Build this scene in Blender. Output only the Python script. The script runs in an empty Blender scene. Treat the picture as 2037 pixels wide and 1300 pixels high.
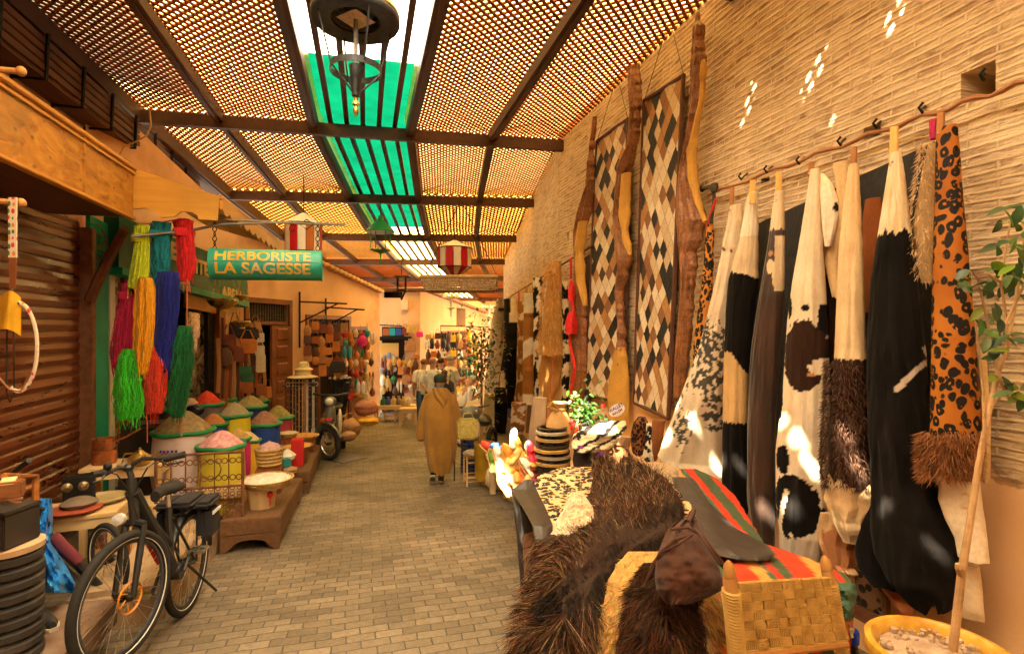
import bpy, bmesh, math, random
import numpy as np
from mathutils import Vector, Matrix, noise as mnoise
R = math.radians
random.seed(7)
rng = np.random.default_rng(7)
scene = bpy.context.scene
COL = scene.collection
F = 1065.0                       # focal length in photograph pixels (2037 wide)
YAW = 15.3
SY, CY = math.sin(R(YAW)), math.cos(R(YAW))
CAM = Vector((0, 0, 1.85))
cd = bpy.data.cameras.new('camera'); cam = bpy.data.objects.new('camera', cd); COL.objects.link(cam)
cd.sensor_width = 36; cd.lens = F / 2037 * 36; cd.clip_end = 500; cd.clip_start = .05
cam.location = CAM; cam.rotation_euler = (R(90), 0, -R(YAW))
scene.camera = cam
SUN = Vector((-.52, -.32, .79)).normalized()      # towards the sun
w = bpy.data.worlds.new('World'); scene.world = w; w.use_nodes = True
nt = w.node_tree
sky = nt.nodes.new('ShaderNodeTexSky'); sky.sky_type = 'NISHITA'; sky.sun_disc = False
sky.sun_elevation = math.asin(SUN.z); sky.sun_rotation = math.atan2(SUN.x, SUN.y)
nt.links.new(sky.outputs[0], nt.nodes['Background'].inputs[0])
nt.nodes['Background'].inputs[1].default_value = .12
sl = bpy.data.lights.new('sun', 'SUN'); sl.energy = 5; sl.angle = R(.6); sl.color = (1, .86, .62)
so = bpy.data.objects.new('sun', sl); COL.objects.link(so)
so.rotation_euler = (-SUN).to_track_quat('-Z', 'Y').to_euler()
vs = scene.view_settings
vs.view_transform = 'Standard'; vs.look = 'None'; vs.gamma = 1; vs.exposure = 3.9
cy = scene.cycles
cy.max_bounces = 7; cy.diffuse_bounces = 5; cy.glossy_bounces = 3; cy.transmission_bounces = 4; cy.transparent_max_bounces = 6
cy.sample_clamp_indirect = 6; cy.caustics_reflective = False; cy.caustics_refractive = False
cy.use_denoising = True
try: cy.denoiser = 'OPENIMAGEDENOISE'
except Exception: pass
def ray(px, py):
    a = (px - 1018.5) / F
    return Vector((SY + a * CY, CY - a * SY, (650 - py) / F))
def at(px, py, Z): return CAM + ray(px, py) * Z
def atX(px, py, X): r = ray(px, py); return CAM + r * (X / r.x)
def atY(px, py, Y): r = ray(px, py); return CAM + r * (Y / r.y)
def gz(y): return 0. if y < 2 else (-.072 * (y - 2) if y < 8 else -.432 - .02 * (y - 8))
def gnd(px, py, dz=0):
    r = ray(px, py); t = 3.
    for _ in range(60): t = (gz(r.y * t) + dz - CAM.z) / r.z
    return CAM + r * t
WALL = [(2.8, -6.), (2.8, 7.6), (3.9, 15.2)]
LEFT = [(-2.9, -6.), (-2.9, 6.75), (-2.09, 9.9), (.37, 14.9)]
def onpoly(poly, px, py, off, side):
    r = ray(px, py); best = None
    for (ax, ay), (bx, by) in zip(poly, poly[1:]):
        tx, ty = bx - ax, by - ay; L = math.hypot(tx, ty); tx /= L; ty /= L
        nx, ny = (-ty * side, tx * side)
        qx, qy = ax + nx * off, ay + ny * off
        den = r.x * nx + r.y * ny
        if abs(den) < 1e-6: continue
        t = (qx * nx + qy * ny) / den
        s = (r.x * t - ax) * tx + (r.y * t - ay) * ty
        if t > .2 and -.01 - abs(off)*.3 <= s <= L + .01 + abs(off)*.3:
            if best is None or t < best[0]: best = (t, Vector((nx, ny, 0)), Vector((tx, ty, 0)))
    if best is None: best = (12., Vector((-1, 0, 0)), Vector((0, 1, 0)))
    return CAM + r * best[0], best[1], best[2], best[0]
def onwall(px, py, off=0.): return onpoly(WALL, px, py, off, 1)
def onleft(px, py, off=0.): return onpoly(LEFT, px, py, off, -1)
def tag(o, label=None, cat=None, group=None, kind=None):
    if label: o['label'] = label
    if cat: o['category'] = cat
    if group: o['group'] = group
    if kind: o['kind'] = kind
    return o
def thing(name, label, cat, loc=(0, 0, 0), rz=0, group=None, s=1.):
    o = bpy.data.objects.new(name, None); COL.objects.link(o); o.empty_display_size = .1
    o.location = loc; o.rotation_euler = (0, 0, rz); o.scale = (s, s, s)
    return tag(o, label, cat, group)
def copy_tree(o, parent=None, label=None, loc=None, rz=None, s=None):
    c = o.copy(); COL.objects.link(c); c.parent = parent
    if label: c['label'] = label
    if loc is not None: c.location = loc
    if rz is not None: c.rotation_euler = (0, 0, rz)
    if s is not None: c.scale = (s, s, s)
    for ch in [x for x in bpy.data.objects if x.parent == o]: copy_tree(ch, c)
    return c
def nz(p, f=1., seed=0.):
    return mnoise.noise(Vector((p[0] * f + seed, p[1] * f + seed * 1.7, p[2] * f - seed)))
class MB:
    def __init__(s): s.v = []; s.f = []; s.uv = {}; s.c = {}; s.mi = []; s.cur = 0
    def add(s, vs, fs, cols=None, uvs=None):
        b = len(s.v); s.v.extend(Vector(p) for p in vs)
        for f in fs: s.f.append(tuple(b + i for i in f)); s.mi.append(s.cur)
        if cols is not None:
            for i, c in enumerate(cols): s.c[b + i] = c
        if uvs is not None:
            for i, c in enumerate(uvs): s.uv[b + i] = c
        return s
    def box(s, c, d, m=None, bev=0., taper=1., col=None):
        x, y, z = d[0] / 2, d[1] / 2, d[2] / 2
        if bev > 0:
            bm = bmesh.new(); bmesh.ops.create_cube(bm, size=1)
            for v in bm.verts:
                k = taper if v.co.z > 0 else 1
                v.co = Vector((v.co.x * d[0] * k, v.co.y * d[1] * k, v.co.z * d[2]))
            bmesh.ops.bevel(bm, geom=bm.edges[:], offset=min(bev, .45 * min(d)), segments=2, affect='EDGES')
            bm.verts.index_update(); vs = [v.co.copy() for v in bm.verts]; fs = [[v.index for v in f.verts] for f in bm.faces]; bm.free()
        else:
            k = taper
            vs = [Vector(p) for p in ((-x, -y, -z), (x, -y, -z), (x, y, -z), (-x, y, -z), (-x * k, -y * k, z), (x * k, -y * k, z), (x * k, y * k, z), (-x * k, y * k, z))]
            fs = [(0, 3, 2, 1), (4, 5, 6, 7), (0, 1, 5, 4), (1, 2, 6, 5), (2, 3, 7, 6), (3, 0, 4, 7)]
        c = Vector(c)
        return s.add([(m @ p if m else p) + c for p in vs], fs, [col] * len(vs) if col else None)
    def tube(s, pts, r, n=8, cap=True, flat=1., col=None, closed=False):
        pts = [Vector(p) for p in pts]; N = len(pts)
        rs = r if hasattr(r, '__len__') else [r] * N
        vs = []; fs = []
        t0 = (pts[1] - pts[0]).normalized()
        a = Vector((0, 0, 1)) if abs(t0.z) < .9 else Vector((1, 0, 0))
        nrm = (a - t0 * a.dot(t0)).normalized()
        for i, p in enumerate(pts):
            t = (pts[(i + 1) % N if closed else min(i + 1, N - 1)] - pts[(i - 1) % N if closed else max(i - 1, 0)])
            t = t.normalized() if t.length > 1e-9 else t0
            nrm = (nrm - t * nrm.dot(t)); nrm = nrm.normalized() if nrm.length > 1e-6 else t.orthogonal().normalized()
            bi = t.cross(nrm)
            for k in range(n):
                q = 2 * math.pi * k / n
                vs.append(p + nrm * (math.cos(q) * rs[i]) + bi * (math.sin(q) * rs[i] * flat))
        for i in range(N if closed else N - 1):
            j = (i + 1) % N
            for k in range(n):
                fs.append((i * n + k, i * n + (k + 1) % n, j * n + (k + 1) % n, j * n + k))
        if cap and not closed: fs.append(tuple(range(n - 1, -1, -1))); fs.append(tuple((N - 1) * n + k for k in range(n)))
        return s.add(vs, fs, [col] * len(vs) if col else None)
    def lathe(s, prof, n=24, c=(0, 0, 0), m=None, sx=1., sy=1., wob=0., seed=0, col=None, cap=True):
        c = Vector(c); vs = []; fs = []; N = len(prof); cap = cap and prof[0] != prof[-1]
        for i, (r, z) in enumerate(prof):
            for k in range(n):
                q = 2 * math.pi * k / n
                rr = r * (1 + (wob * nz((math.cos(q) * 1.3, math.sin(q) * 1.3, z * 2), 1.5, seed) if wob else 0))
                p = Vector((math.cos(q) * rr * sx, math.sin(q) * rr * sy, z)); vs.append((m @ p if m else p) + c)
        for i in range(N - 1):
            for k in range(n): fs.append((i * n + k, i * n + (k + 1) % n, (i + 1) * n + (k + 1) % n, (i + 1) * n + k))
        if cap and prof[0][0] > 1e-6: fs.append(tuple(range(n - 1, -1, -1)))
        if cap and prof[-1][0] > 1e-6: fs.append(tuple((N - 1) * n + k for k in range(n)))
        return s.add(vs, fs, [col] * len(vs) if col else None)
    def ball(s, c, d, m=None, n=16, wob=0., seed=0, col=None, f=2.):
        c = Vector(c); vs = []; fs = []; h = n // 2
        for i in range(h + 1):
            t = math.pi * i / h
            for k in range(n):
                q = 2 * math.pi * k / n
                u = Vector((math.sin(t) * math.cos(q), math.sin(t) * math.sin(q), math.cos(t)))
                if wob: u = u * (1 + wob * nz(u, f, seed))
                p = Vector((u.x * d[0] / 2, u.y * d[1] / 2, u.z * d[2] / 2)); vs.append((m @ p if m else p) + c)
        for i in range(h):
            for k in range(n): fs.append((i * n + k, (i + 1) * n + k, (i + 1) * n + (k + 1) % n, i * n + (k + 1) % n))
        return s.add(vs, fs, [col] * len(vs) if col else None)
    def grid(s, fn, nu, nv, cfn=None, closed=False):
        vs = []; uv = []; cs = []
        for j in range(nv + 1):
            for i in range(nu + (0 if closed else 1)):
                u, v = i / nu, j / nv
                vs.append(fn(u, v)); uv.append((u, v))
                if cfn: cs.append(cfn(u, v))
        W = nu if closed else nu + 1; fs = []
        for j in range(nv):
            for i in range(nu): fs.append((j * W + i, j * W + (i + 1) % W, (j + 1) * W + (i + 1) % W, (j + 1) * W + i))
        return s.add(vs, fs, cs if cfn else None, uv)
    def prism(s, poly, d, axis=None, col=None):
        """closed outline (list of points in 3-D) pushed along the vector d"""
        n = len(poly); d = Vector(d); a = [Vector(p) for p in poly]
        vs = a + [p + d for p in a]
        fs = [tuple(range(n - 1, -1, -1)), tuple(range(n, 2 * n))] + [(i, (i + 1) % n, n + (i + 1) % n, n + i) for i in range(n)]
        return s.add(vs, fs, [col] * len(vs) if col else None)
    def strands(s, roots, dirs, L, wd, seg=2, droop=.3, curl=.25, cols=None):
        """thin tapering hairs as crossed-free ribbons"""
        for i in range(len(roots)):
            p = Vector(roots[i]); d = Vector(dirs[i]).normalized(); l = L[i] if hasattr(L, '__len__') else L
            side = d.cross(Vector((random.gauss(0, 1), random.gauss(0, 1), random.gauss(0, 1))))
            side = side.normalized() if side.length > 1e-6 else Vector((1, 0, 0))
            bend = Vector((random.gauss(0, curl), random.gauss(0, curl), random.gauss(0, curl) - droop))
            vs = [p - side * wd / 2, p + side * wd / 2]; q = p
            for k in range(1, seg + 1):
                d = (d + bend / seg).normalized(); q = q + d * (l / seg)
                if k < seg: ww = wd * (1 - k / seg * .6); vs += [q - side * ww / 2, q + side * ww / 2]
                else: vs.append(q)
            fs = [(2 * k, 2 * k + 1, 2 * k + 3, 2 * k + 2) for k in range(seg - 1)] + [(2 * seg - 2, 2 * seg - 1, 2 * seg)]
            s.add(vs, fs, [cols[i]] * len(vs) if cols is not None else None)
        return s
    def build(s, name, mats, parent=None, smooth=True, world=True):
        """one mesh object; world=True: the points are world points and are moved into the parent's frame"""
        if parent is not None and world:
            inv = (Matrix.Translation(parent.location) @ parent.rotation_euler.to_matrix().to_4x4() @ Matrix.Diagonal((*parent.scale, 1))).inverted()
            if parent.parent is not None:
                pp = parent.parent
                inv = inv @ (Matrix.Translation(pp.location) @ pp.rotation_euler.to_matrix().to_4x4() @ Matrix.Diagonal((*pp.scale, 1))).inverted()
            vs = [inv @ p for p in s.v]
        else: vs = s.v
        me = bpy.data.meshes.new(name)
        me.from_pydata([tuple(p) for p in vs], [], s.f)
        if s.uv:
            l = me.uv_layers.new(name='UVMap')
            li = np.empty(len(me.loops), dtype=np.int32); me.loops.foreach_get('vertex_index', li)
            a = np.zeros((len(vs), 2), dtype=np.float32)
            for i, c in s.uv.items(): a[i] = c
            l.data.foreach_set('uv', a[li].ravel())
        if s.c:
            at_ = me.color_attributes.new('col', 'FLOAT_COLOR', 'POINT')
            a = np.ones((len(vs), 4), dtype=np.float32)
            for i, c in s.c.items(): a[i, :3] = c[:3]
            at_.data.foreach_set('color', a.ravel())
        if not isinstance(mats, (list, tuple)): mats = [mats]
        for m in mats: me.materials.append(m)
        if len(mats) > 1: me.polygons.foreach_set('material_index', s.mi)
        if smooth:
            me.polygons.foreach_set('use_smooth', [True] * len(me.polygons))
            try: me.set_sharp_from_angle(angle=R(38))
            except Exception: pass
        me.update()
        o = bpy.data.objects.new(name, me); COL.objects.link(o); o.parent = parent
        return o
    def solo(s, name, mats, label, cat, group=None, smooth=True):
        """a thing that is one mesh, its origin at the middle of its base"""
        lo = Vector((min(p.x for p in s.v), min(p.y for p in s.v), min(p.z for p in s.v))); hi = Vector((max(p.x for p in s.v), max(p.y for p in s.v), lo.z))
        c = (lo + hi) / 2; s.v = [p - c for p in s.v]
        o = s.build(name, mats, None, smooth); o.location = c
        return tag(o, label, cat, group)
def RZ(a): return Matrix.Rotation(a, 3, 'Z')
def RX(a): return Matrix.Rotation(a, 3, 'X')
def RYm(a): return Matrix.Rotation(a, 3, 'Y')
def lerp(a, b, t): return a + (b - a) * t
def pl(rows, y):
    """piecewise linear rows [(y, a, b, ...)]"""
    if y <= rows[0][0]: return rows[0][1:]
    for r0, r1 in zip(rows, rows[1:]):
        if y <= r1[0]:
            t = (y - r0[0]) / max(1e-9, r1[0] - r0[0]); return tuple(lerp(a, b, t) for a, b in zip(r0[1:], r1[1:]))
    return rows[-1][1:]
MATS = {}
def lin(r, g, b):
    f = lambda c: (c / 255 / 12.92) if c <= 10 else ((c / 255 + .055) / 1.055) ** 2.4
    return (f(r), f(g), f(b))
class N:
    """short hand for a node tree"""
    def __init__(s, name):
        s.m = bpy.data.materials.new(name); s.m.use_nodes = True; s.t = s.m.node_tree; s.n = s.t.nodes; s.l = s.t.links
        s.b = s.n['Principled BSDF']; s.out = s.n['Material Output']
    def new(s, t, **k):
        x = s.n.new(t)
        for a, b in k.items():
            if hasattr(x, a) and a not in ('Scale',): setattr(x, a, b)
            elif a in x.inputs: x.inputs[a].default_value = b
        return x
    def link(s, a, b): s.l.new(a, b)
    def coord(s, kind='Object', scale=(1, 1, 1), rot=(0, 0, 0), loc=(0, 0, 0)):
        tc = s.new('ShaderNodeTexCoord'); mp = s.new('ShaderNodeMapping')
        mp.inputs['Scale'].default_value = scale; mp.inputs['Rotation'].default_value = rot; mp.inputs['Location'].default_value = loc
        s.link(tc.outputs[kind], mp.inputs[0]); return mp.outputs[0]
    def noise(s, co, sc=5., det=4., rough=.55, dist=0.):
        x = s.new('ShaderNodeTexNoise'); x.inputs['Scale'].default_value = sc; x.inputs['Detail'].default_value = det
        x.inputs['Roughness'].default_value = rough; x.inputs['Distortion'].default_value = dist
        if co is not None: s.link(co, x.inputs['Vector'])
        return x.outputs['Fac']
    def ramp(s, fac, stops, mode='LINEAR'):
        x = s.new('ShaderNodeValToRGB'); r = x.color_ramp; r.interpolation = mode
        while len(r.elements) > 1: r.elements.remove(r.elements[-1])
        r.elements[0].position = stops[0][0]; r.elements[0].color = (*stops[0][1], 1) if hasattr(stops[0][1], '__len__') else (stops[0][1],) * 3 + (1,)
        for p, c in stops[1:]:
            e = r.elements.new(p); e.color = (*c, 1) if hasattr(c, '__len__') else (c, c, c, 1)
        s.link(fac, x.inputs[0]); return x.outputs[0]
    def mix(s, fac, a, b, mode='MIX'):
        x = s.new('ShaderNodeMix'); x.data_type = 'RGBA'; x.blend_type = mode
        for v, i in ((fac, 0), (a, 6), (b, 7)):
            if hasattr(v, 'is_linked'): s.link(v, x.inputs[i])
            elif i == 0: x.inputs[0].default_value = v
            else: x.inputs[i].default_value = (*v, 1)
        return x.outputs[2]
    def math(s, op, a, b=0.):
        x = s.new('ShaderNodeMath'); x.operation = op
        for i, v in enumerate((a, b)):
            if hasattr(v, 'is_linked'): s.link(v, x.inputs[i])
            else: x.inputs[i].default_value = v
        return x.outputs[0]
    def bump(s, h, st=.3, d=.01):
        x = s.new('ShaderNodeBump'); x.inputs['Strength'].default_value = st; x.inputs['Distance'].default_value = d
        s.link(h, x.inputs['Height']); s.link(x.outputs[0], s.b.inputs['Normal'])
def M(name, col, rough=.75, var=.3, sc=6., bump=.3, bsc=60., bd=.004, metal=0., col2=None, stretch=(1, 1, 1), attr=False, spec=.35, sheen=0., dirt=None, coord='Object'):
    if name in MATS: return MATS[name]
    k = N(name); co = k.coord(coord, stretch)
    n = k.noise(co, sc, 5)
    lo = tuple(c * (1 - var) for c in col); hi = tuple(min(1, c * (1 + var)) for c in col)
    if attr:
        a = k.new('ShaderNodeAttribute', attribute_name='col')
        c = k.mix(1., a.outputs[0], k.ramp(n, [(.25, 1 - var), (.75, 1 + var)]), 'MULTIPLY')
    else:
        c = k.ramp(n, [(.25, lo), (.75, col2 or hi)])
        if col2: c = k.ramp(n, [(.3, col), (.7, col2)])
    if dirt:
        c = k.mix(k.ramp(k.noise(co, sc * .35, 6, .65), [(.52, 0.), (.66, 1.)]), c, dirt)
    k.link(c, k.b.inputs['Base Color'])
    k.b.inputs['Roughness'].default_value = rough; k.b.inputs['Metallic'].default_value = metal
    k.b.inputs['Specular IOR Level'].default_value = spec
    if sheen: k.b.inputs['Sheen Weight'].default_value = sheen
    if rough < .6:
        k.link(k.ramp(k.noise(co, sc * 2.3, 4), [(.3, max(.05, rough - .12)), (.7, min(1, rough + .15))]), k.b.inputs['Roughness'])
    if bump: k.bump(k.noise(co, bsc, 4, .6), bump, bd)
    MATS[name] = k.m; return k.m
def wood(name, col, col2, rough=.6, axis=2, sc=1.):
    st = [26 * sc] * 3; st[axis] = 2.2 * sc
    if name in MATS: return MATS[name]
    k = N(name); co = k.coord('Object', st)
    n = k.noise(co, 1., 5, .6, .6); n2 = k.noise(k.coord('Object'), 2.3 * sc, 3)
    c = k.mix(k.ramp(n2, [(.35, 0.), (.7, .55)]), k.ramp(n, [(.28, col), (.72, col2)]), tuple(x * .55 for x in col))
    k.link(c, k.b.inputs['Base Color']); k.b.inputs['Roughness'].default_value = rough; k.b.inputs['Specular IOR Level'].default_value = .3
    k.bump(n, .35, .003); MATS[name] = k.m; return k.m
k = N('pavers'); co = k.coord('Object')
nd = k.new('ShaderNodeTexNoise'); nd.inputs['Scale'].default_value = 1.7; nd.inputs['Detail'].default_value = 3; k.link(co, nd.inputs['Vector'])
va = k.new('ShaderNodeVectorMath', operation='MULTIPLY_ADD'); k.link(nd.outputs['Color'], va.inputs[0]); va.inputs[1].default_value = (.075, .06, 0); k.link(co, va.inputs[2])
br = k.new('ShaderNodeTexBrick'); k.link(va.outputs[0], br.inputs['Vector'])
for a, b in (('Scale', 1.), ('Brick Width', .18), ('Row Height', .092), ('Mortar Size', .0055), ('Mortar Smooth', .4), ('Bias', 0.)): br.inputs[a].default_value = b
br.inputs['Color1'].default_value = (.245, .195, .135, 1); br.inputs['Color2'].default_value = (.14, .11, .076, 1); br.inputs['Mortar'].default_value = (.07, .06, .045, 1)
pat = k.ramp(k.noise(co, .55, 5, .6), [(.33, .62), (.66, 1.2)])
c = k.mix(1., br.outputs['Color'], pat, 'MULTIPLY')
c = k.mix(1., c, k.ramp(k.noise(co, 38, 4), [(.3, .78), (.7, 1.18)]), 'MULTIPLY'); c = k.mix(k.ramp(k.noise(co, 1.3, 6, .68, .6), [(.52, 0.), (.72, .5)]), c, (.075, .058, .04))
hole = k.ramp(k.noise(co, 9.5, 2, .5), [(.70, 0.), (.74, 1.)])
c = k.mix(k.math('MULTIPLY', hole, br.outputs['Fac']), c, (.035, .026, .018))
k.link(c, k.b.inputs['Base Color']); k.link(k.ramp(k.noise(co, 2.1, 4), [(.3, .5), (.7, .8)]), k.b.inputs['Roughness'])
h = k.math('ADD', k.math('MULTIPLY', br.outputs['Fac'], -1.), k.math('MULTIPLY', k.noise(co, 30, 4), .35))
k.bump(h, .6, .006); PAV = k.m
m = MB()
ys = [-60, -6, 2] + [2 + .5 * i for i in range(1, 13)] + [10, 13, 16, 20, 30, 80]
for y0, y1 in zip(ys, ys[1:]): m.add([(-40, y0, gz(y0)), (40, y0, gz(y0)), (40, y1, gz(y1)), (-40, y1, gz(y1))], [(0, 1, 2, 3)])
tag(m.build('street', PAV), kind='structure')
k = N('rough_brick'); tc = k.new('ShaderNodeTexCoord'); sp = k.new('ShaderNodeSeparateXYZ'); k.link(tc.outputs['Object'], sp.inputs[0])
cb = k.new('ShaderNodeCombineXYZ'); k.link(sp.outputs['Y'], cb.inputs[0]); k.link(sp.outputs['Z'], cb.inputs[1])
co = cb.outputs[0]
nd = k.new('ShaderNodeTexNoise'); nd.inputs['Scale'].default_value = 3.; nd.inputs['Detail'].default_value = 4; k.link(co, nd.inputs['Vector'])
va = k.new('ShaderNodeVectorMath', operation='MULTIPLY_ADD'); k.link(nd.outputs['Color'], va.inputs[0]); va.inputs[1].default_value = (.08, .05, 0); k.link(co, va.inputs[2])
br = k.new('ShaderNodeTexBrick'); k.link(va.outputs[0], br.inputs['Vector'])
for a, b in (('Scale', 1.), ('Brick Width', .26), ('Row Height', .044), ('Mortar Size', .012), ('Mortar Smooth', 1.), ('Bias', -.1)): br.inputs[a].default_value = b
br.inputs['Color1'].default_value = (.46, .31, .18, 1); br.inputs['Color2'].default_value = (.27, .13, .065, 1); br.inputs['Mortar'].default_value = (.74, .57, .37, 1)
stretch = k.new('ShaderNodeMapping'); stretch.inputs['Scale'].default_value = (3.6, 17, 1); k.link(co, stretch.inputs[0])
smear = k.noise(stretch.outputs[0], 1., 5, .65, .4)
sm2 = k.noise(co, 16, 4, .6)
mort = k.ramp(k.noise(co, 5, 5), [(.3, (.64, .47, .285)), (.7, (.80, .62, .40))])
c = k.mix(k.ramp(k.math('ADD', k.math('MULTIPLY', smear, .75), k.math('MULTIPLY', sm2, .25)), [(.39, .05), (.52, .95)]), br.outputs['Color'], mort)
pits = k.ramp(k.noise(stretch.outputs[0], 2.2, 4, .6, .3), [(.27, 1.), (.33, 0.)])
c = k.mix(k.math('MULTIPLY', pits, .75), c, (.10, .05, .028))
c = k.mix(1., c, k.ramp(k.noise(co, .8, 4), [(.3, .74), (.7, .98)]), 'MULTIPLY')
pn = k.noise(co, 1.2, 5)
plas = k.ramp(pn, [(.3, (.70, .42, .21)), (.7, (.80, .50, .26))])
mr = k.new('ShaderNodeMapRange'); k.link(k.math('ADD', sp.outputs['Z'], k.math('MULTIPLY', k.math('SUBTRACT', k.noise(co, 3.5, 5), .5), .6)), mr.inputs[0])
mr.inputs[1].default_value = 1.12; mr.inputs[2].default_value = 1.2
c = k.mix(mr.outputs[0], plas, c)
k.link(c, k.b.inputs['Base Color']); k.b.inputs['Roughness'].default_value = .9; k.b.inputs['Specular IOR Level'].default_value = .15
h = k.math('ADD', k.math('MULTIPLY', br.outputs['Fac'], .55), k.math('ADD', k.math('MULTIPLY', smear, 2.6), k.math('MULTIPLY', sm2, 1.2)))
h = k.math('SUBTRACT', h, k.math('MULTIPLY', pits, .8))
h = k.math('ADD', k.math('MULTIPLY', h, k.math('ADD', k.math('MULTIPLY', mr.outputs[0], .96), .04)), k.math('MULTIPLY', k.noise(co, 60, 3), .12))
k.bump(h, .9, .011); BRICK = k.m
HOLES = [(1945, 165, .15, .15), (1735, 262, .11, .07), (1522, 358, .09, .035), (1130, 470, .1, .12)]
hs = []
for px, py, a, b in HOLES:
    p = onwall(px, py)[0]; hs.append((p.y, p.z, a, b))
ycut = sorted({-6., 7.6} | {q for (y, z, a, b) in hs for q in (y - a / 2, y + a / 2) if y < 7.4})
zcut = sorted({-.8, 6.5} | {q for (y, z, a, b) in hs for q in (z - b / 2, z + b / 2) if y < 7.4})
m = MB()
for y0, y1 in zip(ycut, ycut[1:]):
    for z0, z1 in zip(zcut, zcut[1:]):
        yc, zc = (y0 + y1) / 2, (z0 + z1) / 2
        if any(abs(yc - y) < a / 2 and abs(zc - z) < b / 2 for y, z, a, b in hs): continue
        m.add([(2.8, y0, z0), (2.8, y1, z0), (2.8, y1, z1), (2.8, y0, z1)], [(0, 1, 2, 3)])
for y, z, a, b in hs:
    if y > 7.4: continue
    q = [(y - a / 2, z - b / 2), (y + a / 2, z - b / 2), (y + a / 2, z + b / 2), (y - a / 2, z + b / 2)]
    vs = [(2.8, *p) for p in q] + [(3.1, *p) for p in q]
    m.add(vs, [(0, 1, 5, 4), (1, 2, 6, 5), (2, 3, 7, 6), (3, 0, 4, 7), (4, 5, 6, 7)])
m.add([(3.3, -6, -.8), (3.3, 7.6, -.8), (3.3, 7.6, 6.5), (3.3, -6, 6.5)], [(0, 1, 2, 3)])
m.add([(2.8, 7.6, -.8), (3.9, 15.2, -1.2), (3.9, 15.2, 6.5), (2.8, 7.6, 6.5)], [(0, 1, 2, 3)])
m.add([(3.9, 15.2, -1.2), (4.6, 15.15, -1.2), (4.6, 15.15, 6.5), (3.9, 15.2, 6.5)], [(0, 1, 2, 3)])
bw = m.build('brick_wall', BRICK, smooth=False)
tag(bw, 'long tan brick wall smeared with mortar, hung with hides', 'wall')
PLASTER = M('ochre_plaster', (.78, .48, .27), .9, .14, 1.6, .5, 26, .006, spec=.15, dirt=(.60, .33, .17))
PLASTER2 = M('pale_plaster', (.68, .42, .22), .9, .16, 1.3, .5, 22, .006, spec=.15)
DARK = M('shop_dark', (.035, .018, .01), .9, .3, 4, 0)  # near-black backing stands in for the unlit shop interior
def vwall(m, a, b, z0, z1, t=.25):
    """upright slab from a to b in plan; t is its thickness to the left of a->b"""
    d = (Vector(b) - Vector(a)).normalized(); n = Vector((-d.y, d.x)) * t
    q = [Vector(a), Vector(b), Vector(b) + n, Vector(a) + n]
    m.prism([(p.x, p.y, z0) for p in q], (0, 0, z1 - z0))
m = MB(); vwall(m, (-2.96, -6), (-2.96, 6.95), -.6, 6.2, .3)
o = m.build('shop_house', M('left_plaster', (.5, .27, .13), .9, .2, 2, .4, 30, .006), smooth=False); tag(o, 'orange plastered house wall over the brown roller shutter', 'building')
m = MB(); vwall(m, (-4.5, -5.9), (3.2, -5.9), -.2, 6.5, -.3)  # unseen wall added across the lane to keep sky light out
o = m.build('sky_block_wall', PLASTER, smooth=False); tag(o, 'plain ochre wall added behind the viewer to block sky light', 'wall')
ST = [(-5.7, 0, 4.55, 0), (-2.6, 0, 4.55, 0), (.5, 0, 4.55, 0), (3.6, 0, 4.55, 0), (7.6, 0, 4.55, 4)]   # y, x, z, heading
ST = [(0., y, z, hd) for y, x, z, hd in ST] + [(.37, 10.27, 4.27, 9), (.84, 12.93, 4.0, 12), (1.49, 15.55, 3.75, 16), (2.33, 18.1, 3.5, 19), (3.25, 20.66, 3.3, 20), (4.2, 23.2, 3.1, 20), (5.15, 25.8, 3., 20), (6.1, 28.4, 2.9, 20)]
US = [-2.82, -1.84, -.67, .60, 1.75, 2.84]
def rmap(i, u, v, dz=0.):
    """u metres across, v 0..1 along section i"""
    x0, y0, z0, h0 = ST[i]; x1, y1, z1, h1 = ST[i + 1]
    def pt(x, y, z, h): a = R(h); return Vector((x + math.cos(a) * u, y - math.sin(a) * u, z))
    return pt(x0, y0, z0, h0).lerp(pt(x1, y1, z1, h1), v) + Vector((0, 0, dz))
def slen(i): return math.dist(ST[i][:3], ST[i + 1][:3])
LATH = wood('lath_wood', (.20, .042, .003), (.30, .075, .006), .7, 0, .6)
BEAM = wood('beam_wood', (.06, .022, .010), (.11, .042, .018), .55, 1, .7)
def sheet(name, col, tr, patchy=.3):
    k = N(name); co = k.coord('Object'); n = k.noise(co, 3.5, 5, .6)
    c = k.ramp(n, [(.3, tuple(x * (1 - patchy) for x in col)), (.7, col)])
    tb = k.new('ShaderNodeBsdfTranslucent'); k.link(c, tb.inputs[0])
    df = k.new('ShaderNodeBsdfDiffuse'); k.link(c, df.inputs[0])
    mx = k.new('ShaderNodeMixShader'); mx.inputs[0].default_value = tr; k.link(df.outputs[0], mx.inputs[1]); k.link(tb.outputs[0], mx.inputs[2])
    k.link(mx.outputs[0], k.out.inputs[0]); return k.m
CREAM = sheet('cream_canvas', (.96, .66, .24), .85)
YELLOW = sheet('yellow_canvas', (.92, .55, .09), .8)
GREEN = sheet('green_plastic', (.0008, .075, .032), .55, .35)
WHITE = sheet('white_plastic', (.95, .86, .70), .92, .04)
roof = thing('lattice_roof', 'brown diagonal lattice roof on dark beams spanning the whole lane', 'roof', (0, 3.6, 4.55))
PITCH, LW, LT = .067, .0405, .013
def clip(u0, v0, u1, v1, c, s):
    """line v = s*u + c inside the rectangle"""
    pts = []
    for u in (u0, u1):
        v = s * u + c
        if v0 <= v <= v1: pts.append((u, v))
    for v in (v0, v1):
        u = (v - c) / s
        if u0 < u < u1: pts.append((u, v))
    pts = sorted(set(pts))
    return (pts[0], pts[-1]) if len(pts) >= 2 else None
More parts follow.
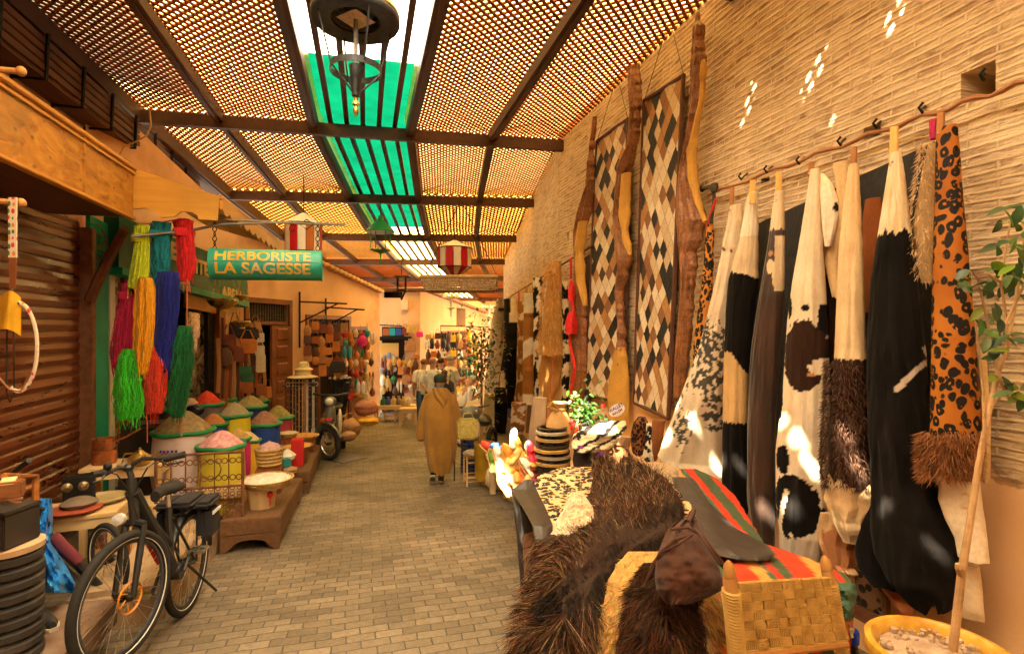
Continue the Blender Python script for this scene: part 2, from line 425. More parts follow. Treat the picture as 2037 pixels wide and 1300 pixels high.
PANELS = [(0, 1), (1, 2), (3, 4), (4, 5)]
for i in range(len(ST) - 1):
    L = slen(i)
    if i in (0,): step = PITCH * 2 ** .5
    sc_ = 1. if i < 5 else 1.5; step = PITCH * sc_ * 2 ** .5
    for a, b in PANELS:
        if i == 2 and a == 1: continue
        m = MB(); u0, u1 = US[a], US[b]
        for fam, s in enumerate((1., -1.)):
            c = -u1 - L if s > 0 else u0 - L
            cs = np.arange(-L - 4, L + 8, step)
            for c in cs:
                g = clip(u0, 0., u1, L, c, s)
                if not g: continue
                (ua, va_), (ub, vb) = g
                if abs(ub - ua) < .02: continue
                hw = LW * sc_ / 2 * .7071; z0 = .075 + fam * LT; z1 = z0 + LT - .001
                q = [(ua - hw, va_ + hw * s), (ua + hw, va_ - hw * s), (ub + hw, vb - hw * s), (ub - hw, vb + hw * s)]
                q = [(min(max(x, u0), u1), min(max(y, 0), L)) for x, y in q]
                vs = [rmap(i, x, y / L, z0) for x, y in q] + [rmap(i, x, y / L, z1) for x, y in q]
                m.add(vs, [(0, 1, 2, 3), (7, 6, 5, 4), (0, 4, 5, 1), (1, 5, 6, 2), (2, 6, 7, 3), (3, 7, 4, 0)])
        m.build('lattice_panel', LATH, roof, smooth=False)
    for u, wd, dp in ((US[0], .16, .18), (US[1], .11, .12), (US[2], .12, .14), (US[3], .12, .14), (US[4], .11, .12), (US[5], .06, .08)):
        m = MB(); q = []
        for v in (0., 1.):
            for x, z in ((u - wd / 2, .073 - dp), (u + wd / 2, .073 - dp), (u + wd / 2, .073), (u - wd / 2, .073)): q.append(rmap(i, x, v, z))
        m.add(q, [(3, 2, 1, 0), (4, 5, 6, 7), (0, 1, 5, 4), (1, 2, 6, 5), (2, 3, 7, 6), (3, 0, 4, 7)])
        q = []
        for v in (0., 1.):
            for x, z in ((u - wd / 6, .06 - dp), (u + wd / 6, .06 - dp), (u + wd / 6, .0729 - dp), (u - wd / 6, .0729 - dp)): q.append(rmap(i, x, v, z))
        m.add(q, [(3, 2, 1, 0), (4, 5, 6, 7), (0, 1, 5, 4), (1, 2, 6, 5), (2, 3, 7, 6), (3, 0, 4, 7)])
        m.build('long_beam', BEAM, roof, smooth=False)
    m = MB()
    for j in range(0 if i == 2 else 5):
        u = lerp(US[2], US[3], (j + 1) / 6.)
        q = []
        for v in (0., 1.):
            for x, z in ((u - .03, .045), (u + .03, .045), (u + .03, .09), (u - .03, .09)): q.append(rmap(i, x, v, z))
        m.add(q, [(3, 2, 1, 0), (4, 5, 6, 7), (0, 1, 5, 4), (1, 2, 6, 5), (2, 3, 7, 6), (3, 0, 4, 7)])
    if m.v: m.build('skylight_slat', BEAM, roof, smooth=False)
for i, (x, y, z, h) in enumerate(ST[1:-1], 1):
    m = MB(); q = []
    a = R(h); al = Vector((math.sin(a), math.cos(a), 0)) * .04
    for u in (US[0] - .05, US[5]):
        for sgn, dz in ((-1, -.09), (1, -.09), (1, .07), (-1, .07)):
            q.append(rmap(i, u, 0, dz - .03) + al * sgn)
    m.add(q, [(3, 2, 1, 0), (4, 5, 6, 7), (0, 1, 5, 4), (1, 2, 6, 5), (2, 3, 7, 6), (3, 0, 4, 7)])
    m.build('cross_beam', BEAM, roof, smooth=False)
GAPS = [lerp(US[2], US[3], (j + .5) / 6.) for j in range(6)]
def back(p, z=4.73): p = Vector(p); return p + SUN * ((z - p.z) / SUN.z)
holes = []
def sunhole(px, py, Z, rx, ry, snap=True):
    p = back(at(px, py, Z)); x, y = p.x, p.y
    if snap and US[2] < x < US[3]: x = min(GAPS, key=lambda g: abs(g - x))
    holes.append((x, y, rx, ry))
def wallhole(px, py, r):
    p = back(onwall(px, py, .30)[0]); x = p.x
    holes.append((x, p.y, r * .52, r * .8))
for px, py, r in ((1352, 826, .055), (1379, 846, .06), (1405, 872, .06), (1428, 905, .06), (1458, 890, .05), (1590, 895, .06), (1612, 925, .06), (1562, 868, .05), (1685, 893, .055), (1708, 938, .06),
                  (1580, 1035, .07), (1515, 1000, .07), (1855, 1085, .06), (1765, 1030, .04), (1335, 900, .10)): wallhole(px, py, r)
sunhole(1440, 1050, 2.9, .08, .10)
sunhole(1040, 900, 5.1, .22, .30, False); sunhole(1190, 890, 5.0, .2, .42, False); sunhole(1010, 985, 4.7, .12, .3, False)
for px, py in ((1790, 8), (1618, 152), (1492, 200), (1640, 285)):
    p = back(onwall(px, py)[0]); holes.append((p.x, p.y, .10, .06))
def cover(i, ua, ub, v0, v1, dz, mat, res=.03):
    m = MB(); L = slen(i) * (v1 - v0); near = ST[i][1] < 12
    rs = res if near else .3
    nu, nv = max(1, round((ub - ua) / rs)), max(1, round(L / rs))
    hs = [h for h in holes]
    keep = []
    vid = {}
    def V(a, b):
        if (a, b) not in vid:
            p = rmap(i, lerp(ua, ub, a / nu), lerp(v0, v1, b / nv), dz); p.z += .015 * nz(p, 1.3)
            vid[a, b] = len(m.v); m.v.append(p)
        return vid[a, b]
    B = 8
    for A in range(0, nu, B):
        for Bv in range(0, nv, B):
            a1, b1 = min(A + B, nu), min(Bv + B, nv)
            c0 = rmap(i, lerp(ua, ub, A / nu), lerp(v0, v1, Bv / nv)); c1 = rmap(i, lerp(ua, ub, a1 / nu), lerp(v0, v1, b1 / nv))
            hit = near and any(c0.x - rx - .1 < hx < c1.x + rx + .1 and min(c0.y, c1.y) - ry - .1 < hy < max(c0.y, c1.y) + ry + .1 for hx, hy, rx, ry in hs)
            if not hit: m.f.append((V(A, Bv), V(a1, Bv), V(a1, b1), V(A, b1))); m.mi.append(0); continue
            for a in range(A, a1):
                for b in range(Bv, b1):
                    q = rmap(i, lerp(ua, ub, (a + .5) / nu), lerp(v0, v1, (b + .5) / nv))
                    e = .25 * nz(q, 9.)
                    if any(((q.x - hx) / rx) ** 2 + ((q.y - hy) / ry) ** 2 < 1 + e for hx, hy, rx, ry in hs): continue
                    m.f.append((V(a, b), V(a + 1, b), V(a + 1, b + 1), V(a, b + 1))); m.mi.append(0)
    m.build('cover_sheet', mat, roof, smooth=False)
for i in range(len(ST) - 1):
    far = i >= 5
    cover(i, -9., US[0] - .04, 0, 1, .195, BEAM, .3); cover(i, US[0] - .06, US[2] + .08, 0, 1, .19, YELLOW if far else CREAM, .05)  # opaque strip out to the left is added against light leaks
    cover(i, US[3] - .08, 8. if i > 5 else 4.2, 0, 1, .19, YELLOW if far else CREAM, .05)  # far strips widened past the wall to keep stray sun out
    if i < 3: cover(i, US[2], US[3], 0, 1, .2, WHITE, .014 if i == 2 else .03)
    elif i == 3: cover(i, US[2], US[3], 0, .60, .2, WHITE); cover(i, US[2] - .05, US[3] + .05, .60, 1, .22, GREEN)
    elif i in (4, 5): cover(i, US[2] - .05, US[3] + .05, 0, 1, .22, GREEN)
    else: cover(i, US[2], US[3], 0, 1, .2, CREAM)
ORANGEWOOD = wood('orange_wood', (.52, .22, .04), (.70, .34, .07), .45, 1, .5)
DARKWOOD = wood('dark_wood', (.075, .028, .013), (.16, .062, .026), .5, 1, .8)
DOORWOOD = wood('door_wood', (.17, .05, .018), (.30, .095, .032), .45, 2, .8)
PALEWOOD = wood('pale_wood', (.60, .41, .19), (.74, .55, .29), .6, 0, .7)
PALEWOODZ = wood('pale_wood_upright', (.60, .41, .19), (.74, .55, .29), .6, 2, .7)
IRON = M('black_iron', (.022, .02, .018), .5, .3, 9, .2, metal=.5)
RUST = M('rusty_iron', (.20, .085, .04), .7, .35, 14, .3, metal=.3, dirt=(.10, .04, .02))
GREENPAINT = M('green_paint', (.008, .27, .15), .5, .2, 2.5, .15, 30, dirt=(.008, .21, .11))
DKGREEN = M('dark_green_paint', (.008, .10, .06), .5, .2, 3, .1)
BRASS = M('brass', (.55, .36, .10), .32, .3, 9, .15, metal=.9, dirt=(.22, .13, .05))
def holewall(m, a, b, za, zb, z0, holes, depth=.3, inner=None):
    """upright wall from a to b (plan), top height za..zb, with holes (s0, s1, z0, z1) lined to depth; the street is on its right-hand side"""
    A, B = Vector((*a, 0)), Vector((*b, 0)); L = (B - A).length; d = (B - A) / L; n = Vector((-d.y, d.x, 0))
    P = lambda s, z, q=0.: A + d * s + n * q + Vector((0, 0, z))
    sc = sorted({0., L} | {x for h in holes for x in h[:2]}); zc = sorted({z0} | {x for h in holes for x in h[2:]})
    for s0, s1 in zip(sc, sc[1:]):
        for i, za0 in enumerate(zc):
            mid = (s0 + s1) / 2
            if i + 1 < len(zc):
                z1 = zc[i + 1]
                if any(h[0] < mid < h[1] and h[2] < (za0 + z1) / 2 < h[3] for h in holes): continue
                m.add([P(s0, za0), P(s1, za0), P(s1, z1), P(s0, z1)], [(0, 1, 2, 3)])
            else: m.add([P(s0, za0), P(s1, za0), P(s1, lerp(za, zb, s1 / L)), P(s0, lerp(za, zb, s0 / L))], [(0, 1, 2, 3)])
    for s0, s1, a0, a1 in holes:
        q = [(s0, a0), (s1, a0), (s1, a1), (s0, a1)]
        m.add([P(*x) for x in q] + [P(*x, depth) for x in q], [(0, 1, 5, 4), (1, 2, 6, 5), (2, 3, 7, 6), (3, 0, 4, 7)])
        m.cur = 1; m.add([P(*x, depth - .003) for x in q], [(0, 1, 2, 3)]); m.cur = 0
    m.add([P(0, za), P(L, zb), P(L, zb, .5), P(0, za, .5)], [(0, 1, 2, 3)])
    return P
def span(a, b, px0, px1, py0, py1):
    """pixel rectangle -> (s0, s1, z0, z1) on the wall a-b"""
    A, B = Vector((*a, 0)), Vector((*b, 0)); d = (B - A).normalized(); n = Vector((-d.y, d.x, 0)); out = []
    for px, py in ((px0, py1), (px1, py0)):
        r = ray(px, py); t = (A - Vector((0, 0, 0))).dot(n) / (r.x * n.x + r.y * n.y); p = CAM + r * t
        out.append(((p - A).dot(d), p.z))
    return (out[0][0], out[1][0], out[0][1], out[1][1])
S2a, S2b, S3b = (-2.9, 6.75), (-2.09, 9.9), (.37, 14.9)
SHUT = M('shutter_paint', (.115, .034, .016), .32, .3, 2.2, .3, 18, .004, spec=.5, stretch=(1, .6, 2), dirt=(.20, .075, .03))
k = N('shutter_steel'); co = k.coord('Object', (1, .7, 4))
n1 = k.noise(co, 2.2, 6, .65); n2 = k.noise(k.coord('Object', (1, 1.2, 6)), 3.1, 6, .7)
sp = k.new('ShaderNodeSeparateXYZ'); tc = k.new('ShaderNodeTexCoord'); k.link(tc.outputs['Object'], sp.inputs[0])
c = k.ramp(n1, [(.3, (.085, .018, .008)), (.7, (.17, .042, .013))])
low = k.new('ShaderNodeMapRange'); k.link(sp.outputs['Z'], low.inputs[0]); low.inputs[1].default_value = 1.35; low.inputs[2].default_value = .2; low.inputs[3].default_value = 0.; low.inputs[4].default_value = .13
c = k.mix(k.ramp(k.math('ADD', n2, low.outputs[0]), [(.66, 0.), (.70, .8)]), c, (.33, .22, .14))
k.link(c, k.b.inputs['Base Color']); k.b.inputs['Specular IOR Level'].default_value = .6
k.link(k.ramp(n1, [(.3, .22), (.7, .42)]), k.b.inputs['Roughness']); k.bump(k.noise(co, 9, 4), .25, .004); SHUT = k.m
sh = thing('roller_shutter', 'brown ribbed roller shutter with peeling paint, closed beside the green doorway', 'shutter', (-2.9, 4.6, 0))
m = MB()
z = -.25
while z < 2.95:
    h = .115
    prof = [(-2.912, z), (-2.903, z + .006), (-2.893, z + .05), (-2.897, z + .095), (-2.905, z + .104), (-2.912, z + h)]
    for (x0, z0), (x1, z1) in zip(prof, prof[1:]):
        m.add([(x0, 1, z0), (x0, 6.62, z0), (x1, 6.62, z1), (x1, 1, z1)], [(0, 1, 2, 3)])
    z += h
m.build('ribbed_curtain', SHUT, sh, smooth=False)
MB().box((-2.86, 6.68, 1.3), (.14, .1, 3.2), bev=.01).build('guide_rail', RUST, sh)
cn = thing('shop_canopy', 'orange wooden box canopy with knotty front board above the roller shutter', 'canopy', (-2.5, 3.4, 2.9))
k = N('knotty_board'); co = k.coord('Object', (1, 1.2, 3.2)); n = k.noise(co, 3.2, 6, .62, 1.2)
c = k.ramp(n, [(.3, (.15, .045, .006)), (.42, (.34, .125, .012)), (.62, (.48, .21, .022)), (.8, (.54, .28, .05))])
vo = k.new('ShaderNodeTexVoronoi'); vo.inputs['Scale'].default_value = 4.5; k.link(k.coord('Object', (1, 1.3, 2.2)), vo.inputs['Vector'])
c = k.mix(k.math('MULTIPLY', k.ramp(vo.outputs['Distance'], [(.06, 1.), (.17, 0.)]), .7), c, (.075, .028, .01))
c = k.mix(k.ramp(k.noise(k.coord('Object'), 1.5, 5, .6), [(.56, 0.), (.7, .6)]), c, (.16, .10, .03))
k.link(c, k.b.inputs['Base Color']); k.b.inputs['Roughness'].default_value = .5; k.bump(n, .5, .006); KNOT = k.m
MB().box((-2.2, 3.15, 3.15), (.04, 5.7, .46), bev=.004).box((-2.185, 5.05, 3.15), (.03, .03, .46)).build('front_board', KNOT, cn)
MB().box((-2.19, 3.15, 3.395), (.075, 5.74, .04), bev=.006).box((-2.19, 3.15, 2.905), (.06, 5.74, .03), bev=.006).box((-2.175, 3.15, 3.34), (.03, 5.7, .02)).build('trim_strip', ORANGEWOOD, cn)
MB().box((-2.57, 3.15, 2.93), (.70, 5.7, .03)).build('soffit', DARKWOOD, cn)
MB().box((-2.57, 6.0, 3.15), (.74, .035, .47), bev=.004).build('end_board', KNOT, cn)
m = MB(); m.grid(lambda u, v: Vector((lerp(-2.93, -2.18, u), lerp(.3, 6.02, v), lerp(3.62, 3.43, u) + .012 * nz((u * 3, v * 20, 0), 1.))), 6, 60)
m.build('felt_cover', M('tar_felt', (.03, .026, .024), .8, .4, 6, .6, 30, .01), cn)
gb = thing('plank_gutter', 'long dark plank box running under the roof edge on iron brackets', 'gutter', (-2.8, 3, 4.05))
for i in range(4):
    MB().box((-2.70, 2.3, 4.10 + .078 * i), (.03, 15.6, .068), bev=.006).build('plank', DARKWOOD, gb)
MB().box((-2.83, 2.3, 4.04), (.24, 15.6, .03)).build('floor_board', DARKWOOD, gb)
for y in [3.7 + .62 * i for i in range(10)]:
    MB().tube([(-2.93, y, 3.86), (-2.93, y, 4.0), (-2.68, y, 4.0), (-2.665, y, 4.4)], .018, 5, flat=.6).build('bracket', IRON, gb)
H2 = [span(S2a, S2b, 232, 428, 560, 985)]
m = MB(); P2 = holewall(m, S2a, S2b, 4.5, 3.62, -.9, H2, .35)
hb = thing('herbalist_house', 'plastered house with the green herbalist shop front and dark doorway', 'building', (-2.6, 8.2, -.3))
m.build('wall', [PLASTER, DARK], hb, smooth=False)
def leftbox(m, px0, px1, zlo, zhi, off0, off1, y0ref=None):
    """box along the LEFT polyline between two pixel columns; zlo/zhi pairs of heights (start, end)"""
    a, n, t, _ = onleft(px0, 650, 0.); b, _, _, _ = onleft(px1, 650, 0.)
    q = []
    for p, i in ((a, 0), (b, 1)):
        for off, z in ((off0, zlo[i]), (off1, zlo[i]), (off1, zhi[i]), (off0, zhi[i])):
            q.append(Vector((p.x, p.y, z)) + n * off)
    m.add(q, [(3, 2, 1, 0), (4, 5, 6, 7), (0, 1, 5, 4), (1, 2, 6, 5), (2, 3, 7, 6), (3, 0, 4, 7)]); return m
leftbox(MB(), 170, 207, (-.8, -.8), (3.05, 3.0), .0, .05).build('green_pillar', GREENPAINT, hb, smooth=False)
leftbox(MB(), 212, 222, (-.8, -.8), (2.5, 2.5), .0, .04).build('white_tile_edge', M('white_tile', (.62, .57, .45), .4, .15, 9), hb, smooth=False)
k = N('mosaic'); vo = k.new('ShaderNodeTexBrick'); cbn = k.new('ShaderNodeCombineXYZ'); sp = k.new('ShaderNodeSeparateXYZ'); tc = k.new('ShaderNodeTexCoord')
k.link(tc.outputs['Object'], sp.inputs[0]); k.link(sp.outputs['Y'], cbn.inputs[0]); k.link(sp.outputs['Z'], cbn.inputs[1]); k.link(cbn.outputs[0], vo.inputs['Vector'])
for a, b in (('Scale', 1.), ('Brick Width', .09), ('Row Height', .045), ('Mortar Size', .003)): vo.inputs[a].default_value = b
vo.offset = 0.
wn = k.new('ShaderNodeTexWhiteNoise'); fl = k.new('ShaderNodeVectorMath', operation='SNAP'); k.link(cbn.outputs[0], fl.inputs[0]); fl.inputs[1].default_value = (.045, .045, 1); k.link(fl.outputs[0], wn.inputs['Vector'])
c = k.ramp(wn.outputs['Value'], [(0, (.10, .05, .03)), (.3, (.35, .2, .09)), (.5, (.45, .36, .24)), (.72, (.06, .06, .055)), (.88, (.4, .24, .08))], 'CONSTANT')
k.link(c, k.b.inputs['Base Color']); k.b.inputs['Roughness'].default_value = .35; MOSAIC = k.m
leftbox(MB(), 222, 234, (-.8, -.8), (2.5, 2.5), .0, .03).build('mosaic_strip', MOSAIC, hb, smooth=False)
m = MB(); leftbox(m, 206, 472, (2.52, 2.27), (3.1, 2.85), .0, .17); m.build('sign_fascia', DKGREEN, hb, smooth=False)
m = MB(); leftbox(m, 206, 472, (2.44, 2.18), (2.52, 2.27), .0, .21); m.build('fascia_lip', GREENPAINT, hb, smooth=False)
leftbox(MB(), 236, 255, (-.7, -.7), (2.44, 2.4), .0, .06).build('door_post', DOORWOOD, hb, smooth=False)
leftbox(MB(), 424, 436, (-.7, -.7), (2.2, 2.2), .0, .10).build('door_post', DOORWOOD, hb, smooth=False)
leftbox(MB(), 365, 424, (2.12, 2.06), (2.44, 2.2), .0, .05).build('door_lintel', ORANGEWOOD, hb, smooth=False)
k = N('shop_glass'); co = k.coord('Object', (1, 1, 1)); n = k.noise(co, 4.5, 5, .65, 1.)
k.link(k.ramp(n, [(.38, (.02, .015, .012)), (.55, (.16, .11, .06)), (.68, (.34, .26, .16)), (.75, (.05, .045, .06))]), k.b.inputs['Base Color']); k.b.inputs['Roughness'].default_value = .08; k.b.inputs['Specular IOR Level'].default_value = .8; SHOPGLASS = k.m  # mottled base colour paints reflections into the pane
leftbox(MB(), 372, 412, (-.6, -.6), (2.08, 2.04), -.06, -.04).build('glass_pane', SHOPGLASS, hb, smooth=False)
leftbox(MB(), 411, 423, (-.6, -.6), (2.08, 2.04), -.08, .02).build('door_stile', IRON, hb, smooth=False)
leftbox(MB(), 366, 372, (-.6, -.6), (2.08, 2.04), -.08, .02).build('door_stile', IRON, hb, smooth=False)
def textmesh(m, body, size, xdir, up, origin, ext=.006, sx=1., bold=.0, col=None):
    cu = bpy.data.curves.new('lettering', 'FONT'); cu.body = body; cu.size = size; cu.extrude = ext; cu.offset = bold; cu.resolution_u = 3
    ob = bpy.data.objects.new('lettering', cu); COL.objects.link(ob)
    dg = bpy.context.evaluated_depsgraph_get(); me = bpy.data.meshes.new_from_object(ob.evaluated_get(dg))
    xd, u = Vector(xdir).normalized(), Vector(up).normalized(); nn = xd.cross(u)
    m.add([Vector(origin) + xd * (v.co.x * sx) + u * v.co.y + nn * v.co.z for v in me.vertices], [tuple(p.vertices) for p in me.polygons], [col] * len(me.vertices) if col else None)
    bpy.data.objects.remove(ob); bpy.data.curves.remove(cu); bpy.data.meshes.remove(me); return m
GOLD = M('gold_letter', (.60, .42, .14), .5, .25, 10, .2)
for s, px, py, size in (('E', 338, 512, .30), ('ITE', 388, 541, .27), ('ABEN', 441, 591, .25)):
    p, n, t, _ = onleft(px, py, .176); sl = (t + Vector((0, 0, -.08))).normalized()
    textmesh(MB(), s, size, sl, (0, 0, 1), p, .008, .95, .012).build('sign_lettering', GOLD, hb, smooth=False)
a = onleft(178, 598, .1)[0]; b = onleft(215, 500, .3)[0]; c_ = onleft(250, 455, .55)[0]
m = MB(); pts = []
for i in range(14):
    t = i / 13; pts.append(a * (1 - t) ** 2 + (b + Vector((0, 0, -.05))) * 2 * t * (1 - t) + c_ * t ** 2)
m.tube(pts, [.055 - .012 * i / 13 for i in range(14)], 6, flat=.8)
m.build('curved_brace', wood('brace_wood', (.13, .04, .016), (.24, .085, .03), .5, 2), hb)
m = MB(); cc = onleft(197, 487, .1)
for sgn, cz in ((1, .07), (-1, -.11)):
    m.tube([cc[0] + cc[2] * (math.cos(q) * (.03 + .010 * q) * 1.2 - .02) + Vector((0, 0, sgn * math.sin(q) * (.03 + .010 * q) + cz)) for q in [i * .35 for i in range(22)]], .009, 5)
m.tube([cc[0] + cc[2] * (.16 * math.cos(q) - .05) + Vector((0, 0, .22 * math.sin(q))) for q in [-1.9 + i * .2 for i in range(20)]], .009, 5)
m.build('iron_scroll', RUST, hb)
aw = thing('wooden_awning', 'small sloping board awning with a scalloped edge above the herbalist sign', 'awning', (-1.9, 7.2, 2.9))
def awp(u, v, dz=0.):   # u across 0 (wall) .. 1 (eave), v along
    p0 = Vector((-2.42, 6.06, 3.44)).lerp(Vector((-1.45, 6.06, 3.15)), u); p1 = Vector((-2.2, 8.5, 3.30)).lerp(Vector((-1.13, 8.4, 2.98)), u)
    return p0.lerp(p1, v) + Vector((0, 0, dz))
for i in range(7):
    m = MB(); u0, u1 = i / 7, (i + 1) / 7 - .012
    m.add([awp(u0, 0), awp(u1, 0), awp(u1, 1), awp(u0, 1), awp(u0, 0, .025), awp(u1, 0, .025), awp(u1, 1, .025), awp(u0, 1, .025)], [(0, 3, 2, 1), (4, 5, 6, 7), (0, 1, 5, 4), (1, 2, 6, 5), (2, 3, 7, 6), (3, 0, 4, 7)])
    m.build('roof_board', ORANGEWOOD, aw, smooth=False)
f = [awp(0, 0, .03), awp(1.02, 0, .03)]
low = [(-1.45, 2.93), (-1.62, 2.93), (-1.63, 2.97), (-1.68, 3.0), (-1.78, 3.0), (-1.83, 2.95), (-1.95, 2.93), (-2.0, 2.98), (-2.08, 3.02), (-2.2, 3.0), (-2.3, 2.99), (-2.42, 3.02)]
m = MB(); pts = [Vector((f[0].x, 6.05, f[0].z)), Vector((f[1].x, 6.05, f[1].z))] + [Vector((x, 6.05, z)) for x, z in low]
m.prism(pts, (0, -.03, 0)); m.build('gable_board', wood('gable_wood', (.56, .27, .035), (.70, .38, .07), .5, 0, .5), aw, smooth=False)
m = MB()
d = (awp(1, 1) - awp(1, 0)); nn = 12
for i in range(nn):
    v0, v1 = i / nn, (i + 1) / nn; pts = [awp(1.015, v0), awp(1.015, v1)]
    for q in range(7): t = 1 - q / 6; pts.append(awp(1.015, lerp(v0, v1, t), -.09 - .05 * math.sin(math.pi * t)))
    m.prism(pts, (.025, 0, 0))
m.build('scalloped_edge', ORANGEWOOD, aw, smooth=False)
MB().tube([awp(1.02, -.01, .03), awp(1.02, 1.01, .03)], .028, 5, flat=.6).build('eave_strip', ORANGEWOOD, aw)
H3 = [span(S2b, S3b, 492, 573, 606, 872), span(S2b, S3b, 612, 692, 636, 866), span(S2b, S3b, 697, 724, 656, 846)]
lh = thing('bazaar_house', 'long orange plastered house with brown doors and hanging bags on the left', 'building', (-.8, 12.4, -.5))
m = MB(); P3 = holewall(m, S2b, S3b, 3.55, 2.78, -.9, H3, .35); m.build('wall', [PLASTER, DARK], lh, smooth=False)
def frame(parent, P, h, w=.09, proud=.04, mat=None, name='door_frame'):
    s0, s1, z0, z1 = h; m = MB()
    for (a0, a1, b0, b1) in ((s0 - w, s0, z0, z1 + w), (s1, s1 + w, z0, z1 + w), (s0 + .001, s1 - .001, z1, z1 + w - .002)):
        q = [P(a0, b0, .03), P(a1, b0, .03), P(a1, b1, .03), P(a0, b1, .03)]
        nrm = P(0, 0, -1) - P(0, 0, 0)
        m.prism(q, nrm * (.03 + proud))
    return m.build(name, mat or DOORWOOD, parent, smooth=False)
for h in H3: frame(lh, P3, h)
def transom(parent, P, h, frac=.16):
    s0, s1, z0, z1 = h; zt = z1 - (z1 - z0) * frac; m = MB()
    m.prism([P(s0, zt - .06, .0), P(s1, zt - .06, .0), P(s1, zt, .0), P(s0, zt, .0)], P(0, 0, .08) - P(0, 0, 0))
    ob = m.build('transom', DOORWOOD, parent, smooth=False)
    m = MB(); nx, nzz = max(3, int((s1 - s0) / .07)), max(3, int((z1 - zt) / .06))
    for i in range(nx + 1):
        s = lerp(s0, s1, i / nx); m.tube([P(s, zt, .04), P(s, z1, .04)], .006, 4)
        if i < nx:
            for j in range(nzz):
                c = P(lerp(s0, s1, (i + .5) / nx), lerp(zt, z1, (j + .5) / nzz), .04); u = P(1, 0) - P(0, 0)
                m.tube([c + u * (.026 * math.cos(q)) + Vector((0, 0, .026 * math.sin(q))) for q in [i2 * .785 for i2 in range(8)]], .005, 4, closed=True)
    m.build('transom_grille', IRON, ob); m = MB()
    m.add([P(s0, zt, .09), P(s1, zt, .09), P(s1, z1, .09), P(s0, z1, .09)], [(0, 1, 2, 3)]); m.build('transom_pane', M('dull_pane', (.25, .2, .14), .2, .4, 7), ob, smooth=False)
for h in H3: transom(lh, P3, h, .14 if h is H3[0] else .1)
s0, s1, z0, z1 = H3[0]; zt = z1 - (z1 - z0) * .14 - .08
leaf0, leaf1 = lerp(s0, s1, .5), s1 - .005
m = MB(); m.prism([P3(leaf0, z0 + .02, -.02), P3(leaf1, z0 + .02, -.02), P3(leaf1, zt, -.02), P3(leaf0, zt, -.02)], P3(0, 0, -.05) - P3(0, 0, 0))
dl = m.build('door_leaf', DOORWOOD, lh, smooth=False)
for i in range(6):
    a0 = lerp(z0, zt, (i + .14) / 6); a1 = lerp(z0, zt, (i + .86) / 6); l0, l1 = lerp(leaf0, leaf1, .2), lerp(leaf0, leaf1, .8)
    m = MB(); o = P3(0, 0, -.03) - P3(0, 0, 0)
    a = [P3(l0, a0, -.07), P3(l1, a0, -.07), P3(l1, a1, -.07), P3(l0, a1, -.07)]; c0 = sum(a, Vector()) / 4
    b = [c0 + (p - c0) * .78 + (P3(0, 0, -.025) - P3(0, 0, 0)) for p in a]
    m.add(a + b, [(0, 1, 5, 4), (1, 2, 6, 5), (2, 3, 7, 6), (3, 0, 4, 7), (4, 5, 6, 7)]); m.build('door_panel', DOORWOOD, dl, smooth=False)
h_ = P3(lerp(leaf0, leaf1, .75), lerp(z0, zt, .42), -.09)
MB().tube([h_, h_ + (P3(-.16, 0, 0) - P3(0, 0, 0))], .012, 6).box(h_ + Vector((0, 0, -.05)), (.03, .03, .12)).build('handle', IRON, dl)
m = MB(); A = Vector((*S2b, 3.55)); B = Vector((*S3b, 2.78)); d = (B - A).normalized(); n = Vector((d.y, -d.x, 0)).normalized()
for i in range(28):
    p = A.lerp(B, (i + .5) / 28) + n * .03
    m.box(p + Vector((0, 0, .02)), (.19, .22, .09), m=RZ(math.atan2(d.y, d.x)), bev=.02)
m.build('coping', PLASTER2, lh)
m = MB()
for pxa, pya, pxb, pyb, out in ((596, 600, 690, 604, 1.0), (648, 611, 725, 616, 1.0)):
    a, n, t, _ = onleft(pxa, pya, .03); b = at(pxb, pyb, onleft(pxa, pya, .03)[3] - .45); m.tube([a, b], .018, 5)
    a2 = Vector((a.x, a.y, a.z - .42)); m.tube([a2, a.lerp(b, .82)], .015, 5); m.tube([a2 + Vector((0, 0, -.5)), a + Vector((0, 0, .2))], .02, 5)
m.build('hanger_frame', IRON, lh)
FA = at(752, 650, 15.2); FB = at(836, 650, 15.5); FC = at(965, 650, 25.)
fa, fb, fc = (FA.x, FA.y), (FB.x, FB.y), (FC.x, FC.y)
H4 = [span(fa, fb, 764, 802, 578, 592), span(fa, fb, 760, 806, 650, 826)]
fh = thing('gable_house', 'narrow orange house at the bend with a dark slot window over its stall', 'building', (*((FA + FB) / 2).xy, -.55))
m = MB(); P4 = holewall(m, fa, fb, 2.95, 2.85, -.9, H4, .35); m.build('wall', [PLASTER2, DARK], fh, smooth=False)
m = MB(); m.tube([P4(-.2, 2.9, -.1), P4(1.6, 2.93, -.12)], .07, 6); m.build('eave_beam', DARKWOOD, fh)
q = span(fa, fb, 798, 811, 596, 616)
m = MB(); m.prism([P4(q[0], q[2], 0), P4(q[1], q[2], 0), P4(q[1], q[3], 0), P4(q[0], q[3], 0)], P4(0, 0, -.1) - P4(0, 0, 0)); m.build('meter_box', M('cream_plastic', (.62, .5, .33), .5, .1), fh, smooth=False)
H5 = [span(fb, fc, 878, 934, 660, 800), span(fb, fc, 908, 926, 614, 650)]
rh = thing('corner_house', 'orange house receding behind the white shirted visitors with a railed upper window', 'building', (*((FB + FC) / 2).xy, -.6))
m = MB(); P5 = holewall(m, fb, fc, 2.95, 2.5, -.9, H5, .35); m.build('wall', [PLASTER2, DARK], rh, smooth=False)
for h in H5[:1]: frame(rh, P5, h, .07)
m = MB()
L5 = math.dist(fb, fc)
for i in range(34):
    s = (i + .5) / 34 * L5; m.box(P5(s, lerp(2.97, 2.52, s / L5), -.04), (.28, .26, .1), bev=.02, m=RZ(math.atan2(fc[1] - fb[1], fc[0] - fb[0])))
